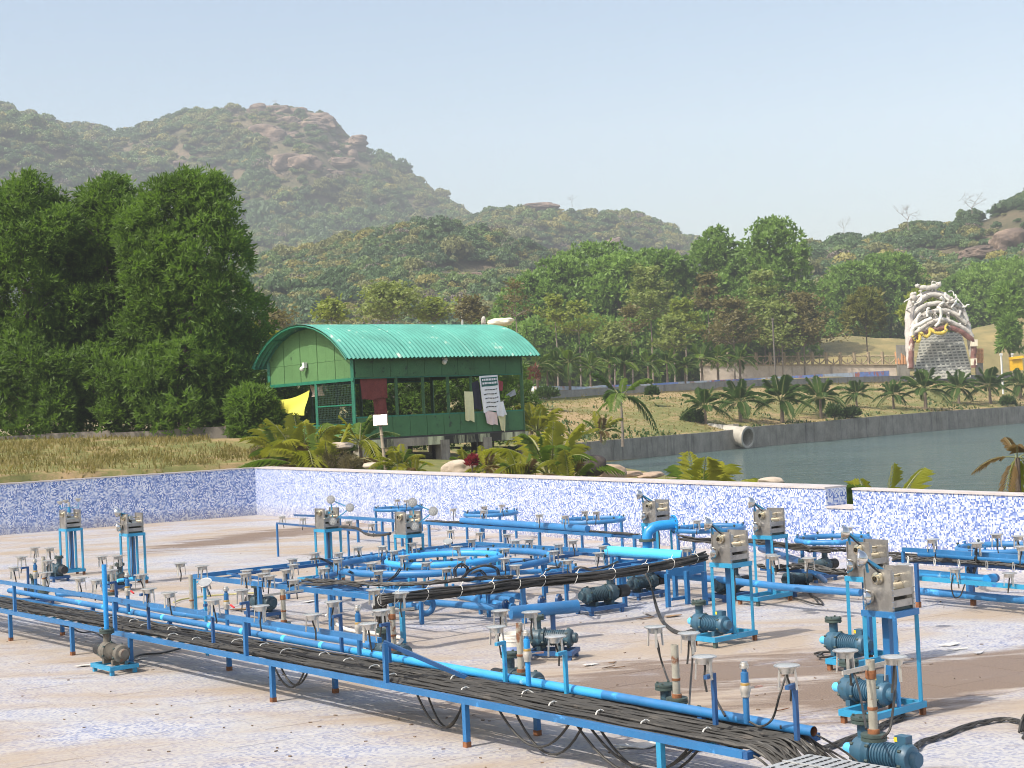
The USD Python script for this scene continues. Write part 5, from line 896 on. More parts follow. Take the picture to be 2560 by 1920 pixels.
NEARP = [('T', 400, 1130, 760, 49, 0, 'bushy yellow-green palm clump before the gable of the hut'), ('T', 560, 1130, 850, 48, 1, 'yellowing palm clump left of the leaning palm'), ('T', 250, 1110, 800, 52, 0, 'palm clump at the left foot of the hut gable'), ('T', 1075, 1180, 990, 45, 0, 'small green palm just right of the floodlight pole'), ('T', 1180, 1190, 1080, 44, 1, 'low yellow palm tuft under the hut stilts'), ('T', 950, 1190, 1110, 44, 1, 'low yellow palm tuft at the foot of the floodlight pole'),
         ('T', 1700, 1195, 1000, 45, 1, 'yellow palm clump before the right stilts of the hut'), ('T', 1860, 1200, 1030, 44, 1, 'yellow palm clump right of the red plant'), ('T', 1560, 1180, 1010, 47, 0, 'green palm clump behind the red plant'), ('Q', 330, 1400, 930, 43, 0, 'largest yellow-green palm behind the pool wall, right of the hut'), ('Q', 90, 1400, 1180, 42, 1, 'yellow palm left of the largest one'), ('Q', 500, 1405, 1180, 42, 1, 'spreading yellow palm right of the largest one'), ('Q', 1620, 1450, 1190, 37, 0, 'yellow-green palm before the river, behind the middle of the pool wall'),
         ('D', 930, 230, -10, 31.5, 0, 'palm with upright blades behind the notch of the pool wall'), ('D', 745, 330, 190, 31, 1, 'yellow palm leaves showing in the notch of the pool wall'), ('T', 2050, 930, 690, 68, 0, 'dark palm at the right end of the hut'), ('Q', 170, 1030, 780, 72, 0, 'leaning palm on the bank right of the hut'), ('Q', 770, 1065, 850, 82, 1, 'yellow palm on the bare bank before the river wall'), ('T', 40, 330, 110, 75, 0, 'yellow-green palm between the acacias and the hut roof'), ('T', 180, 1010, 830, 56, 0, 'dark palm bush in the shade left of the hut')]
for k, (zn, x, yb, yt, d, kind, lab) in enumerate(NEARP):
    d = max(d, walld(px(zn, x, yb)[0]) + 4.6); b = Y(zn, x, yb, d); b[2] = min(b[2], float(ground_z(b[0], b[1])) + .1) if d < 62 else b[2]; H = Y(zn, x, yt, d)[2] - b[2]; place_palm([AP[kind]], k, 'areca_palm', lab, 'palm', b, H, 1.75, 'yellow-green palms around the hut', 1.0)
P = make_palm('areca_palm', 'slender palm with arching fronds before the hut corner', 'palm', 11, 1.6, .8, 731, 'areca_green', (1.3, -.1), .7, .06, .26, .022, mats=['areca_green', 'areca_yellow', 'coconut_leaf']); b = Y('T', 800, 1140, 51); put_(P, b, .6, (.95, .95, .95))
P = make_palm('areca_palm', 'pale-stemmed areca palm with two big arching fronds on the bank', 'palm', 7, 1.9, 1.6, 732, 'areca_green', (1.2, .0), .8, .06, .26, .03, mats=['areca_green', 'coconut_leaf'], bm='pale_bark'); b = Y('Q', 955, 1080, 84); put_(P, b, 1.0, (1.25, 1.25, 1.4))
P = make_palm('dead_palm', 'withered brown palm at the right edge behind the pool wall', 'palm', 9, .8, 1.1, 733, 'areca_dry', (1.0, -1.2), .9, .06, .30, .03, mats=['areca_dry', 'areca_dry', 'areca_yellow']); b = Y('D', 2170, 235, 28.5); b[2] -= .5; put_(P, b, 2.0, (1, 1, 1.05))
# shrubs, rocks, a red plant
leaf('shrub_dry', [(0.10, 0.085, 0.04), (0.17, 0.14, 0.07), (0.24, 0.19, 0.10)], .2, scale=.8); leaf('red_leaf_dull', [(0.10, 0.03, 0.015), (0.22, 0.06, 0.03)], .3); leaf('red_leaf', [(0.16, 0.010, 0.020), (0.30, 0.02, 0.04)], .3); leaf('bush_leaf', [(0.03, 0.06, 0.012), (0.055, 0.10, 0.018), (0.09, 0.14, 0.03)], .3, scale=.8)
def shrub(label, zn, x, yb, yt, wz, d, seed, m, n=900, L=.16, W=.012, name='shrub'):
    d = max(d, walld(px(zn, x, yb)[0]) + 4.6); rg_ = np.random.default_rng(seed); b = Y(zn, x, yb, d); H = Y(zn, x, yt, d)[2] - b[2]; R = wz / ZONES[zn][2] / F * d / 2; t = thing(name, label, 'shrub'); a = rg_.uniform(0, 2 * PI, n); r = R * np.sqrt(rg_.uniform(size=n)); h = H * rg_.uniform(.05, 1, n) * np.sqrt(np.clip(1 - (r / R) ** 2 * .75, .1, 1)); p = b + np.c_[r * np.cos(a), r * np.sin(a), h]; d_ = np.c_[np.cos(a) * .4, np.sin(a) * .4, np.full(n, .8)] + rg_.normal(size=(n, 3)) * .55; d_ /= np.linalg.norm(d_, axis=1)[:, None]; V, Fq = leaf_quads(p, d_, L, W, rg_); MB().add(V, Fq).build('leaves', m, t, smooth=False)
    st = MB(); [st.tube([b - ez * .2, b + [R * .3 * math.cos(q_), R * .3 * math.sin(q_), H * .45], b + [R * .6 * math.cos(q_), R * .6 * math.sin(q_), H * .75]], [.012, .01, .004], 4) for q_ in np.arange(7) * .9]; st.build('stems', 'bark', t)
for k, a in enumerate([('dry brown shrub left of the palms behind the pool corner', 'U', 130, 600, 330, 420, 46, 'shrub_dry', 1600, .26, .010), ('tall dry grass clump behind the pool wall', 'U', 420, 600, 250, 300, 47, 'shrub_dry', 1500, .34, .010), ('grey dry shrub below the leaning palm', 'U', 900, 610, 380, 460, 46, 'shrub_dry', 1800, .2, .010), ('green weed tuft under the dry shrubs', 'U', 640, 590, 320, 240, 46.5, 'bush_leaf', 800, .22, .02), ('low dry shrub right of the slender palm', 'U', 1100, 610, 470, 260, 45, 'shrub_dry', 800, .18, .012)]): shrub(a[0], a[1], a[2], a[3], a[4], a[5], a[6], 740 + k, a[7], a[8], a[9], a[10])
shrub('small crimson leaved plant between the palm clumps', 'T', 1590, 1150, 1070, 75, 44.5, 750, 'red_leaf', 260, .14, .03, 'red_plant'); shrub('orange-red leaved shrub beside the hut palms', 'Q', 185, 600, 460, 110, 118, 751, 'red_leaf_dull', 160, .4, .06, 'red_plant')
for k, a in enumerate([('round green bush at the foot of the dark bank palm', 'Q', 1560, 960, 850, 190, 109), ('green bush below the third bank palm', 'R', 670, 850, 760, 110, 118), ('green bush beside the fourth bank palm', 'R', 810, 850, 780, 130, 121), ('green bush at the right end of the river wall', 'R', 2080, 755, 690, 110, 138), ('green bush on the bank at the foot of the path wall', 'Q', 1210, 720, 650, 90, 116), ('green bush on the slope right of the hut', 'Q', 300, 740, 660, 200, 108)]): shrub(a[0], a[1], a[2], a[3], a[4], a[5], a[6], 760 + k, 'bush_leaf', 700, .34, .07, 'bush')
paint('rock_tan', (0.36, 0.26, 0.18), .95, var=.25, scale=3, bump=.5); paint('rock_dark', (0.10, 0.08, 0.07), .95, var=.3, scale=3, bump=.5); paint('rock_pale', (0.42, 0.35, 0.27), .95, var=.25, scale=2.5, bump=.5)
for k, (zn, x, y, s, d, m, lab) in enumerate([('T', 1490, 1165, (.5, .36, .34), 45.5, 'rock_pale', 'pale boulder left of the crimson plant'), ('Q', 680, 1330, (.44, .35, .42), 43, 'rock_dark', 'dark boulder with a pale top right of the largest yellow palm'), ('Q', 830, 1390, (.62, .4, .34), 45, 'rock_tan', 'tan boulder beside the dark one'), ('Q', 990, 1400, (.7, .4, .15), 52, 'rock_tan', 'low brown stones on the shore'), ('Q', 1200, 1410, (.9, .4, .15), 54, 'rock_tan', 'low brown stones on the shore further right'), ('R', 150, 1375, (.35, .3, .12), 33, 'rock_pale', 'small pale stone on the shore behind the pool wall'), ('U', 980, 345, (.5, .4, .18), 50, 'rock_pale', 'flat stone under the hut palms'), ('U', 1330, 570, (.3, .25, .14), 46, 'rock_pale', 'small stone left of the floodlight pole')]):
    d = max(d, walld(px(zn, x, y)[0]) + 4.6); p = Y(zn, x, y, d); tag(boulder(p, s, 80 + k, .3 * k).build('shore_rock', m, smooth=40), lab, 'rock')
# ------------------------------------------------------------------ fountain machinery in the pool
paint('blue_paint', (0.010, 0.118, 0.295), 0.42, var=0.16, scale=3.0, wear=(0.05, 0.26, 0.60), wear_amt=0.33, wear_scale=5.0, dust=0.12)
paint('deep_blue_paint', (0.008, 0.066, 0.19), 0.42, var=0.16, scale=3.0, dust=0.10)
paint('sky_blue_paint', (0.016, 0.235, 0.42), 0.42, var=0.12, scale=3.0, wear=(0.018, 0.12, 0.36), wear_amt=0.34, wear_scale=4.0, dust=0.11)
paint('pale_blue_paint', (0.075, 0.50, 0.82), 0.45, var=0.07, scale=2.0)
paint('bright_blue_paint', (0.010, 0.235, 0.56), 0.38, var=0.08, scale=2.0, dust=0.06)
paint('pipe_blue', (0.014, 0.150, 0.365), 0.45, var=0.16, scale=2.2, wear=(0.06, 0.40, 0.80), wear_amt=0.36, wear_scale=2.2, dust=0.14)
paint('pipe_light_blue', (0.030, 0.31, 0.66), 0.45, var=0.12, scale=2.0, wear=(0.30, 0.55, 0.75), wear_amt=0.32, wear_scale=6.0, dust=0.10)
paint('pump_green', (0.017, 0.047, 0.066), 0.5, var=0.2, scale=6.0, wear=(0.035, 0.10, 0.14), wear_amt=0.40, wear_scale=9.0, dust=0.11)
paint('pump_blue', (0.022, 0.085, 0.14), 0.45, var=0.15, scale=5.0, wear=(0.02, 0.05, 0.06), wear_amt=0.34, wear_scale=12.0, dust=0.11)
paint('pump_grey', (0.115, 0.105, 0.085), 0.75, var=0.3, scale=8.0, wear=(0.15, 0.06, 0.03), wear_amt=0.38, wear_scale=9.0, dust=0.12)
paint('old_pipe', (0.30, 0.285, 0.235), 0.75, var=0.2, scale=9.0, wear=(0.16, 0.065, 0.03), wear_amt=0.40, wear_scale=6.0)
paint('flange_iron', (0.040, 0.062, 0.055), 0.6, var=0.3, scale=10.0, wear=(0.16, 0.08, 0.04), wear_amt=0.34)
paint('cable_rubber', (0.020, 0.019, 0.017), 0.55, var=0.3, scale=3.0, wear=(0.055, 0.05, 0.042), wear_amt=0.42, wear_scale=3.0, dust=0.05)
paint('cable_dusty', (0.028, 0.026, 0.023), 0.7, var=0.35, scale=3.5, wear=(0.07, 0.06, 0.05), wear_amt=0.38, wear_scale=5.0)
paint('lamp_steel', (0.56, 0.54, 0.50), 0.36, metal=0.85, var=0.12, scale=14.0, wear=(0.40, 0.37, 0.32), wear_amt=0.4, wear_scale=20)
paint('lamp_lens', (0.30, 0.31, 0.31), 0.22, metal=0.0, var=0.1, scale=30.0)
paint('chrome', (0.66, 0.65, 0.63), 0.16, metal=1.0, var=0.05)
paint('robot_steel', (0.27, 0.26, 0.245), 0.42, metal=0.75, var=0.12, scale=7.0, wear=(0.36, 0.345, 0.32), wear_amt=0.45, wear_scale=3, dust=0.06)
paint('warm_steel', (0.66, 0.60, 0.47), 0.2, metal=1.0, var=0.1, scale=9)
paint('gearbox_grey', (0.33, 0.35, 0.34), 0.5, var=0.08)
paint('black_rubber', (0.014, 0.014, 0.014), 0.6, var=0.3)
paint('tie_white', (0.66, 0.64, 0.58), 0.6, var=0.1)
paint('valve_brass', (0.46, 0.30, 0.09), 0.4, metal=0.6, var=0.2, scale=20)
paint('valve_grey', (0.44, 0.42, 0.38), 0.45, metal=0.5, var=0.15, scale=20)
paint('cap_blue', (0.10, 0.46, 0.78), 0.35, var=0.05)
paint('rust', (0.19, 0.075, 0.03), 0.9, var=0.4, scale=20)
paint('yellow_label', (0.65, 0.48, 0.03), 0.5)
paint('red_handle', (0.50, 0.03, 0.03), 0.4)
paint('pink_grip', (0.55, 0.30, 0.22), 0.5)
ez = np.array([0, 0, 1.0])
def arc(a, b, sag, n=9, side=None):
    t = np.linspace(0, 1, n)[:, None]; a, b = np.asarray(a, float), np.asarray(b, float)
    p = a * (1 - t) + b * t - ez * sag * 4 * t * (1 - t)
    return p if side is None else p + np.asarray(side) * 4 * t * (1 - t)
def smooth_path(pts, n=10):
    """Catmull-Rom through the points"""
    p = np.asarray(pts, float); q = np.vstack([2 * p[0] - p[1], p, 2 * p[-1] - p[-2]]); o = []
    for i in range(1, len(q) - 2):
        for t in np.linspace(0, 1, n, endpoint=False):
            a, b, c, d = q[i - 1], q[i], q[i + 1], q[i + 2]
            o.append(.5 * (2 * b + (c - a) * t + (2 * a - 5 * b + 4 * c - d) * t * t + (3 * b - a - 3 * c + d) * t ** 3))
    return np.array(o + [p[-1]])

# ---- stands: square steel frames on four legs, with a longer foot frame that carries a pump
def make_stand(name, label, m='sky_blue_paint', group='robot stands', feet=True):
    t = thing(name, label, 'stand', group=group)
    w, h, s = 0.17, 1.0, 0.042
    for a, b in (((-w, -w), (w, -w)), ((w, -w), (w, w)), ((w, w), (-w, w)), ((-w, w), (-w, -w))):
        d = np.array(b) - np.array(a); d = d / np.linalg.norm(d) * (s / 2 - .001)
        MB().beam((a[0] - d[0], a[1] - d[1], h - .028), (b[0] - d[0], b[1] - d[1], h - .028), s, .056).build('top_bar', m, t, smooth=False)
    for a, b in ((-w, -w), (w, -w), (w, w), (-w, w)):
        MB().beam((a, b, .13), (a, b, h - .057), s - .004).build('leg', m, t, smooth=False)
    f = [(-.56, -.18), (.19, -.18), (.19, .18), (-.56, .18)]
    for i in range(4):
        a, b = np.array(f[i]), np.array(f[(i + 1) % 4]); d = (b - a) / np.linalg.norm(b - a) * .024
        MB().beam((*(a - d), .1), (*(b - d), .1), .05, .058).build('foot_bar', m, t, smooth=False)
        MB().box((a[0] * .97, a[1] * .97, .035), (.045, .045, .07)).build('foot', 'rust' if i else 'flange_iron', t, smooth=False)
    MB().box((0.02, .05, .56), (.075, .075, .86)).build('centre_column', 'blue_paint' if m != 'blue_paint' else 'bright_blue_paint', t, smooth=False)
    MB().tube(smooth_path([(.0, -.03, .98), (-.05, -.1, .7), (-.04, -.06, .4), (-.1, -.12, .16)]), .011, 6).build('power_cable', 'cable_rubber', t)
    return t
ROT = ANG
def stand_at(corner, local=(-.17, -.17), h=1.0):
    p = Z(*corner, h); ca, sa = math.cos(ROT), math.sin(ROT)
    return np.array([p[0] - (local[0] * ca - local[1] * sa), p[1] - (local[0] * sa + local[1] * ca), 0.0])
STANDS = [stand_at(('D', 1090, 1282)), stand_at(('K4', 1555, 1052)), stand_at(('D', 682, 968), (-.17, .17)), stand_at(('K4', 2052, 702)), stand_at(('C', 1250, 515)),
          stand_at(('B', 595, 566)), stand_at(('B', 1300, 614)), stand_at(('A', 572, 562)), stand_at(('A', 1105, 604))]
SL = ['dark and light blue four-legged steel stand in front at the right', 'sky blue four-legged stand in the middle, right of the thick black cable bundle', 'sky blue stand half hidden behind the front right stand',
      'sky blue stand against the mosaic wall, behind the middle stand', 'blue stand half hidden by the big flanged elbow pipe', 'sky blue stand left of centre carrying a three-lamp robot, the left one of two',
      'sky blue stand at centre carrying a three-lamp robot, right of its twin', 'leftmost sky blue stand, below the robot with three upright lamps', 'second sky blue stand from the left, before the shaded pool wall']
s0 = make_stand('robot_stand', SL[0], 'sky_blue_paint')
for k, p in enumerate(STANDS):
    if k == 0:
        s0.GetAttribute('xformOp:translate').Set(Gf.Vec3d(*p.tolist())); s0.GetAttribute('xformOp:rotateZ').Set(math.degrees(ROT))
        for c in s0.GetChildren():
            if c.GetName().startswith('top_bar') or c.GetName() == 'leg': UsdShade.MaterialBindingAPI.Apply(c).Bind(LOOK['blue_paint'])
    elif k == 1: s1 = make_stand('robot_stand', SL[1]); s1.GetAttribute('xformOp:translate').Set(Gf.Vec3d(*p.tolist())); s1.GetAttribute('xformOp:rotateZ').Set(math.degrees(ROT))
    else: dup(s1, 'robot_stand', SL[k], 'stand', p, ROT, 'robot stands')

# ---- robots: stainless boxes with a tilting arm and flood lamps
def lamp_bowl(mb, lens, c, ax, r=.080):
    ax = np.asarray(ax, float) / np.linalg.norm(ax)
    mb.lathe([(.012, -r * 1.06), (r * .34, -r * 1.0), (r * .66, -r * .82), (r * .88, -r * .5), (r * .96, -.014), (r * 1.08, -.010), (r * 1.08, .006), (r * .92, .008)], c, ax, 20)
    lens.lathe([(r * .92, .005), (r * .5, .010), (1e-4, .012)], c, ax, 20)
def robot_body(t):
    for s in (-1, 1):
        b = MB(); x = s * .158
        b.box((x, 0, .195), (.010, .30, .39)); b.box((x, -.152, .195), (.030, .010, .39)); b.box((x, .152, .195), (.030, .010, .39))
        b.build('side_plate', 'robot_steel', t, smooth=False)
        bolts = MB()
        for y in (-.16, .16):
            for z in (.04, .09, .15, .2): bolts.cyl((x + s * .0, y, z), (x + s * .02, y, z), .006, 6)
        tag(bolts.build('bolts', 'chrome', t), kind='stuff')
        k = MB(); k.lathe([(.056, 0), (.060, .006), (.060, .03), (.040, .034), (.040, .06), (.026, .062), (.026, .02)], (x + s * .005, -.01, .305), (s, 0, 0), 18); k.build('bearing', 'warm_steel', t)
    for y in (-.15, .15):
        for z0, z1 in ((.035, .10), (.135, .20)):
            MB().box((0, y, (z0 + z1) / 2), (.304, .008, z1 - z0)).build('cross_bar', 'robot_steel', t, smooth=False)
    MB().cyl((-.15, .02, .175), (.15, .02, .175), .085, 20).build('motor_tank', 'warm_steel', t)
    MB().cyl((-.15, -.01, .305), (.15, -.01, .305), .014, 10).build('shaft', 'warm_steel', t)
    MB().box((-.03, -.03, .30), (.07, .06, .09)).build('gearbox', 'gearbox_grey', t, smooth=False)
    MB().box((0, 0, .018), (.30, .28, .03)).build('base_plate', 'flange_iron', t, smooth=False)
def make_robot(name, label, reach=.30, rise=.15, lower=True, wire=True):
    t = thing(name, label, 'fountain robot', group='steel fountain robots'); robot_body(t)
    e = np.array([-.03 - reach, .02, .36 + rise])
    a = MB(); a.beam((-.02, -.02, .33), e, .026, .026); a.beam(e + [.02, 0, 0], (e[0] + .05, .02, e[2] - .14), .018); a.beam((-.12, .02, .40), (-.12, .02, .34), .02)
    a.build('tilt_arm', 'sky_blue_paint', t, smooth=False)
    b, l = MB(), MB(); lamp_bowl(b, l, e + [-.05, .02, .0], (-.55, .83, .08)); f = b.build('flood_lamp', 'chrome', t); l.build('lens', 'lamp_lens', f)
    MB().beam(e + [-.02, -.05, 0], e + [-.02, .05, 0], .012).build('lamp_yoke', 'flange_iron', t, smooth=False)
    if lower:
        b, l = MB(), MB(); lamp_bowl(b, l, (-.24, .10, .13), (-.60, .80, 0)); f = b.build('flood_lamp', 'chrome', t); l.build('lens', 'lamp_lens', f)
        MB().beam((-.17, .10, .13), (-.22, .10, .13), .02, .014).build('lamp_bracket', 'gearbox_grey', t, smooth=False)
    MB().tube(smooth_path([e + [.0, .0, 0], e + [.1, -.03, -.1], (-.1, -.05, .30), (-.03, -.06, .2), (0, -.06, .05)]), .009, 6).build('lamp_cable', 'cable_rubber', t)
    return t
def make_tri_robot(name, label):
    t = thing(name, label, 'fountain robot', group='steel fountain robots'); robot_body(t)
    dirn = np.array([-.30, -.93, .22])  # lamps look over the pool, towards the viewer
    dirn = np.array([-.55, -.80, .20]); side = np.array([.82, -.57, 0]); upv = np.array([0, 0, 1.0])
    c = np.array([.0, -.19, .30]); pts = [c + side * -.02 + upv * .25, c + side * .33 + upv * .08, c + side * -.0 - upv * .16]
    a = MB()
    for i in range(3): a.beam(pts[i] - dirn * .05, pts[(i + 1) % 3] - dirn * .05, .018)
    a.beam(c, c + [0, .18, 0], .03); a.build('lamp_frame', 'sky_blue_paint', t, smooth=False)
    for p in pts:
        b, l = MB(), MB(); lamp_bowl(b, l, p, dirn, .074); f = b.build('flood_lamp', 'robot_steel', t); l.build('lens', 'lamp_lens', f)
        led = MB(); s = np.cross(dirn, ez); s /= np.linalg.norm(s); q = np.cross(s, dirn)
        for k in range(7):
            o = (0, 0) if k == 6 else (.036 * math.cos(k * PI / 3), .036 * math.sin(k * PI / 3)); led.cyl(p + dirn * .011 + s * o[0] + q * o[1], p + dirn * .016 + s * o[0] + q * o[1], .013, 10)
        tag(led.build('diodes', 'valve_grey', f), kind='stuff')
    n = MB(); n.cyl(c + [0, .02, 0], c + dirn * .10, .035, 14); n.build('nozzle', 'warm_steel', t); n2 = MB(); n2.cyl(c + dirn * .1, c + dirn * .101, .026, 14); n2.build('nozzle_mouth', 'black_rubber', t)
    return t
RL = ['stainless fountain robot on the front right stand, arm lamp raised to the left', 'stainless fountain robot on the middle stand right of the cable bundle', 'stainless fountain robot behind the front right robot',
      'stainless fountain robot near the mosaic wall on the stand behind the middle one', 'stainless fountain robot behind the big flanged elbow pipe', 'stainless robot with three round lamps facing the viewer, left one of two',
      'stainless robot with three round lamps facing the viewer, right one of two', 'leftmost stainless robot with three upright lamps around a nozzle', 'second stainless robot from the left with one domed lamp']
rb = make_robot('fountain_robot', RL[0])
def put(o, p, rz=ROT): o.GetAttribute('xformOp:translate').Set(Gf.Vec3d(*map(float, p))); o.GetAttribute('xformOp:rotateZ').Set(math.degrees(rz))
LSC = 1.12
top = lambda k: STANDS[k] + [0, 0, 1.0]
put(rb, top(0))
for k in (1, 2, 3, 4): dup(rb, 'fountain_robot', RL[k], 'fountain robot', top(k), ROT, 'steel fountain robots')
tr = make_tri_robot('fountain_robot', RL[5]); put(tr, top(5)); dup(tr, 'fountain_robot', RL[6], 'fountain robot', top(6), ROT, 'steel fountain robots')
r9 = make_robot('fountain_robot', RL[8], .20, .06); put(r9, top(8))
r8 = thing('fountain_robot', RL[7], 'fountain robot', group='steel fountain robots'); robot_body(r8); put(r8, top(7))
n = MB(); n.cyl((-.03, -.03, .33), (-.03, -.03, .46), .034, 12); n.build('nozzle_base', 'sky_blue_paint', r8); n = MB(); n.cyl((-.03, -.03, .46), (-.03, -.03, .56), .026, 12); n.build('nozzle', 'valve_grey', r8)
for dx, dy, hz_ in ((-.17, .10, .58), (-.03, .12, .60), (.15, -.10, .62)):
    b, l = MB(), MB(); lamp_bowl(b, l, (dx, dy, hz_), (0, 0, 1), .062); f = b.build('flood_lamp', 'lamp_steel', r8); l.build('lens', 'lamp_lens', f)
    s = MB(); s.beam((dx, dy, hz_ - .08), (dx, dy, .42), .01); s.beam((dx, dy, .44), (-.03, -.03, .44), .012); s.build('lamp_stem', 'sky_blue_paint', r8, smooth=False)

# ---- pumps
def make_pump(name, label, m, base='sky_blue_paint', frame=False, box=True, strainer=False, group='pumps on the pool floor'):
    """close-coupled pump lying along local -y: inlet at +y, motor cap at -y, outlet flange on top; origin on the floor under its middle"""
    t = thing(name, label, 'pump', group=group); zc_ = .25
    b = MB(); ax = (0, -1, 0)
    b.lathe([(1e-4, -.30), (.05, -.30), (.06, -.27), (.105, -.255), (.118, -.22), (.118, -.15), (.10, -.125), (.10, -.12), (.112, -.115), (.112, -.09), (.095, -.085)], (0, 0, zc_), ax, 22)
    b.lathe([(.045, 0), (.05, .08), (.05, .17)], (0, .19, zc_ + .06), (0, 0, 1), 14); b.build('pump_casing', m, t)
    mo = MB(); prof = [(.090, -.085)]
    for k in range(9):
        y = -.075 + k * .027; prof += [(.088, y), (.099, y + .004), (.099, y + .010), (.088, y + .014)]
    prof += [(.10, .19), (.112, .195), (.112, .225), (.098, .25), (.06, .262)]; mo.lathe(prof, (0, 0, zc_), ax, 22); mo.build('motor', m, t)
    cp = MB(); cp.lathe([(.062, .255), (.062, .30), (.054, .312), (1e-4, .314)], (0, 0, zc_), ax, 18); cp.build('end_cap', m, t)
    bo = MB()
    for y in (.24, .10, -.20):
        for a in range(6): q = a * PI / 3 + .4; bo.cyl((.112 * math.cos(q), y - .014, zc_ + .112 * math.sin(q)), (.112 * math.cos(q), y + .014, zc_ + .112 * math.sin(q)), .013, 6)
    tag(bo.build('clamp_bolts', 'flange_iron', t), kind='stuff')
    fl_ = MB(); fl_.lathe([(1e-4, 0), (.095, 0), (.095, .022), (.088, .024), (.088, .030), (.095, .032), (.095, .050), (1e-4, .050)], (0, .19, .47), (0, 0, 1), 20)
    for a in range(4): q = a * PI / 2 + .4; fl_.cyl((.075 * math.cos(q), .19 + .075 * math.sin(q), .46), (.075 * math.cos(q), .19 + .075 * math.sin(q), .535), .012, 6)
    fl_.build('outlet_flange', 'flange_iron', t)
    inn = MB()
    if strainer: inn.lathe([(1e-4, -.47), (.075, -.47), (.082, -.46), (.082, -.31), (.06, -.30)], (0, 0, zc_), ax, 18); inn.build('strainer', 'black_rubber', t)
    else: inn.lathe([(1e-4, -.385), (.03, -.38), (.043, -.365), (.046, -.35), (.046, -.30)], (0, 0, zc_), ax, 16); inn.build('inlet_cap', 'cap_blue', t)
    ft = MB(); ft.box((0, .16, .13), (.16, .05, .06)); ft.box((0, -.1, .13), (.16, .05, .06)); ft.build('feet', m, t, smooth=False)
    if box: MB().box((.01, -.17, zc_ + .125), (.085, .10, .085)).build('terminal_box', m, t, smooth=False); MB().box((-.034, -.13, zc_ + .14), (.002, .03, .035)).build('name_plate', 'yellow_label', t, smooth=False)
    if frame:
        for a, c in (((-.17, -.27), (.17, -.27)), ((.17, -.27), (.17, .27)), ((.17, .27), (-.17, .27)), ((-.17, .27), (-.17, -.27))):
            a, c = np.array(a), np.array(c); d = (c - a) / np.linalg.norm(c - a) * .02
            MB().beam((*(a - d), .085), (*(c - d), .085), .042, .05).build('frame_bar', base, t, smooth=False)
        for a, c in ((-.15, -.25), (.15, -.25), (.15, .25), (-.15, .25)): MB().box((a, c, .03), (.045, .045, .06)).build('foot', base, t, smooth=False)
    return t
def rzof(d): return math.atan2(d[1], d[0]) + PI / 2           # local -y along d
def floor_pos(zone, x, y, z): p = Z(zone, x, y, z); return np.array([p[0], p[1], 0.0])
pump0 = make_pump('pump', 'steel blue pump with pale blue cap beside the slotted steel sheet', 'pump_blue')
put(pump0, floor_pos('K8', 1735, 825, .25), rzof(uu))
pumps = [(floor_pos('K8', 1530, 122, .25), rzof(uu), 'steel blue pump on the foot frame of the front right stand', 1.0), (floor_pos('D', 690, 1545, .25), rzof(uu), 'steel blue pump on the foot frame of the stand behind the front right one', 1.0),
         (floor_pos('C', 1718, 1375, .25), rzof(uu), 'steel blue pump on the foot frame of the middle stand', 1.0)]
for p, r, lab, sc in pumps: dup(pump0, 'pump', lab, 'pump', p, r, 'pumps on the pool floor', sc)
pd = make_pump('pump', 'dark green ribbed pump with black strainer below the middle of the cable bundle', 'pump_green', 'deep_blue_paint', frame=True, box=False, strainer=True); put(pd, floor_pos('K3', 1500, 752, .25), rzof(-vv * .94 - uu * .1)); pd.GetAttribute('xformOp:scale').Set(Gf.Vec3f(1.12, 1.12, 1.12))
for p, r, lab in [(floor_pos('C', 350, 1500, .25), rzof(uu * .8 + vv * .5), 'dark green pump with tall flange beside the white bucket'), (floor_pos('C', 1130, 1020, .25), rzof(-vv), 'dark green pump half hidden behind the right end of the cable bundle'),
                  (floor_pos('K1', 800, 830, .25), rzof(uu), 'dark pump under the left corner of the square pipe frame'), (floor_pos('D', 430, 880, .25), rzof(-vv), 'far right pump behind the cable run, under the stand by the wall'),
                  (floor_pos('D', 250, 985, .25), rzof(-vv), 'dark pump behind the middle stand, in front of the far right one'), (floor_pos('K4', 1500, 1300, .25), rzof(-vv), 'dark pump close behind the legs of the middle stand'),
                  (floor_pos('A', 480, 905, .25), rzof(-uu), 'dark green pump on the foot frame of the leftmost stand'), (floor_pos('A', 1000, 975, .25), rzof(-uu), 'dark green pump on the foot frame below the domed-lamp robot'),
                  (floor_pos('G', 1470, 1215, .25), rzof(uu), 'green pump under the grey riser behind the near blue pipe'), (floor_pos('F', 1190, 660, .25), rzof(uu), 'pump under the rusty riser at the end of the handrail'),
                  (floor_pos('G', 90, 900, .25), rzof(uu), 'pump behind the near blue pipe next to the white bucket'), (floor_pos('A', 330, 1090, .25), rzof(uu), 'pump under the grey riser at the far left')]:
    dup(pd, 'pump', lab, 'pump', p, r, 'pumps on the pool floor', 1.0)
pg = make_pump('pump', 'old grey rusty pump in front of the cable tray, below the tall blue pipe', 'pump_grey', 'sky_blue_paint', frame=True, box=False, strainer=True); gp = floor_pos('E', 985, 655, .25); put(pg, gp, rzof(uu))

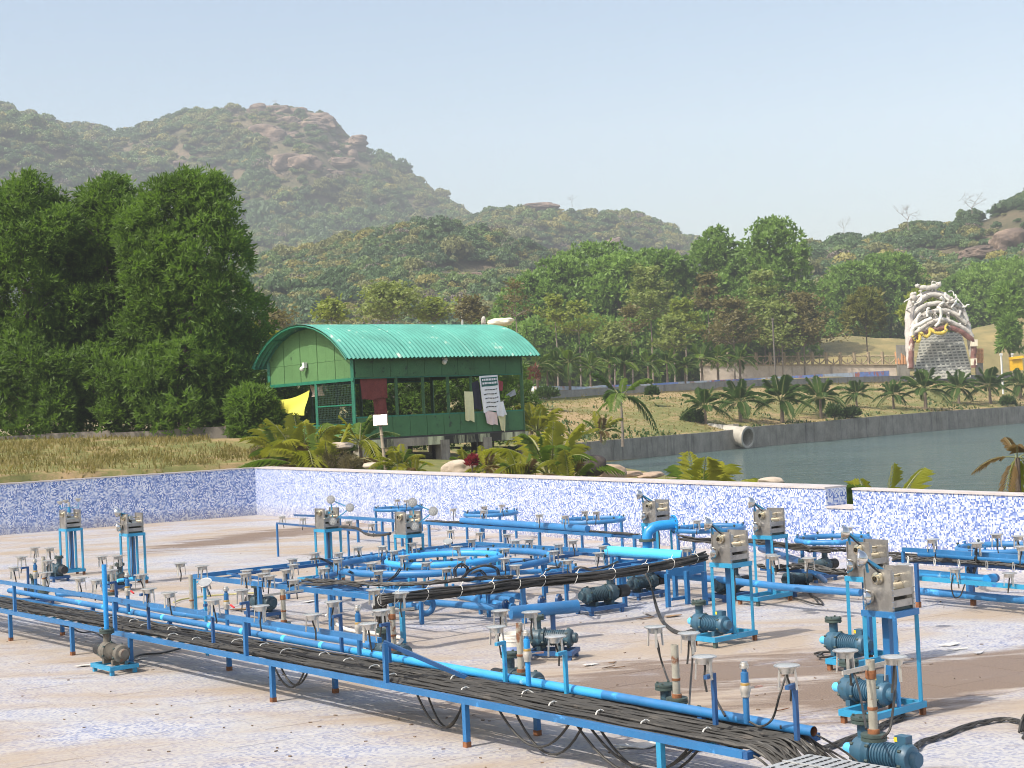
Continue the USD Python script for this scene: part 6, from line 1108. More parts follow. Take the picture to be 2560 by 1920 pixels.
# the tall pipe stands on the old pump's outlet
def world(p, rz, q): ca, sa = math.cos(rz), math.sin(rz); return np.array([p[0] + q[0] * ca - q[1] * sa, p[1] + q[0] * sa + q[1] * ca, p[2] + q[2]])
def riser(name, label, cat, base, h, r, m, collar=True, lean=(0, 0)):
    t = thing(name, label, cat, base); b = MB(); e = np.array([lean[0], lean[1], h])
    b.lathe([(r * .8, 0), (r, 0), (r, np.linalg.norm(e)), (r * .82, np.linalg.norm(e)), (r * .8, np.linalg.norm(e) - .08)], (0, 0, 0), e, 16); b.build('pipe', m, t)
    if collar: c = MB(); c.lathe([(r * 1.02, h * .32), (r * 1.14, h * .32 + .004), (r * 1.14, h * .32 + .02), (r * 1.02, h * .32 + .024)], (0, 0, 0), e, 16); c.build('joint', 'rust', t); c = MB(); c.lathe([(r * 1.3, 0), (r * 1.3, .03), (r, .035)], (0, 0, 0), e, 16); c.build('foot_ring', 'rust', t)
    return t
q = world(gp, rzof(uu), (0, .19, .52)); ph = 3 - 3  # height from the picture
def height_of(zone, x, y, p):          # height at which pixel row is met above the point p
    d = ray(*px(zone, x, y)); return 3.0 + d[2] * (p[1] / d[1])
tp = riser('standing_pipe', 'tall bright blue pipe standing on the old grey pump', 'pipe', q, height_of('A', 905, 868, q) - q[2], .031, 'bright_blue_paint', collar=False)

# ---- fountain lights: a dish on three legs
def make_light(name, label, cable=True):
    """origin at the middle of the dish rim; hangs down to the feet 0.125 below"""
    t = thing(name, label, 'fountain light', group='fountain lights')
    b, l = MB(), MB()
    b.lathe([(.02, -.052), (.052, -.050), (.060, -.014), (.060, -.010), (.086, -.006), (.088, .000), (.084, .003), (.072, .001)], n=24); b.build('dish', 'lamp_steel', t)
    l.lathe([(.073, .0005), (.05, .003), (1e-4, .004)], n=24); l.build('lens', 'lamp_lens', t)
    for k in range(3):
        a = k * 2 * PI / 3 + .5; c, s = math.cos(a), math.sin(a); g = MB()
        g.beam((c * .058, s * .058, -.02), (c * .068, s * .068, -.155), .020, .008, ref=(c, s, 0)); g.build('leg', 'lamp_steel', t, smooth=False)
    if cable: MB().tube(smooth_path([(0, 0, -.05), (.004, .002, -.08), (.02, -.01, -.15), (.03, .0, -.24)], 6), .008, 6).build('cable', 'cable_rubber', t)
    return t
light0 = None
def lights(spec, z, where, grp, zs=None):
    """spec: (zone, x, y) of each dish; z: its height"""
    global light0
    pts = sorted([(px(*s[:3])[0], s) for s in spec]); n = len(pts)
    for i, (X, s) in enumerate(pts):
        zz = s[3] if len(s) > 3 else z; p = Z(*s[:3], zz); rz_ = (i * 2.4) % 6.28
        lab = f'silver fountain light {where}, {rank(i, n)}'
        if light0 is None:
            light0 = make_light('fountain_light', lab); put(light0, p, rz_); tag(light0, group=grp); light0.GetAttribute('xformOp:scale').Set(Gf.Vec3f(LSC, LSC, LSC))
        else: dup(light0, 'fountain_light', lab, 'fountain light', p, rz_, grp, LSC)
def bracket(name, label, zone, xy, z, foot_z, side=-1, L=.14, m='deep_blue_paint'):
    """an L-shaped post that carries a light: xy is the pixel of the bend, z its height"""
    p = Z(zone, *xy, z); t = thing(name, label, 'bracket', (p[0], p[1], foot_z), group='light brackets'); h = z - foot_z
    MB().beam((0, 0, 0), (0, 0, h), .032).build('post', m, t, smooth=False)
    e = vv * side * L * .8 + uu * -side * .02; MB().beam((vv * side * .018) + ez * (h - .016), e + ez * (h - .016), .032, .03).build('arm', m, t, smooth=False)
    return p

# near tray
LT = [('A', 120, 893), ('A', 185, 802), ('A', 300, 722), ('A', 430, 725), ('A', 395, 937), ('A', 415, 835), ('A', 690, 985), ('A', 832, 1003), ('A', 880, 797), ('A', 1020, 792), ('A', 960, 915), ('A', 1215, 955), ('A', 1285, 1077), ('A', 1460, 1112),
      ('A', 1555, 857), ('A', 1745, 880)]
lights(LT[:8], 1.05, 'behind the left end of the cable tray', 'lights at the left end of the tray'); lights(LT[8:], 1.05, 'between the cable tray and the two left stands', 'lights near the left stands')
lights([('A', 1840, 1172), ('A', 2092, 1087), ('B', 40, 1225), ('B', 488, 1298), ('B', 665, 1188), ('B', 968, 1378)], 1.05, 'along the middle of the cable tray', 'lights along the middle of the tray')
lights([('B', 1020, 1085), ('B', 1250, 1112), ('B', 1082, 1262)], 1.05, 'around the drop of the black cable bundle', 'lights at the end of the cable bundle')
lights([('B', 2112, 1265), ('B', 2075, 1405), ('C', 165, 1278), ('G', 375, 520)], 1.0, 'around the white bucket', 'lights around the bucket')
lights([('G', 1235, 437), ('G', 1528, 492), ('G', 1660, 695), ('H', 162, 772)], 1.05, 'at the right end of the near blue pipe', 'lights at the end of the near pipe')
lights([('H', 668, 642), ('H', 1090, 697)], 1.08, 'on the crossbar of the front grey riser', 'lights on the front riser')
TS_ = [('A', 1770, 1020), ('K2', 1405, 65)]
for k, (s, zz, lab) in enumerate([(TS_[0], 1.1, 'tilted silver fountain light on a post left of the square pipe frame'), (TS_[1], .8, 'tilted silver fountain light behind the ring pipes')]):
    o = dup(light0, 'fountain_light', lab, 'fountain light', Z(*s, zz), .4, 'tilted lights'); o2 = UsdGeom.Xformable(o); o.SetInstanceable(True)
    o.GetAttribute('xformOp:scale').Set(Gf.Vec3f(1, 1, 1)); o2.AddRotateXYZOp().Set(Gf.Vec3f(28, -16, 0))
# brackets for the near lights
for k, (zn, bx, by, zt_, zf, sd, lab) in enumerate([('A', 238, 885, .93, .52, -1, 'blue L-shaped light bracket at the far left'), ('G', 1738, 838, .92, .52, -1, 'dark blue L-shaped light bracket, second from the pipe end'),
        ('H', 228, 925, .92, .5, -1, 'blue L-shaped light bracket at the open end of the near pipe'), ('F', 728, 328, .93, .52, -1, 'blue L-shaped light bracket behind the handrail'), ('F', 1140, 400, .93, .52, -1, 'blue L-shaped light bracket by the end post of the handrail'),
        ('G', 455, 645, .88, .5, -1, 'sky blue L-shaped light bracket by the pump and bucket'), ('F', 2140, 560, .88, .5, -1, 'sky blue L-shaped light bracket in front of the white bucket'), ('A', 2140, 1185, .93, .52, -1, 'blue L-shaped light bracket by the left corner of the pipe frame'),
        ('A', 1275, 1110, .98, .52, -1, 'straight blue light post left of the tall bright blue pipe'), ('A', 1000, 1010, .93, .52, -1, 'blue light post beside the tall bright blue pipe'), ('A', 1765, 1000, 1.0, .0, -1, 'sky blue light post with the tilted light'), ('A', 1830, 1200, .98, .52, -1, 'blue light post by the second nozzle riser')]):
    bracket('light_bracket', lab, zn, (bx, by), zt_, zf, sd, m='sky_blue_paint' if 'sky' in lab else 'deep_blue_paint')

# ---- near cable tray with handrail
tray = thing('cable_tray', 'long blue steel cable tray on short legs crossing the foreground', 'cable tray')
Fp = [Z('E', 95, 560), Z('F', 140, 1090), Z('F', 1825, 1478)]; far = Z('E', 95, 560); nearp = Z('F', 1825, 1478)
td = (nearp - far) / np.linalg.norm(nearp - far); tn = np.array([-td[1], td[0], 0]); tn = tn if tn[1] > 0 else -tn
TZ = 0.42; TWD = 0.72
endp = Z('G', 1950, 1560, TZ); sE = (endp - far)[:2] @ td[:2]; sS = -5.0
T = lambda s, w=0.0, z=TZ: np.array([far[0], far[1], 0]) + td * s + tn * w + ez * z
MB().beam(T(sS), T(sE), .05, .055).build('front_rail', 'blue_paint', tray, smooth=False); MB().beam(T(sS, TWD), T(sE, TWD), .05, .055).build('back_rail', 'blue_paint', tray, smooth=False)
MB().beam(T(sE + .024, -.02, TZ - .002), T(sE + .024, TWD + .1, TZ - .002), .048, .055).build('end_rail', 'deep_blue_paint', tray, smooth=False)
s = sS + .2
while s < sE - .2:
    MB().beam(T(s, .026, TZ - .012), T(s, TWD - .026, TZ - .012), .03, .022).build('rung', 'sky_blue_paint', tray, smooth=False); s += .30
for pt, w in [(('E', 95, 560), 0), (('F', 140, 1090), 0), (('F', 1825, 1478), 0), (('E', 525, 515), 1), (('E', 1545, 738), 0), (('F', 640, 1018), 1), (('G', 155, 1392), 1), (('G', 1905, 1700), 0), (('E', 1070, 620), 0), (('E', 2080, 800), 1)]:
    sp = (Z(*pt)[:2] - far[:2]) @ td[:2]; g = T(sp, w * TWD, 0)
    MB().beam(g, g + ez * (TZ - .0275), .05).build('leg', 'sky_blue_paint' if pt[1] == 1905 else 'blue_paint', tray, smooth=False); MB().box(g + ez * .025, (.056, .056, .05), ANG).build('rusty_foot', 'rust', tray, smooth=False)
hr_end = Z('F', 1092, 552, .85); sH = (hr_end - far)[:2] @ td[:2]; RZ = .85
MB().beam(T(sS, 0, RZ), T(sH, 0, RZ), .045, .05).build('handrail', 'blue_paint', tray, smooth=False)
for pt in (('A', 265, 1020), ('A', 1060, 1160), ('A', 2068, 1350), ('F', 1092, 565)):
    sp = (Z(*pt, RZ)[:2] - far[:2]) @ td[:2]; MB().beam(T(sp, 0, TZ + .0275), T(sp, 0, RZ - .025), .042).build('handrail_post', 'blue_paint', tray, smooth=False)
MB().beam(T(sH + .02, .03, RZ - .02), T(sH + .62, TWD - .12, TZ + .03), .04).build('brace', 'deep_blue_paint', tray, smooth=False)

# cables on the tray: some sixty, loosely tied
rg = np.random.default_rng(11); cb = thing('cable_bundle', 'wide mat of dusty black cables lying along the blue tray', 'cables')
def meander(s0_, s1_, w0, w1, z0, step=.32, amp=.03):
    ss = np.arange(s0_, s1_ + step, step); ss[-1] = s1_; u = (ss - s0_) / (s1_ - s0_)
    w = w0 + (w1 - w0) * u + np.cumsum(rg.normal(size=len(ss))) * amp * .35; w -= (w - (w0 + (w1 - w0) * u)).mean() ; w += rg.normal(size=len(ss)) * amp * .35
    z = z0 + rg.normal(size=len(ss)) * .007
    return np.array([T(a, np.clip(b, .05, TWD - .04), c) for a, b, c in zip(ss, w, z)])
for k in range(64):
    w0 = rg.uniform(.12, .56); lay = int(rg.integers(0, 3)); r = rg.uniform(.0085, .0125)
    s_in = sS if k < 26 else rg.uniform(-2.0, 8.0)
    P = meander(s_in, sE - .12, w0, np.clip(w0 + rg.uniform(-.22, .22), .08, .6), TZ + .012 + lay * .017, amp=.035)
    e = P[-1]; drop = [e + td * (.16 + rg.uniform(0, .1)) + ez * -.01, e + td * (.42 + rg.uniform(0, .25)) + tn * rg.uniform(-.1, .12) - ez * (.2 + rg.uniform(0, .05)), e + td * (.7 + rg.uniform(0, .4)) + tn * rg.uniform(-.15, .2) - ez * (TZ - .01 - rg.uniform(0, .05))]
    P = np.vstack([P, smooth_path([P[-1]] + drop, 5)[1:]])
    MB().tube(P, r, 5).build('cable', 'cable_dusty' if k % 3 else 'cable_rubber', cb)
for s_, w_, a in [(x, rg.uniform(.15, .5), rg.uniform(-.6, .6)) for x in np.linspace(2.5, sE - .6, 20)]:
    c = T(s_, w_, TZ + .05); d = td * math.cos(a) * .03 + tn * math.sin(a) * .03
    MB().tube(smooth_path([c - tn * .09 + d - ez * .03, c - tn * .05 + ez * .015 + d * .5, c + ez * .022, c + tn * .06 + ez * .015 - d, c + tn * .10 - ez * .02]), .006, 5).build('cable_tie', 'tie_white', cb)
lp = thing('hanging_cable', 'black cable loops hanging below the right part of the tray', 'cables')
for s_, w_, l_, dz in ((sE - 3.0, .1, .9, .30), (sE - 2.85, .16, .85, .36), (sE - 2.0, .12, 1.3, .36), (sE - 1.95, .2, 1.25, .33), (sE - 1.9, .26, 1.2, .38), (sE - 7.0, .15, .55, .26), (sE - 6.95, .2, .5, .24), (sE - 4.4, .2, .7, .35), (sE - 4.3, .26, .5, .36)):
    MB().tube(arc(T(s_, w_, TZ - .03), T(s_ + l_, w_ + .1, TZ - .03), dz, 13), .011, 6).build('loop', 'cable_rubber', lp)
lp = thing('hanging_cable', 'black cable running from below the tray to the old grey pump', 'cables')
MB().tube(smooth_path([Z('K7', 870, 1240, .3), Z('K7', 980, 1265, .2), Z('K7', 1120, 1330, .06), Z('K7', 1330, 1345, .05), gp + [.05, .25, .2]]), .012, 6).build('loop', 'cable_rubber', lp)
MB().tube(smooth_path([gp + [.2, -.1, .1], Z('E', 1200, 685, .03), Z('E', 1400, 665, .02), Z('E', 1560, 625, .03)]), .014, 6).build('loop', 'cable_rubber', lp)

# ---- pipes along the tray
def pipe(name, label, pts, r, m, parts=(), grp=None, n=14):
    t = thing(name, label, 'pipe', group=grp); MB().tube(pts, r, n).build('pipe', m, t); return t
p1 = [Z('A', 430, 1165, .52), Z('A', 1200, 1270, .52), Z('A', 2212, 1478, .52), Z('F', 640, 603, .52), Z('F', 1200, 715, .52)]
line = np.array(p1); fitd = np.polyfit(line[:, 1], line[:, 0], 1)
e1 = Z('H', 222, 1352, .52); a1 = np.array([np.polyval(fitd, line[0, 1] + 1.5), line[0, 1] + 1.5, .52]); e1 = np.array([np.polyval(fitd, e1[1]), e1[1], .52])
mp = thing('supply_pipe', 'long blue near pipe with pale blue patches and an open end at the right', 'pipe')
mid = lambda f: a1 + (e1 - a1) * f
f_a, f_b = .62, .86
MB().tube([a1, mid(f_a)], .040, 16, caps=False).build('pipe', 'pipe_blue', mp); MB().tube([mid(f_a), mid(f_b)], .0405, 16, caps=False).build('pale_length', 'pipe_light_blue', mp); MB().tube([mid(f_b), e1], .040, 16, caps=False).build('pipe', 'pipe_blue', mp)
MB().tube([e1 - (e1 - a1) / np.linalg.norm(e1 - a1) * .3, e1 - (e1 - a1) / np.linalg.norm(e1 - a1) * .001], .036, 16, caps=False).build('rusty_bore', 'rust', mp); MB().cyl(e1 - td * .3, e1 - td * .28, .036).build('dark_inside', 'black_rubber', mp)
for f in (.28, .34, .42, .47, .53, .58): c = mid(f); dd_ = (e1 - a1) / np.linalg.norm(e1 - a1) * .035; MB().tube([c - dd_, c + dd_], .0412, 14).build('patch', 'pale_blue_paint', mp)
for f in (.2, .35, .5, .65, .8, .93): c = mid(f); MB().box((c[0], c[1], .45), (.05, .05, .06), ANG).build('saddle', 'deep_blue_paint', mp, smooth=False)
pipe('supply_pipe', 'second blue pipe running behind the near one below the handrail', smooth_path([Z('A', 500, 1125, .36), Z('A', 720, 1130, .36), Z('A', 1150, 1215, .36), Z('A', 1560, 1290, .36), Z('A', 2212, 1385, .36), Z('F', 400, 500, .36), Z('F', 840, 570, .36), Z('F', 1000, 600, .36)]), .045, 'pipe_blue')
fl2 = thing('pipe_flange', 'blue pipe end flange behind the handrail at the left', 'flange'); fc = Z('A', 515, 1112, .36); MB().lathe([(1e-4, 0), (.085, 0), (.085, .03), (1e-4, .03)], fc, td, 18).build('disc', 'blue_paint', fl2)
pipe('supply_pipe', 'short blue branch pipe joining the second pipe near the left pump', smooth_path([Z('A', 1510, 1290, .36), Z('A', 1640, 1300, .36), Z('A', 1790, 1270, .36)]), .04, 'pipe_blue')

# ---- nozzle risers with silver heads and grey valves
def nozzle(label, zone, xb, yb, zb_, yt, xt, valve=True, m='blue_paint', red=False):
    p = Z(zone, xb, yb, zb_); h = height_of(zone, xt, yt, p) - zb_
    t = thing('nozzle_riser', label, 'nozzle', p, group='nozzle risers')
    b = MB(); b.cyl((0, 0, 0), (0, 0, h * .42), .024, 14); b.build('lower_pipe', m, t)
    b = MB(); b.lathe([(.02, h * .66), (.030, h * .665), (.030, h * .82), (.02, h * .83), (.018, h * .88)], n=14); b.build('upper_pipe', m, t)
    v = MB(); v.lathe([(.026, h * .42), (.034, h * .43), (.034, h * .48), (.042, h * .52), (.042, h * .58), (.034, h * .62), (.034, h * .66), (.02, h * .665)], n=14); v.build('valve_body', 'valve_grey', t)
    v = MB(); v.lathe([(.035, h * .615), (.036, h * .62), (.036, h * .65), (.035, h * .655)], n=14); v.build('valve_ring', 'valve_brass', t)
    d = vv if not red else uu; g = MB(); g.beam(d * .03 + ez * h * .55, d * .10 + ez * h * .55, .016, .01); g.build('valve_stem', 'valve_grey', t, smooth=False)
    g = MB(); g.beam(d * .10 + ez * h * .55, d * .19 + ez * (h * .55 - (.03 if red else .005)), .022, .014); g.build('valve_grip', 'red_handle' if red else 'pink_grip', t, smooth=False)
    s = MB(); s.lathe([(.016, h * .86), (.030, h * .89), (.036, h * .895), (.036, h * .95), (.030, h * .955), (.028, h * .99), (.022, h), (.01, h * .99)], n=14); s.build('nozzle_head', 'lamp_steel', t)
    return t
nozzle('blue nozzle riser with yellow-ringed valve near the right end of the near pipe', 'G', 2030, 1270, .54, 738, 2008); nozzle('pale blue nozzle riser in front of the white bucket', 'G', 145, 945, .54, 462, 122, m='bright_blue_paint')
nozzle('nozzle riser in front of the cable bundle drop', 'F', 895, 680, .54, 250, 890); nozzle('nozzle riser with red grip left of the square pipe frame', 'A', 1965, 1400, .54, 1058, 1942, red=True)
nozzle('nozzle riser with two pale blue arms beside the tall bright blue pipe', 'A', 1110, 1280, .54, 938, 1085, red=True); nozzle('leftmost nozzle riser by the first handrail post', 'A', 312, 1115, .54, 818, 300)
nozzle('short nozzle riser at the handrail end', 'F', 905, 640, .54, 450, 895, m='pipe_blue')
arm_p = Z('A', 1085, 1000, .95); am = thing('twin_nozzle', 'pale blue double nozzle arm by the tall bright blue pipe', 'nozzle'); MB().cyl(arm_p - vv * .12, arm_p - vv * .035, .024, 12).build('left_arm', 'pale_blue_paint', am); MB().cyl(arm_p + vv * .035, arm_p + vv * .10, .024, 12).build('right_arm', 'pale_blue_paint', am); MB().cyl(arm_p - vv * .03, arm_p + vv * .03, .028, 12).build('tee', 'blue_paint', am)

# ---- grey rusty risers
def grey(label, zone, xb, yb, zb_, xt, yt, bar=None, flange=True):
    p = Z(zone, xb, yb, zb_); h = height_of(zone, xt, yt, p) - zb_
    t = riser('grey_riser', label, 'riser pipe', p, h, .034, 'old_pipe')
    if flange: MB().lathe([(1e-4, -.05), (.095, -.05), (.095, -.028), (.088, -.026), (.088, -.022), (.095, -.02), (.095, 0), (1e-4, .0)], n=20).build('flange', 'flange_iron', t)
    if bar: MB().beam(vv * -bar + ez * (h - .05), vv * bar * 1.1 + ez * (h - .05) , .012, .03).build('crossbar', 'valve_grey', t, smooth=False); MB().lathe([(.036, h - .14), (.04, h - .135), (.04, h - .08), (.036, h - .075)], n=14).build('clamp', 'rust', t)
    return t
grey('grey rusty riser pipe with a crossbar, on the front right pump', 'K8', 1612, 590, .52, 1585, -225, bar=.33); grey('grey rusty riser pipe rising from the green pump behind the near pipe', 'G', 1425, 1050, .45, 1393, 595, bar=None)
grey('beige riser pipe with a clamp in front of the white bucket', 'G', 80, 830, .42, 45, 405, bar=None); grey('grey rusty riser beside the drop of the cable bundle', 'F', 1190, 640, .42, 1160, 268, bar=.28)
grey('rusty riser under the left corner lights of the pipe frame', 'K1', 1055, 1085, .3, 1035, 672, bar=.3); grey('grey riser at the far left behind the first light', 'A', 385, 1085, .4, 372, 800); grey('grey riser between the two left stands', 'A', 972, 1105, .4, 958, 880); grey('lone grey rusty riser left of the pipe frame', 'A', 1660, 1290, .1, 1645, 958)

# ---- square frame with ring pipes in the middle of the pool
FZ = .57
cW, cS, cE = Z('K1', 45, 470, FZ), Z('K2', 480, 800, FZ), Z('K4', 1190, 1010, FZ)
sq = thing('ring_fountain_frame', 'big square blue steel frame that carries the ring pipes', 'frame')
ctr = (cW + cE) / 2; half = np.linalg.norm((cE - cW)[:2]) / 2 / math.sqrt(2); cen = np.array([ctr[0], ctr[1], 0])
QC = [cen + (uu * a + vv * b) * half for a, b in ((-1, -1), (1, -1), (1, 1), (-1, 1))]
for i in range(4):
    a, b = QC[i] + ez * FZ, QC[(i + 1) % 4] + ez * FZ; d = (b - a) / np.linalg.norm(b - a) * .024; inn = (cen - (a + b) / 2); inn[2] = 0; inn /= np.linalg.norm(inn)
    MB().beam(a - d, b - d, .05, .07).build('outer_rail', 'blue_paint', sq, smooth=False); MB().beam(a + inn * .45 + d * 20, b + inn * .45 - d * 20, .045, .05).build('inner_rail', 'deep_blue_paint', sq, smooth=False)
    for f in np.linspace(.1, .9, 9): c = a + (b - a) * f; MB().beam(c + inn * .026 - ez * .01, c + inn * .425 - ez * .01, .03, .025).build('rung', 'blue_paint', sq, smooth=False)
    for f in (0.0, .36, .7):
        c = a + (b - a) * f; MB().beam(c * [1, 1, 0], c * [1, 1, 0] + ez * (FZ - .036), .055).build('leg', 'blue_paint' if f else 'sky_blue_paint', sq, smooth=False)
for d in (uu, vv): MB().beam(cen - d * (half - .03) + ez * (FZ - .08), cen + d * (half - .03) + ez * (FZ - .08), .05, .05).build('cross_rail', 'deep_blue_paint', sq, smooth=False)
def ring(name, label, c, R, z, r, m, nz=28, jets=True, posts=6, postm='blue_paint', squash=0.0):
    t = thing(name, label, 'ring pipe'); a = np.linspace(0, 2 * PI, 72, endpoint=False)
    MB().tube(np.c_[c[0] + R * np.cos(a), c[1] + R * np.sin(a), np.full(72, z)], r, 12, closed=True).build('ring', m, t)
    if jets:
        for k in range(nz):
            q_ = 2 * PI * k / nz; p = np.array([c[0] + R * math.cos(q_), c[1] + R * math.sin(q_), z]); MB().lathe([(.016, 0), (.016, r + .018), (.022, r + .02), (.022, r + .04), (.008, r + .045)], p, (0, 0, 1), 8).build('jet', m if k % 2 else 'flange_iron', t)
    for k in range(posts):
        q_ = 2 * PI * k / posts + .35; p = np.array([c[0] + R * math.cos(q_), c[1] + R * math.sin(q_), 0]); MB().beam(p, p + ez * (z - r), .045).build('post', postm, t, smooth=False)
    return t
R2 = (Z('K3', 1000, 255, .66)[0] - Z('K2', 62, 420, .66)[0]) / 2
ring('ring_pipe', 'pale blue inner ring pipe of the fountain', cen, .92, .70, .052, 'pipe_light_blue', 18, posts=5, postm='sky_blue_paint'); ring('ring_pipe', 'mid blue larger ring pipe around the pale blue one', cen, R2, .66, .056, 'pipe_blue', 34, posts=8)
ring('ring_pipe', 'low outer blue ring pipe below the other two', cen, R2 + .38, .44, .05, 'pipe_blue', 30, posts=8)
for a in (0.2, 1.2, 2.3, 3.4, 4.4, 5.4):
    d = np.array([math.cos(a), math.sin(a), 0]); pipe('feed_pipe', f'blue feed pipe under the ring pipes, the one {["to the right", "to the back right", "to the back left", "to the left", "to the front left", "to the front right"][[0.2, 1.2, 2.3, 3.4, 4.4, 5.4].index(a)]}', [cen + d * .5 + ez * .40, cen + d * 2.1 + ez * .40], .04, 'pipe_blue')
lights([('B', 510, 767), ('B', 715, 767), ('B', 705, 822), ('B', 880, 717), ('B', 1090, 712), ('B', 1190, 750), ('B', 1275, 792), ('B', 1350, 682), ('B', 1735, 712), ('B', 1780, 803)], .86, 'over the back half of the ring pipes', 'lights over the back of the rings')
lights([('B', 585, 902), ('B', 995, 857), ('B', 1060, 922), ('B', 1470, 852), ('B', 1645, 902), ('B', 2150, 732), ('B', 2150, 815), ('C', 30, 875), ('C', 30, 662), ('C', 150, 652)], .82, 'over the front half of the ring pipes', 'lights over the front of the rings')
lights([('C', 405, 692), ('C', 360, 752), ('C', 525, 662), ('C', 480, 832), ('C', 750, 767), ('C', 785, 707)], .82, 'over the right corner of the ring fountain', 'lights at the right of the rings')
lights([('B', 120, 965), ('B', 60, 945), ('B', 90, 908), ('B', 260, 912), ('B', 330, 1000), ('B', 315, 820), ('B', 325, 868), ('A', 2115, 945), ('A', 2130, 918)], .84, 'on the left corner of the pipe frame', 'lights on the left corner of the frame')
# manifold
mz = .70; ma, mb = Z('K4', -20, 885, mz), Z('K4', 985, 950, mz)
mf = thing('manifold', 'thick pale blue manifold pipe at the right of the ring fountain', 'pipe'); MB().tube([ma, mb], .078, 22).build('barrel', 'pale_blue_paint', mf)
dm = (mb - ma) / np.linalg.norm(mb - ma)
for p, s_ in ((ma, -1), (mb, 1)): MB().lathe([(1e-4, 0), (.125, 0), (.125, .022), (1e-4, .022)], p, dm * s_, 22).build('end_flange', 'blue_paint', mf)
for f in (.15, .85): c = ma + (mb - ma) * f; MB().box((c[0], c[1], (mz - .08) / 2), (.06, .06, mz - .08), ANG).build('support', 'blue_paint', mf, smooth=False)
eb = Z('K4', 500, 890, mz); d_ = Y('K4', 500, 880, eb[1]); h1 = height_of('K4', 500, 640, eb); sidev = Y('K4', 860, 585, eb[1] + .12) - Y('K4', 560, 600, eb[1]); sidev = sidev / np.linalg.norm(sidev)
el = thing('elbow_pipe', 'big bright blue elbow pipe with a bolted flange standing on the manifold', 'pipe')
P = [eb * [1, 1, 0] + ez * (mz + .05), eb * [1, 1, 0] + ez * (h1 - .10), eb * [1, 1, 0] + ez * (h1 - .02) + sidev * .03, eb * [1, 1, 0] + ez * (h1 + .055) + sidev * .12, eb * [1, 1, 0] + ez * (h1 + .075) + sidev * .22, eb * [1, 1, 0] + ez * (h1 + .085) + sidev * .46]
MB().tube(P, .080, 22).build('elbow', 'bright_blue_paint', el)
c = P[-1]; MB().lathe([(1e-4, 0), (.155, 0), (.155, .026), (1e-4, .026)], c, sidev + ez * .04, 26).build('flange', 'bright_blue_paint', el); s2 = np.cross(sidev, ez)
fb = MB()
for k in range(12): q_ = k * PI / 6; o = s2 * math.cos(q_) * .128 + ez * math.sin(q_) * .128; fb.cyl(c + o - sidev * .012, c + o + sidev * .038, .012, 6)
tag(fb.build('flange_bolts', 'flange_iron', el), kind='stuff'); c = eb * [1, 1, 0] + ez * (mz + (h1 - mz) * .48); MB().lathe([(.08, 0), (.135, 0), (.135, .02), (.135, .024), (.135, .04), (.08, .04)], c, (0, 0, 1), 22).build('collar_flange', 'flange_iron', el)
pipe('supply_pipe', 'bright blue stub pipe in front of the manifold', [Z('K4', 100, 1035, .5), Z('K4', 640, 1075, .5)], .06, 'pipe_light_blue')
cab = thing('valve_frame', 'dark blue steel frame under the manifold end', 'frame')
for xa, ya in ((760, 1600), (1005, 1560), (1225, 1570)): g = Z('K4', xa, ya); MB().beam(g, g + ez * .50, .06).build('leg', 'blue_paint', cab, smooth=False)
g0_, g1_ = Z('K4', 790, 1500, .1), Z('K4', 990, 1470, .1); MB().beam(g0_, g1_, .045).build('bar', 'blue_paint', cab, smooth=False); g0_, g1_ = Z('K4', 740, 1165, .47), Z('K4', 1200, 1120, .47); MB().beam(g0_, g1_, .05, .12).build('plate', 'blue_paint', cab, smooth=False)
g0_ = Z('K4', 1080, 1090, .5); MB().frame(g0_, vv * .42, uu * .03, ez * .2).build('side_plate', 'blue_paint', cab, smooth=False)

# thick cable bundle over the front right edge of the frame
tb = thing('cable_bundle', 'thick tied bundle of black cables draped along the ring fountain frame', 'cables')
bz = FZ + .10
spine = smooth_path([Z('F', 1120, 560, .10), Z('F', 1100, 400, .3), Z('B', 1085, 1300, .45), Z('B', 1075, 1190, bz - .02), Z('B', 1180, 1155, bz + .03), Z('B', 1500, 1130, bz), Z('B', 1900, 1085, bz), Z('B', 2212, 1045, bz), Z('C', 300, 1005, bz), Z('C', 700, 972, bz), Z('C', 1100, 912, bz), Z('C', 1400, 858, bz + .02), Z('C', 1660, 800, bz + .04)], 8)
mm = len(spine); tt = np.gradient(spine, axis=0); tt /= np.linalg.norm(tt, axis=1)[:, None]; ss_ = np.cross(tt, ez + vv * .01); ss_ /= np.linalg.norm(ss_, axis=1)[:, None]; qq_ = np.cross(ss_, tt)
for k in range(34):
    a0 = rg.uniform(0, 2 * PI); rr = math.sqrt(rg.uniform(0.05, 1)) * .070; tw = rg.uniform(-.5, .5); u = np.linspace(0, 1, mm)
    ang = a0 + tw * np.sin(u * 9 + a0) + rg.uniform(-1.0, 1.0) * u; rad = rr * (1 + .2 * np.sin(u * 43 + a0 * 3)); P = spine + ss_ * (np.cos(ang) * rad)[:, None] * 1.15 + qq_ * (np.sin(ang) * rad)[:, None]
    MB().tube(P, rg.uniform(.011, .015), 6).build('cable', 'cable_rubber', tb)
for f in np.linspace(.22, .97, 13):
    i = int(f * (mm - 1)); a = np.linspace(0, 2 * PI, 12, endpoint=False); P = spine[i] + (ss_[i] * np.cos(a)[:, None] * 1.18 + qq_[i] * np.sin(a)[:, None]) * .080 + tt[i] * (np.sin(a)[:, None] * .03)
    tie = MB(); tie.tube(P, .0045, 5, closed=True); tie.tube([P[3], P[3] + ez * .05 + tt[i] * .04], .005, 4); tie.build('cable_tie', 'tie_white', tb)
b2 = thing('cable_bundle', 'thinner run of black cables behind the thick bundle', 'cables')
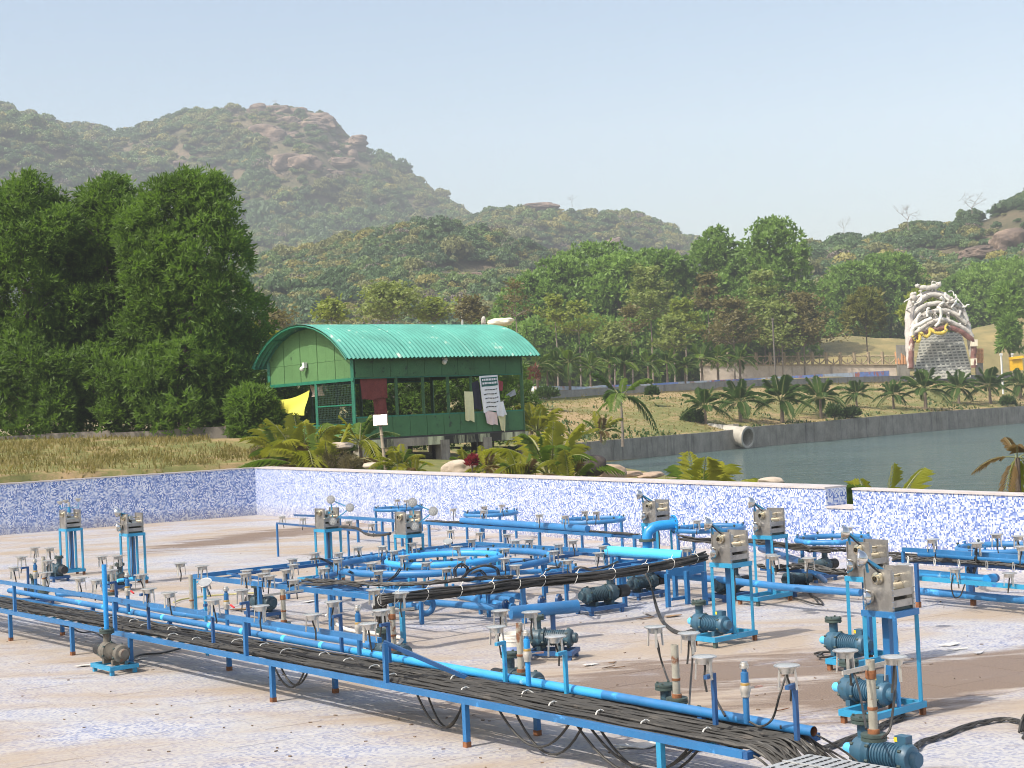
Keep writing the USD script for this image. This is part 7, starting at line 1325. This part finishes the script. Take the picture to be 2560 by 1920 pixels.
sp2 = smooth_path([Z('B', 420, 1010, .62), Z('B', 700, 1030, .62), Z('B', 1000, 1045, .62), Z('B', 1400, 1045, .62), Z('B', 1800, 1010, .64), Z('B', 2212, 985, .64)], 8)
for k in range(9): MB().tube(sp2 + np.c_[rg.normal(size=len(sp2)) * .008 + rg.normal() * .02, rg.normal(size=len(sp2)) * .008 + rg.normal() * .02, rg.normal(size=len(sp2)) * .006 + rg.uniform(0, .04) * np.ones(len(sp2))], .011, 5).build('cable', 'cable_rubber', b2)
hc = thing('hanging_cable', 'black cables hanging from the bundle end down to the pump of the middle stand', 'cables')
for k in range(3): MB().tube(smooth_path([Z('C', 1150, 950, .55), Z('C', 1200, 1050, .40), Z('C', 1245 + 8 * k, 1250, .12), Z('C', 1300 + 10 * k, 1370, .03), Z('C', 1420 + 6 * k, 1460 - 8 * k, .02), Z('C', 1560, 1430 + 6 * k, .02), Z('C', 1640, 1440, .1)]), .012, 6).build('cable', 'cable_rubber', hc)

# loose black cables looping over the rings and rails
for k, (P_, lab) in enumerate([([('K2', 1490, 520, .6), ('K2', 1480, 420, .85), ('K2', 1560, 360, .9), ('K2', 1640, 420, .8), ('K2', 1600, 520, .65)], 'black cable loop over the front of the ring pipes'), ([('K2', 1560, 540, .62), ('K2', 1680, 430, .8), ('K2', 1850, 380, .86), ('K2', 2000, 410, .8), ('K2', 2030, 500, .62)], 'long black cable arch right of the front loop'), ([('K2', 1700, 470, .7), ('K2', 1800, 440, .75), ('K2', 1880, 520, .62)], 'short black cable arch near the thick bundle'),
        ([('K2', 640, 570, .6), ('K2', 730, 500, .66), ('K2', 790, 420, .76)], 'black cable rising from the bundle run to the ring pipe'), ([('K2', 150, 450, .7), ('K2', 260, 490, .62), ('K2', 420, 480, .64), ('K2', 560, 560, .6)], 'black cable sagging under the left part of the ring pipe'), ([('K1', 1380, 300, .75), ('K1', 1500, 290, .85), ('K1', 1620, 340, .72), ('K1', 1700, 420, .62)], 'tangle of black cable on the back left rail'),
        ([('K1', 1100, 640, .62), ('K1', 1250, 600, .64), ('K1', 1500, 620, .62), ('K1', 1750, 600, .63), ('K1', 2000, 640, .62)], 'black cables lying along the front left rail of the pipe frame'), ([('K3', 820, 440, .62), ('K3', 880, 410, .72), ('K3', 960, 400, .8), ('K3', 1000, 340, .82)], 'black cable rising to a light at the right of the rings'), ([('K3', 1180, 420, .62), ('K3', 1260, 400, .66), ('K3', 1400, 430, .62), ('K3', 1560, 400, .64), ('K3', 1720, 330, .66)], 'black cables along the back of the thick bundle'),
        ([('D', 1600, 960, .55), ('D', 1585, 1060, .35), ('D', 1610, 1150, .2), ('D', 1660, 1140, .2), ('D', 1690, 1070, .35), ('D', 1700, 1040, .42)], 'hanging cable loop below the lower right rail'), ([('D', 1790, 740, .9), ('D', 1780, 850, .62), ('D', 1730, 880, .55), ('D', 1720, 930, .48), ('D', 1760, 960, .45), ('D', 1790, 880, .55)], 'cable loop below the cable run of the right rack'),
        ([('G', 1660, 745, .95), ('G', 1720, 880, .8), ('G', 1760, 1050, .65), ('G', 1840, 1210, .55)], 'thin black cable running down from a light to the near pipe'), ([('H', 165, 830, .95), ('H', 100, 1030, .8), ('H', 40, 1230, .6), ('H', -60, 1300, .56), ('H', -160, 1260, .58)], 'thin black cable drooping from the last light onto the pipe end'), ([('G', 1245, 520, .9), ('G', 1270, 660, .7), ('G', 1330, 850, .5), ('G', 1400, 1020, .46)], 'thin black cable from the floating light to the grey riser'), ([('G', 1540, 560, .9), ('G', 1560, 680, .7), ('G', 1545, 900, .5), ('G', 1530, 1130, .45)], 'thin black cable from the second floating light down behind the pipe'),
        ([('H', 700, 720, .95), ('H', 740, 830, .8), ('H', 790, 1000, .68), ('H', 850, 1320, .55)], 'thin black cable down the left of the front grey riser'), ([('H', 1095, 760, .95), ('H', 1105, 900, .85), ('H', 1080, 1150, .7), ('H', 1050, 1330, .58), ('H', 980, 1400, .52)], 'thin black cable down the right of the front grey riser')]):
    t = thing('loose_cable', lab, 'cable'); P = smooth_path([Z(*p) for p in P_], 8)
    for j in range(1 if 'thin' in lab or 'hanging' in lab else 3): MB().tube(P + vv * .022 * j + ez * .014 * (j % 2), .0095, 6).build('cable', 'cable_rubber', t)
# pipes lying between the frame and the near pump
for k, (a, b, lab) in enumerate([((('K2', 690, 855), ('K2', 1060, 890)), .16, 'blue floor pipe in front of the ring frame, left of the return bend')]):
    pipe('floor_pipe', lab, [Z(*a[0], b), Z(*a[1], b)], .05, 'pipe_blue')
c = Z('K2', 1150, 890, .22); a = np.linspace(-2.2, 2.4, 20); rb_ = thing('return_bend', 'curled blue return bend pipe on a short post', 'pipe'); MB().tube([c + vv * (.10 * math.cos(x)) + ez * (.10 * math.sin(x)) + uu * .06 * x / 2 for x in a], .045, 12).build('bend', 'blue_paint', rb_); g = Z('K2', 1080, 1110); MB().beam(g, g + ez * .33, .05).build('post', 'blue_paint', rb_, smooth=False)
for k, (xa, ya, xb, yb) in enumerate([(1180, 835, 2060, 905), (1560, 760, 2230, 890), (1780, 745, 2212, 810), (1930, 705, 2300, 760)]):
    pipe('floor_pipe', f'blue floor pipe with dark bands towards the short header, {["nearest", "second nearest", "third nearest", "farthest"][k]} of four', [Z('K2', xa, ya, .2), Z('K2', xb, yb, .2)], .052, 'pipe_blue')
for k, (xa, ya) in enumerate([(320, 870), (540, 850), (770, 820), (990, 800)]):
    c = Z('K3', xa, ya, .22); t = thing('pipe_flange', f'dark blue bolted flange behind the short header pipe, {rank(k, 4)} of four', 'flange', c); MB().lathe([(1e-4, -.02), (.085, -.02), (.085, .02), (1e-4, .02)], (0, 0, 0), uu + vv * .4, 18).build('disc', 'deep_blue_paint', t)
    bb = MB(); [bb.cyl(np.cross(uu, ez) * .062 * math.cos(q_) + ez * .062 * math.sin(q_) + uu * .01, np.cross(uu, ez) * .062 * math.cos(q_) + ez * .062 * math.sin(q_) + uu * .04, .011, 6) for q_ in np.arange(6) * PI / 3]; tag(bb.build('bolts', 'lamp_steel', t), kind='stuff')
hd = thing('header_pipe', 'short thick blue header pipe with closed ends above the green pump', 'pipe'); ha, hb = Z('K3', 385, 965, .42), Z('K3', 1225, 880, .42); MB().tube([ha, hb], .085, 22).build('barrel', 'blue_paint', hd)
for f in (.45, .62): c = ha + (hb - ha) * f; MB().cyl((c[0], c[1], .0 if f > .5 else .3), (c[0], c[1], .35), .035 if f > .5 else .06, 10).build('support', 'deep_blue_paint', hd)

# ---- back row: tray and small ring fountains before the far wall
BZ = .60
bt = thing('cable_tray', 'blue steel tray with pipes before the far mosaic wall', 'cable tray')
b0, b1_ = Z('B', 800, 462, BZ), Z('C', 1125, 632, BZ); b2_ = Z('B', 1195, 428, BZ); b3_ = Z('C', 700, 520, BZ); bdir = (b1_ - b0) / np.linalg.norm(b1_ - b0)
MB().beam(b0, b1_, .05, .07).build('front_rail', 'blue_paint', bt, smooth=False); MB().beam(b0 + bdir * .03, b0 - uu * 2.6 + bdir * .03, .05, .05).build('end_rail', 'deep_blue_paint', bt, smooth=False)
o = -uu * .8; MB().beam(b0 + o, b1_ + o, .05, .06).build('back_rail', 'blue_paint', bt, smooth=False); L_ = np.linalg.norm(b1_ - b0)
for f in np.linspace(.04, .98, 6):
    for w in (0, 1): c = b0 + (b1_ - b0) * f + o * w; MB().beam(c * [1, 1, 0], c * [1, 1, 0] + ez * (BZ - .036), .05).build('leg', 'blue_paint', bt, smooth=False)
for f in np.linspace(.02, .98, 24): c = b0 + (b1_ - b0) * f; MB().beam(c - uu * .026, c + o + uu * .026, .03, .03).build('rung', 'deep_blue_paint', bt, smooth=False)
pipe('supply_pipe', 'thick blue pipe lying on the tray before the far wall', [Z('B', 1780, 488, BZ + .1), Z('C', 655, 560, BZ + .1)], .07, 'pipe_blue')
b4 = thing('cable_bundle', 'black cables on the tray before the far wall', 'cables')
for k in range(7): P = np.linspace(b0 + (b1_ - b0) * .35, b1_, 26) - uu * (.08 + .03 * k); P[:, 2] += .05 + rg.normal(size=26) * .012; P[:, :2] += rg.normal(size=(26, 2)) * .015; MB().tube(P, .013, 5).build('cable', 'cable_rubber', b4)
def small_ring(zone, xc, yc, R, label, z=.64):
    c = Z(zone, xc, yc, z); ring('ring_pipe', label, c, R, z, .045, 'pipe_blue', 14, posts=4)
small_ring('B', 1230, 385, .62, 'small ring pipe before the far wall, behind the right three-lamp robot'); small_ring('B', 2030, 428, .62, 'small ring pipe before the far wall, left of the elbow'); small_ring('C', 700, 485, .66, 'small ring pipe left of the stand behind the elbow')
small_ring('C', 1700, 556, .66, 'small ring pipe right of the big elbow'); small_ring('D', 560, 650, .60, 'small ring pipe behind the right robots'); small_ring('D', 2010, 728, .62, 'small ring pipe at the right edge before the far wall')
lights([('B', 1220, 307), ('B', 1300, 312), ('B', 1705, 387), ('B', 1970, 367), ('B', 1965, 402), ('B', 2125, 352), ('C', 235, 437), ('C', 460, 447), ('C', 630, 407), ('C', 730, 412)], .95, 'over the small rings before the far wall', 'lights before the far wall')
lights([('B', 1680, 572), ('B', 1930, 592), ('B', 2170, 607), ('B', 1865, 652)], .75, 'between the right three-lamp robot and the far tray', 'lights behind the ring fountain')
lights([('B', 225, 452), ('B', 405, 467), ('B', 805, 492), ('B', 1000, 517)], .92, 'on the thin rail behind the left three-lamp robot', 'lights on the thin rail')
lights([('C', 1600, 487), ('D', 690, 548), ('C', 1510, 727), ('D', 20, 782), ('D', 350, 812), ('D', 1170, 866), ('C', 100 + 2212 - 50, 795)], .86, 'among the right-hand stands', 'lights among the right stands')
rail = thing('light_rail', 'thin blue rail on posts left of the left three-lamp robot', 'rail'); ra, rb2 = Z('B', 180, 512, .76), Z('B', 1160, 600, .76)
MB().beam(ra, rb2, .04).build('bar', 'deep_blue_paint', rail, smooth=False)
for f in (0.0, .66, .985): c = ra + (rb2 - ra) * f; MB().beam(c * [1, 1, 0], c - ez * .02, .036).build('post', 'blue_paint', rail, smooth=False)
MB().tube(smooth_path([ra + (rb2 - ra) * .5 + ez * .04, ra + (rb2 - ra) * .72 + ez * .05, ra + (rb2 - ra) * .82 - ez * .06, ra + (rb2 - ra) * .92 - ez * .05, rb2]), .03, 8).build('cables', 'cable_rubber', rail)

# ---- right-hand racks and pipes
rk = thing('pipe_rack', 'blue steel rack with rails and pipes at the right edge', 'rack')
g = Z('D', 1775, 1222); yR = g[1]
rdir = vv
def along(zone, x, y, z): return Z(zone, x, y, z)
u1, u2 = Z('D', 1165, 738, .80), Z('D', 2300, 812, .80); MB().beam(u1, u2, .045, .06).build('upper_rail', 'blue_paint', rk, smooth=False); MB().beam(u1 - ez * .03, u1 - ez * .19, .04).build('hanger', 'blue_paint', rk, smooth=False)
c1, c2 = Z('D', 1080, 830, .60), Z('D', 2300, 905, .60); MB().beam(c1, c2, .05, .05).build('cable_rail', 'deep_blue_paint', rk, smooth=False)
l1, l2 = Z('D', 1285, 985, .40), Z('D', 2300, 1072, .40); MB().beam(l1, l2, .05, .06).build('lower_rail', 'sky_blue_paint', rk, smooth=False)
for zn, x, y, h in (('D', 1775, 1222, .78), ('D', 1300, 1240, .62)): g = Z(zn, x, y); MB().beam(g, g + ez * h, .048).build('post', 'deep_blue_paint', rk, smooth=False); MB().box(g + ez * .04, (.06, .06, .08), ANG).build('foot', 'rust', rk, smooth=False)
b5 = thing('cable_bundle', 'black cables tied along the right-hand rack', 'cables')
for k in range(9): P = np.linspace(Z('D', -40, 690, .66) if k > 4 else Z('D', 1080, 815, .63), Z('D', 2300, 890, .63), 30); P[:, 2] += rg.normal(size=30) * .010 + .018 * (k % 3); P[:, :2] += rg.normal(size=(30, 2)) * .012 + rg.normal(size=2) * .02; MB().tube(P, .013, 5).build('cable', 'cable_rubber', b5)
for x in (1210, 1440, 1650, 1890, 2120): c = Z('D', x, 822 + (x - 1080) * .062, .65); MB().tube(c + np.c_[np.zeros(10), np.cos(np.arange(10) * .63) * .04, np.sin(np.arange(10) * .63) * .055], .006, 5, closed=True).build('cable_tie', 'tie_white', b5)
pipe('supply_pipe', 'blue pipe with dark bands under the upper rail at the right', [Z('D', 1310, 775, .70), Z('D', 2300, 845, .70)], .05, 'pipe_blue'); pipe('supply_pipe', 'pale blue pipe with a tee behind the lower rail at the right', [Z('D', 1285, 938, .44), Z('D', 1900, 990, .44)], .05, 'pipe_light_blue')
tee = Z('D', 1920, 992, .44); t = thing('pipe_tee', 'blue capped pipe tee at the end of the pale blue pipe', 'pipe'); MB().cyl(tee - vv * .08, tee + vv * .08, .065).build('body', 'bright_blue_paint', t); MB().lathe([(.06, 0), (.06, .06), (.04, .085), (1e-4, .09)], tee + vv * .08, vv, 14).build('cap', 'deep_blue_paint', t)
pipe('supply_pipe', 'low blue pipe that bends up at the right edge', smooth_path([Z('D', 1290, 1098, .15), Z('D', 1700, 1132, .15), Z('D', 2120, 1170, .15), Z('D', 2230, 1172, .17), Z('D', 2270, 1120, .24), Z('D', 2270, 1000, .45)], 8), .055, 'pipe_blue')
pipe('supply_pipe', 'long low blue pipe from the manifold past the middle stand to the right', smooth_path([Z('K4', 380, 1165, .33), Z('K4', 1100, 1225, .33), Z('K4', 1700, 1285, .33), Z('K4', 2212, 1345, .33), Z('D', 360, 1080, .33), Z('D', 700, 1105, .33), Z('D', 800, 1112, .33)], 6), .052, 'pipe_blue')
pipe('supply_pipe', 'dark blue pipe behind the middle stand', [Z('D', -60, 730, .4), Z('D', 330, 860, .4)], .06, 'deep_blue_paint'); pipe('supply_pipe', 'short slanting pale pipe behind the stands at the right', [Z('D', 400, 935, .4), Z('D', 490, 1010, .15)], .045, 'pipe_blue')
b6 = thing('cable_tray', 'cable tray running between the right-hand stands towards the wall', 'cable tray'); MB().beam(Z('C', 1480, 640, .55), Z('D', 330, 735, .55), .05, .05).build('rail', 'blue_paint', b6, smooth=False); MB().beam(Z('D', -60, 905, .42), Z('D', 660, 945, .42), .05, .05).build('rail', 'deep_blue_paint', b6, smooth=False)
for a_, b_, z_, n_ in (((('C', 1460, 645), ('D', 560, 745)), None, .62, 10), ((('D', -80, 890), ('D', 670, 940)), None, .47, 8)):
    lab = 'thick black cables running behind the middle stand along the wall' if z_ > .5 else 'black cables between the middle stand and the stand behind it'
    bb = thing('cable_bundle', lab, 'cables')
    for k in range(n_): P = np.linspace(Z(*a_[0], z_), Z(*a_[1], z_), 24); P[:, 2] += rg.normal(size=24) * .012 + .02 * (k % 4) - .03 * np.sin(np.linspace(0, 9, 24)); P[:, :2] += rg.normal(size=(24, 2)) * .012 + rg.normal(size=2) * .03; MB().tube(P, .014, 5).build('cable', 'cable_rubber', bb)
lights([('D', 1420, 650), ('D', 1805, 682), ('D', 1975, 606), ('D', 2160, 622), ('D', 2190, 712)], .97, 'over the upper rail of the right-hand rack', 'lights over the right rack'); lights([('D', 1620, 905), ('D', 2085, 942)], .58, 'on the lower rail of the right-hand rack', 'lights on the lower right rail')

# ---- loose things on the floor
fc = thing('floor_cable', 'twisted black cables snaking over the floor past the front right pump', 'cables')
fpts = [Z('K8', 880, 785, .03), Z('K8', 1010, 775, .02), Z('K8', 1180, 720, .02), Z('K8', 1340, 655, .02), Z('K8', 1500, 600, .02), Z('K8', 1660, 540, .02), Z('K8', 1740, 490, .02), Z('K8', 1880, 440, .02), Z('K8', 1930, 390, .03), Z('K8', 1860, 330, .05)]
fpt2 = [Z('H', 1270, 1490, .03), Z('H', 1330, 1440, .02), Z('H', 1480, 1395, .02), Z('H', 1700, 1310, .02), Z('H', 1880, 1265, .02), Z('H', 2050, 1245, .02), Z('H', 2180, 1270, .02), Z('H', 2260, 1330, .02)]
for pts_ in (fpts, fpt2):
    sp = smooth_path(pts_, 8); tg = np.gradient(sp, axis=0); sd = np.cross(tg, ez); sd /= np.linalg.norm(sd, axis=1)[:, None]
    for k in range(4): ph_ = k * PI / 2 + np.linspace(0, 14, len(sp)); MB().tube(sp + sd * (np.cos(ph_) * .022)[:, None] + ez * (np.abs(np.sin(ph_)) * .018)[:, None], .0115, 6).build('cable', 'cable_dusty' if k % 2 else 'cable_rubber', fc)
fc2 = thing('floor_cable', 'coil of black cable at the right edge of the floor', 'cables'); sp = smooth_path([Z('H', 2170, 1350, .02), Z('H', 2190, 1250, .1), Z('H', 2230, 1190, .16), Z('H', 2260, 1280, .06), Z('H', 2200, 1400, .02)]); [MB().tube(sp + vv * .03 * k, .012, 6).build('cable', 'cable_rubber', fc2) for k in range(3)]
for zn, pts_, lab in (('D', [(90, 1130), (250, 1165), (390, 1205), (470, 1210), (440, 1165), (370, 1130), (360, 1110), (430, 1190)], 'looped black cable end on the floor behind the front right stand'), ('D', [(400, 1640), (460, 1625), (540, 1625), (580, 1650), (520, 1668), (430, 1660), (470, 1635)], 'small coil of black cable beside the pump behind the front right stand')):
    t = thing('floor_cable', lab, 'cables'); MB().tube(smooth_path([Z(zn, *p, .02 + .012 * (i % 3)) for i, p in enumerate(pts_)]), .014, 6).build('cable', 'cable_rubber', t)
paint('bucket_white', (0.66, 0.63, 0.56), 0.5, var=0.1, scale=6); paint('bucket_print', (0.24, 0.34, 0.62), 0.5, var=0.3, scale=20)
bk = thing('bucket', 'white plastic bucket with faded blue print behind the near blue pipe', 'bucket', floor_pos('F', 2205, 780, 0.0) + [.02, .05, 0], group=None)
MB().lathe([(1e-4, 0), (.125, 0), (.145, .30), (.150, .30), (.150, .315), (.147, .32), (.151, .335), (.151, .35), (.147, .355), (.152, .37), (.152, .385), (.140, .385), (.12, .02)], n=28).build('pail', 'bucket_white', bk); a = np.linspace(3.4, 5.2, 10); ptsb = np.array([[[(.1265 + .0200 * (zz / .30)) * math.cos(q_), (.1265 + .0200 * (zz / .30)) * math.sin(q_), zz] for q_ in a] for zz in (.10, .17, .24)]); MB().grid(ptsb).build('print_panel', 'bucket_print', bk)
hs = thing('hose', 'white plastic hose lying behind the handrail end', 'hose'); MB().tube(smooth_path([Z('F', 605, 335, .25), Z('F', 660, 390, .15), Z('F', 760, 450, .06), Z('F', 880, 480, .04), Z('F', 1000, 490, .04), Z('F', 1180, 520, .04), Z('F', 1260, 540, .05), Z('F', 1235, 580, .06), Z('F', 1190, 600, .06)]), .024, 8).build('tube', 'bucket_white', hs)
hs = thing('hose', 'thin yellow hose on the floor left of the square pipe frame', 'hose'); paint('hose_yellow', (0.42, 0.38, 0.14), 0.6); MB().tube(smooth_path([Z('A', 1500, 1195, .03), Z('A', 1600, 1165, .03), Z('A', 1850, 1135, .02), Z('A', 2210, 1112, .02)]), .014, 6).build('tube', 'hose_yellow', hs)
# broken tiles and scraps
def shard(zone, x, y, w, l, rz_, label, m='floor_mosaic', h=.012, tilt=0.0, name='broken_tile'):
    p = Z(zone, x, y, .0); rr_ = np.random.default_rng(int(x * 7 + y)); n = 8; a = np.sort(rr_.uniform(0, 2 * PI, n)); r = rr_.uniform(.6, 1.0, n); v = np.c_[np.cos(a) * r * w / 2, np.sin(a) * r * l / 2]
    t = np.c_[v, h + np.abs(v[:, 0]) * tilt]; b = np.c_[v, np.full(n, .006) + np.abs(v[:, 0]) * tilt]; c = MB(); k = np.arange(n); c.add(np.vstack([t, b, [[0, 0, h + .002]]]), np.vstack([np.c_[k, (k + 1) % n, np.full(n, 2 * n)], np.c_[k, k + n, (k + 1) % n], np.c_[(k + 1) % n, k + n, (k + 1) % n + n]]))
    o = thing(name, label, 'debris', p, rz_); c.build('piece', m, o, smooth=False); return o
paint('paper_white', (0.62, 0.60, 0.56), 0.8, var=0.12, scale=12); paint('wood_scrap', (0.30, 0.19, 0.10), 0.85, var=0.3, scale=14); paint('twig', (0.16, 0.10, 0.06), 0.9, var=0.3)
shard('C', 1215, 1330, .30, .26, .3, 'broken mosaic tile leaning on wood scraps in mid floor', 'wall_mosaic', .03, .5)
for k, (zn, x, y, w, l, m, lab) in enumerate([('D', 1545, 1570, .42, .16, 'paper_white', 'grey plastic scrap on the floor right of the front stand'), ('D', 1650, 1608, .36, .10, 'bucket_white', 'flat pale tile shard right of the front stand'), ('D', 1810, 1640, .24, .12, 'wall_mosaic', 'small square tile shard at the right'),
        ('G', 700, 770, .34, .12, 'paper_white', 'blue-white tile scrap on the brown floor right of the green pump'), ('G', 860, 755, .16, .1, 'twig', 'brown clod beside the tile scrap'), ('G', 1100, 1480, .5, .22, 'paper_white', 'white crumpled sheet below the right part of the tray'), ('G', 1000, 1490, .25, .12, 'bucket_white', 'small white scrap left of the crumpled sheet'),
        ('E', 740, 785, .34, .3, 'bucket_white', 'pale scrap of plaster left of the old grey pump'), ('E', 1190, 730, .4, .16, 'paper_white', 'white torn wrapper right of the old grey pump'), ('F', 480, 225, .5, .18, 'paper_white', 'torn white sheet on the floor in front of the ring frame'), ('F', 1300, 300, .55, .2, 'paper_white', 'white torn sheet near the return bend'),
        ('C', 1390, 1320, .34, .22, 'wood_scrap', 'brown wood scraps beside the leaning tile'), ('C', 1130, 1345, .4, .08, 'twig', 'dark stick beside the leaning tile'), ('A', 2090, 1260, .5, .24, 'wood_scrap', 'heap of wood chips left of the dark pump'), ('G', 830, 800, .3, .03, 'twig', 'thin dry stick on the brown floor'), ('G', 910, 800, .24, .03, 'twig', 'bent twig right of the thin stick'), ('K8', 550, 352, .36, .018, 'rust', 'thin rusty rod on the floor near the pipe end')]):
    shard(zn, x, y, w, l, ANG * (.3 + .2 * k % 1), lab, m, .014, .1, 'floor_scrap')
paint('bottle_plastic', (0.55, 0.57, 0.60), 0.2, var=.1); bo_ = thing('plastic_bottle', 'crushed clear plastic bottle at the foot of the shaded wall', 'bottle', Z('A', 2020, 440, .05)); MB().lathe([(1e-4, -.12), (.04, -.12), (.045, -.05), (.036, 0), (.045, .05), (.03, .09), (.014, .11), (.014, .13), (1e-4, .13)], (0, 0, 0), vv, 12).build('body', 'bottle_plastic', bo_)
# perforated steel sheet at the lower edge
mat('perforated_steel', {'u': ('uvmap', {'attribute': 'st'}), 'b': ('brick_texture', {'scale': 1.0, 'brick_width': 0.05, 'row_height': 0.016, 'mortar_size': 0.0052, 'mortar_smooth': 0.1, 'color1': (0.02, 0.02, 0.02), 'color2': (0.03, 0.03, 0.03), 'mortar': (0.40, 0.41, 0.42), 'offset': 0.0}),
    'p': ('principled_bsdf', {'roughness': 0.45, 'metallic': 0.3})}, [('u.UV', 'b.vector'), ('b.color', 'p.base_color')], 'p.BSDF')
paint('sheet_steel', (0.40, 0.41, 0.41), 0.45, metal=0.4, var=0.1, scale=5)
ps = thing('steel_sheet', 'grey folded steel sheet with rows of slots at the bottom edge', 'metal sheet')
pk = [Z('K8', 320, 985, .55), Z('K8', 890, 818, .55), Z('K8', 2100, 1010, .55)]; n0_ = pk[0] + (pk[2] - pk[1]) * 1.0 - (0, .6, 0)
e_l, e_r = pk[0] - pk[1], pk[2] - pk[1]; LL, RR = np.linalg.norm(e_l), np.linalg.norm(e_r); e_l /= LL; e_r /= RR
MB().add([pk[1], pk[1] + e_l * LL * 1.8, pk[1] + e_l * LL * 1.8 + e_r * RR * 1.6, pk[1] + e_r * RR * 1.6], [[0, 1, 2, 3]]).build('top', 'sheet_steel', ps, smooth=False)
MB().add([p_ - ez * .06 for p_ in (pk[1], pk[1] + e_l * LL * 1.8, pk[1] + e_l * LL * 1.8 + e_r * RR * 1.6, pk[1] + e_r * RR * 1.6)], [[3, 2, 1, 0]]).build('underside', 'sheet_steel', ps, smooth=False)
MB().beam(pk[1] - ez * .03, pk[1] + e_l * LL * 1.8 - ez * .03, .006, .056).build('left_lip', 'sheet_steel', ps, smooth=False); MB().beam(pk[1] - ez * .03, pk[1] + e_r * RR * 1.6 - ez * .03, .006, .056).build('right_lip', 'sheet_steel', ps, smooth=False)
sl = MB(); nrm = np.cross(e_r, e_l); nrm = nrm / np.linalg.norm(nrm) * np.sign(nrm[2])
i = 0
for a in np.arange(.05, LL * 1.75, .045):
    if (i % 9) == 8: i += 1; continue
    i += 1
    for b in np.arange(.06, RR * 1.55, .075): sl.frame(pk[1] + e_l * a + e_r * b + nrm * .0035, e_l * .030, e_r * .012, nrm * .004)
tag(sl.build('slots', 'black_rubber', ps, smooth=False), kind='stuff')
for a in (LL * .5, LL * 1.2): MB().beam(pk[1] + e_l * a + nrm * .006, pk[1] + e_l * a + e_r * RR * 1.6 + nrm * .006, .018, .008).build('seam', 'sheet_steel', ps, smooth=False)
for q_ in (pk[1] + e_l * .1 + e_r * .1, pk[1] + e_l * LL * 1.6 + e_r * .2, pk[1] + e_r * RR * 1.4 + e_l * .3): MB().beam(q_ * [1, 1, 0], q_ * [1, 1, 0] + ez * (q_[2] - .065), .04).build('prop', 'sheet_steel', ps, smooth=False)

# grit, dead leaves and crumbs of scale strewn over the floor
rgg = np.random.default_rng(91); gm = MB()
for k in range(220):
    x, y = rgg.uniform(-80, 2640), 1340 + 580 * rgg.uniform() ** .8
    p = at_z(x, y, .003); q_ = np.array([p[0], p[1]]) - C0
    if q_ @ nl > -.3 or q_ @ nr > -.3: continue
    a = rgg.uniform(0, PI); w, l = rgg.uniform(.006, .02), rgg.uniform(.012, .045); gm.box((p[0], p[1], .005), (w, l, rgg.uniform(.004, .012)), a)
paint('floor_grit', (0.16, 0.115, 0.08), 0.95, var=0.5, scale=3.0)
tag(gm.build('floor_litter', 'floor_grit', smooth=False), 'small dry leaf bits and grit strewn over the pool floor', 'litter', kind='stuff')
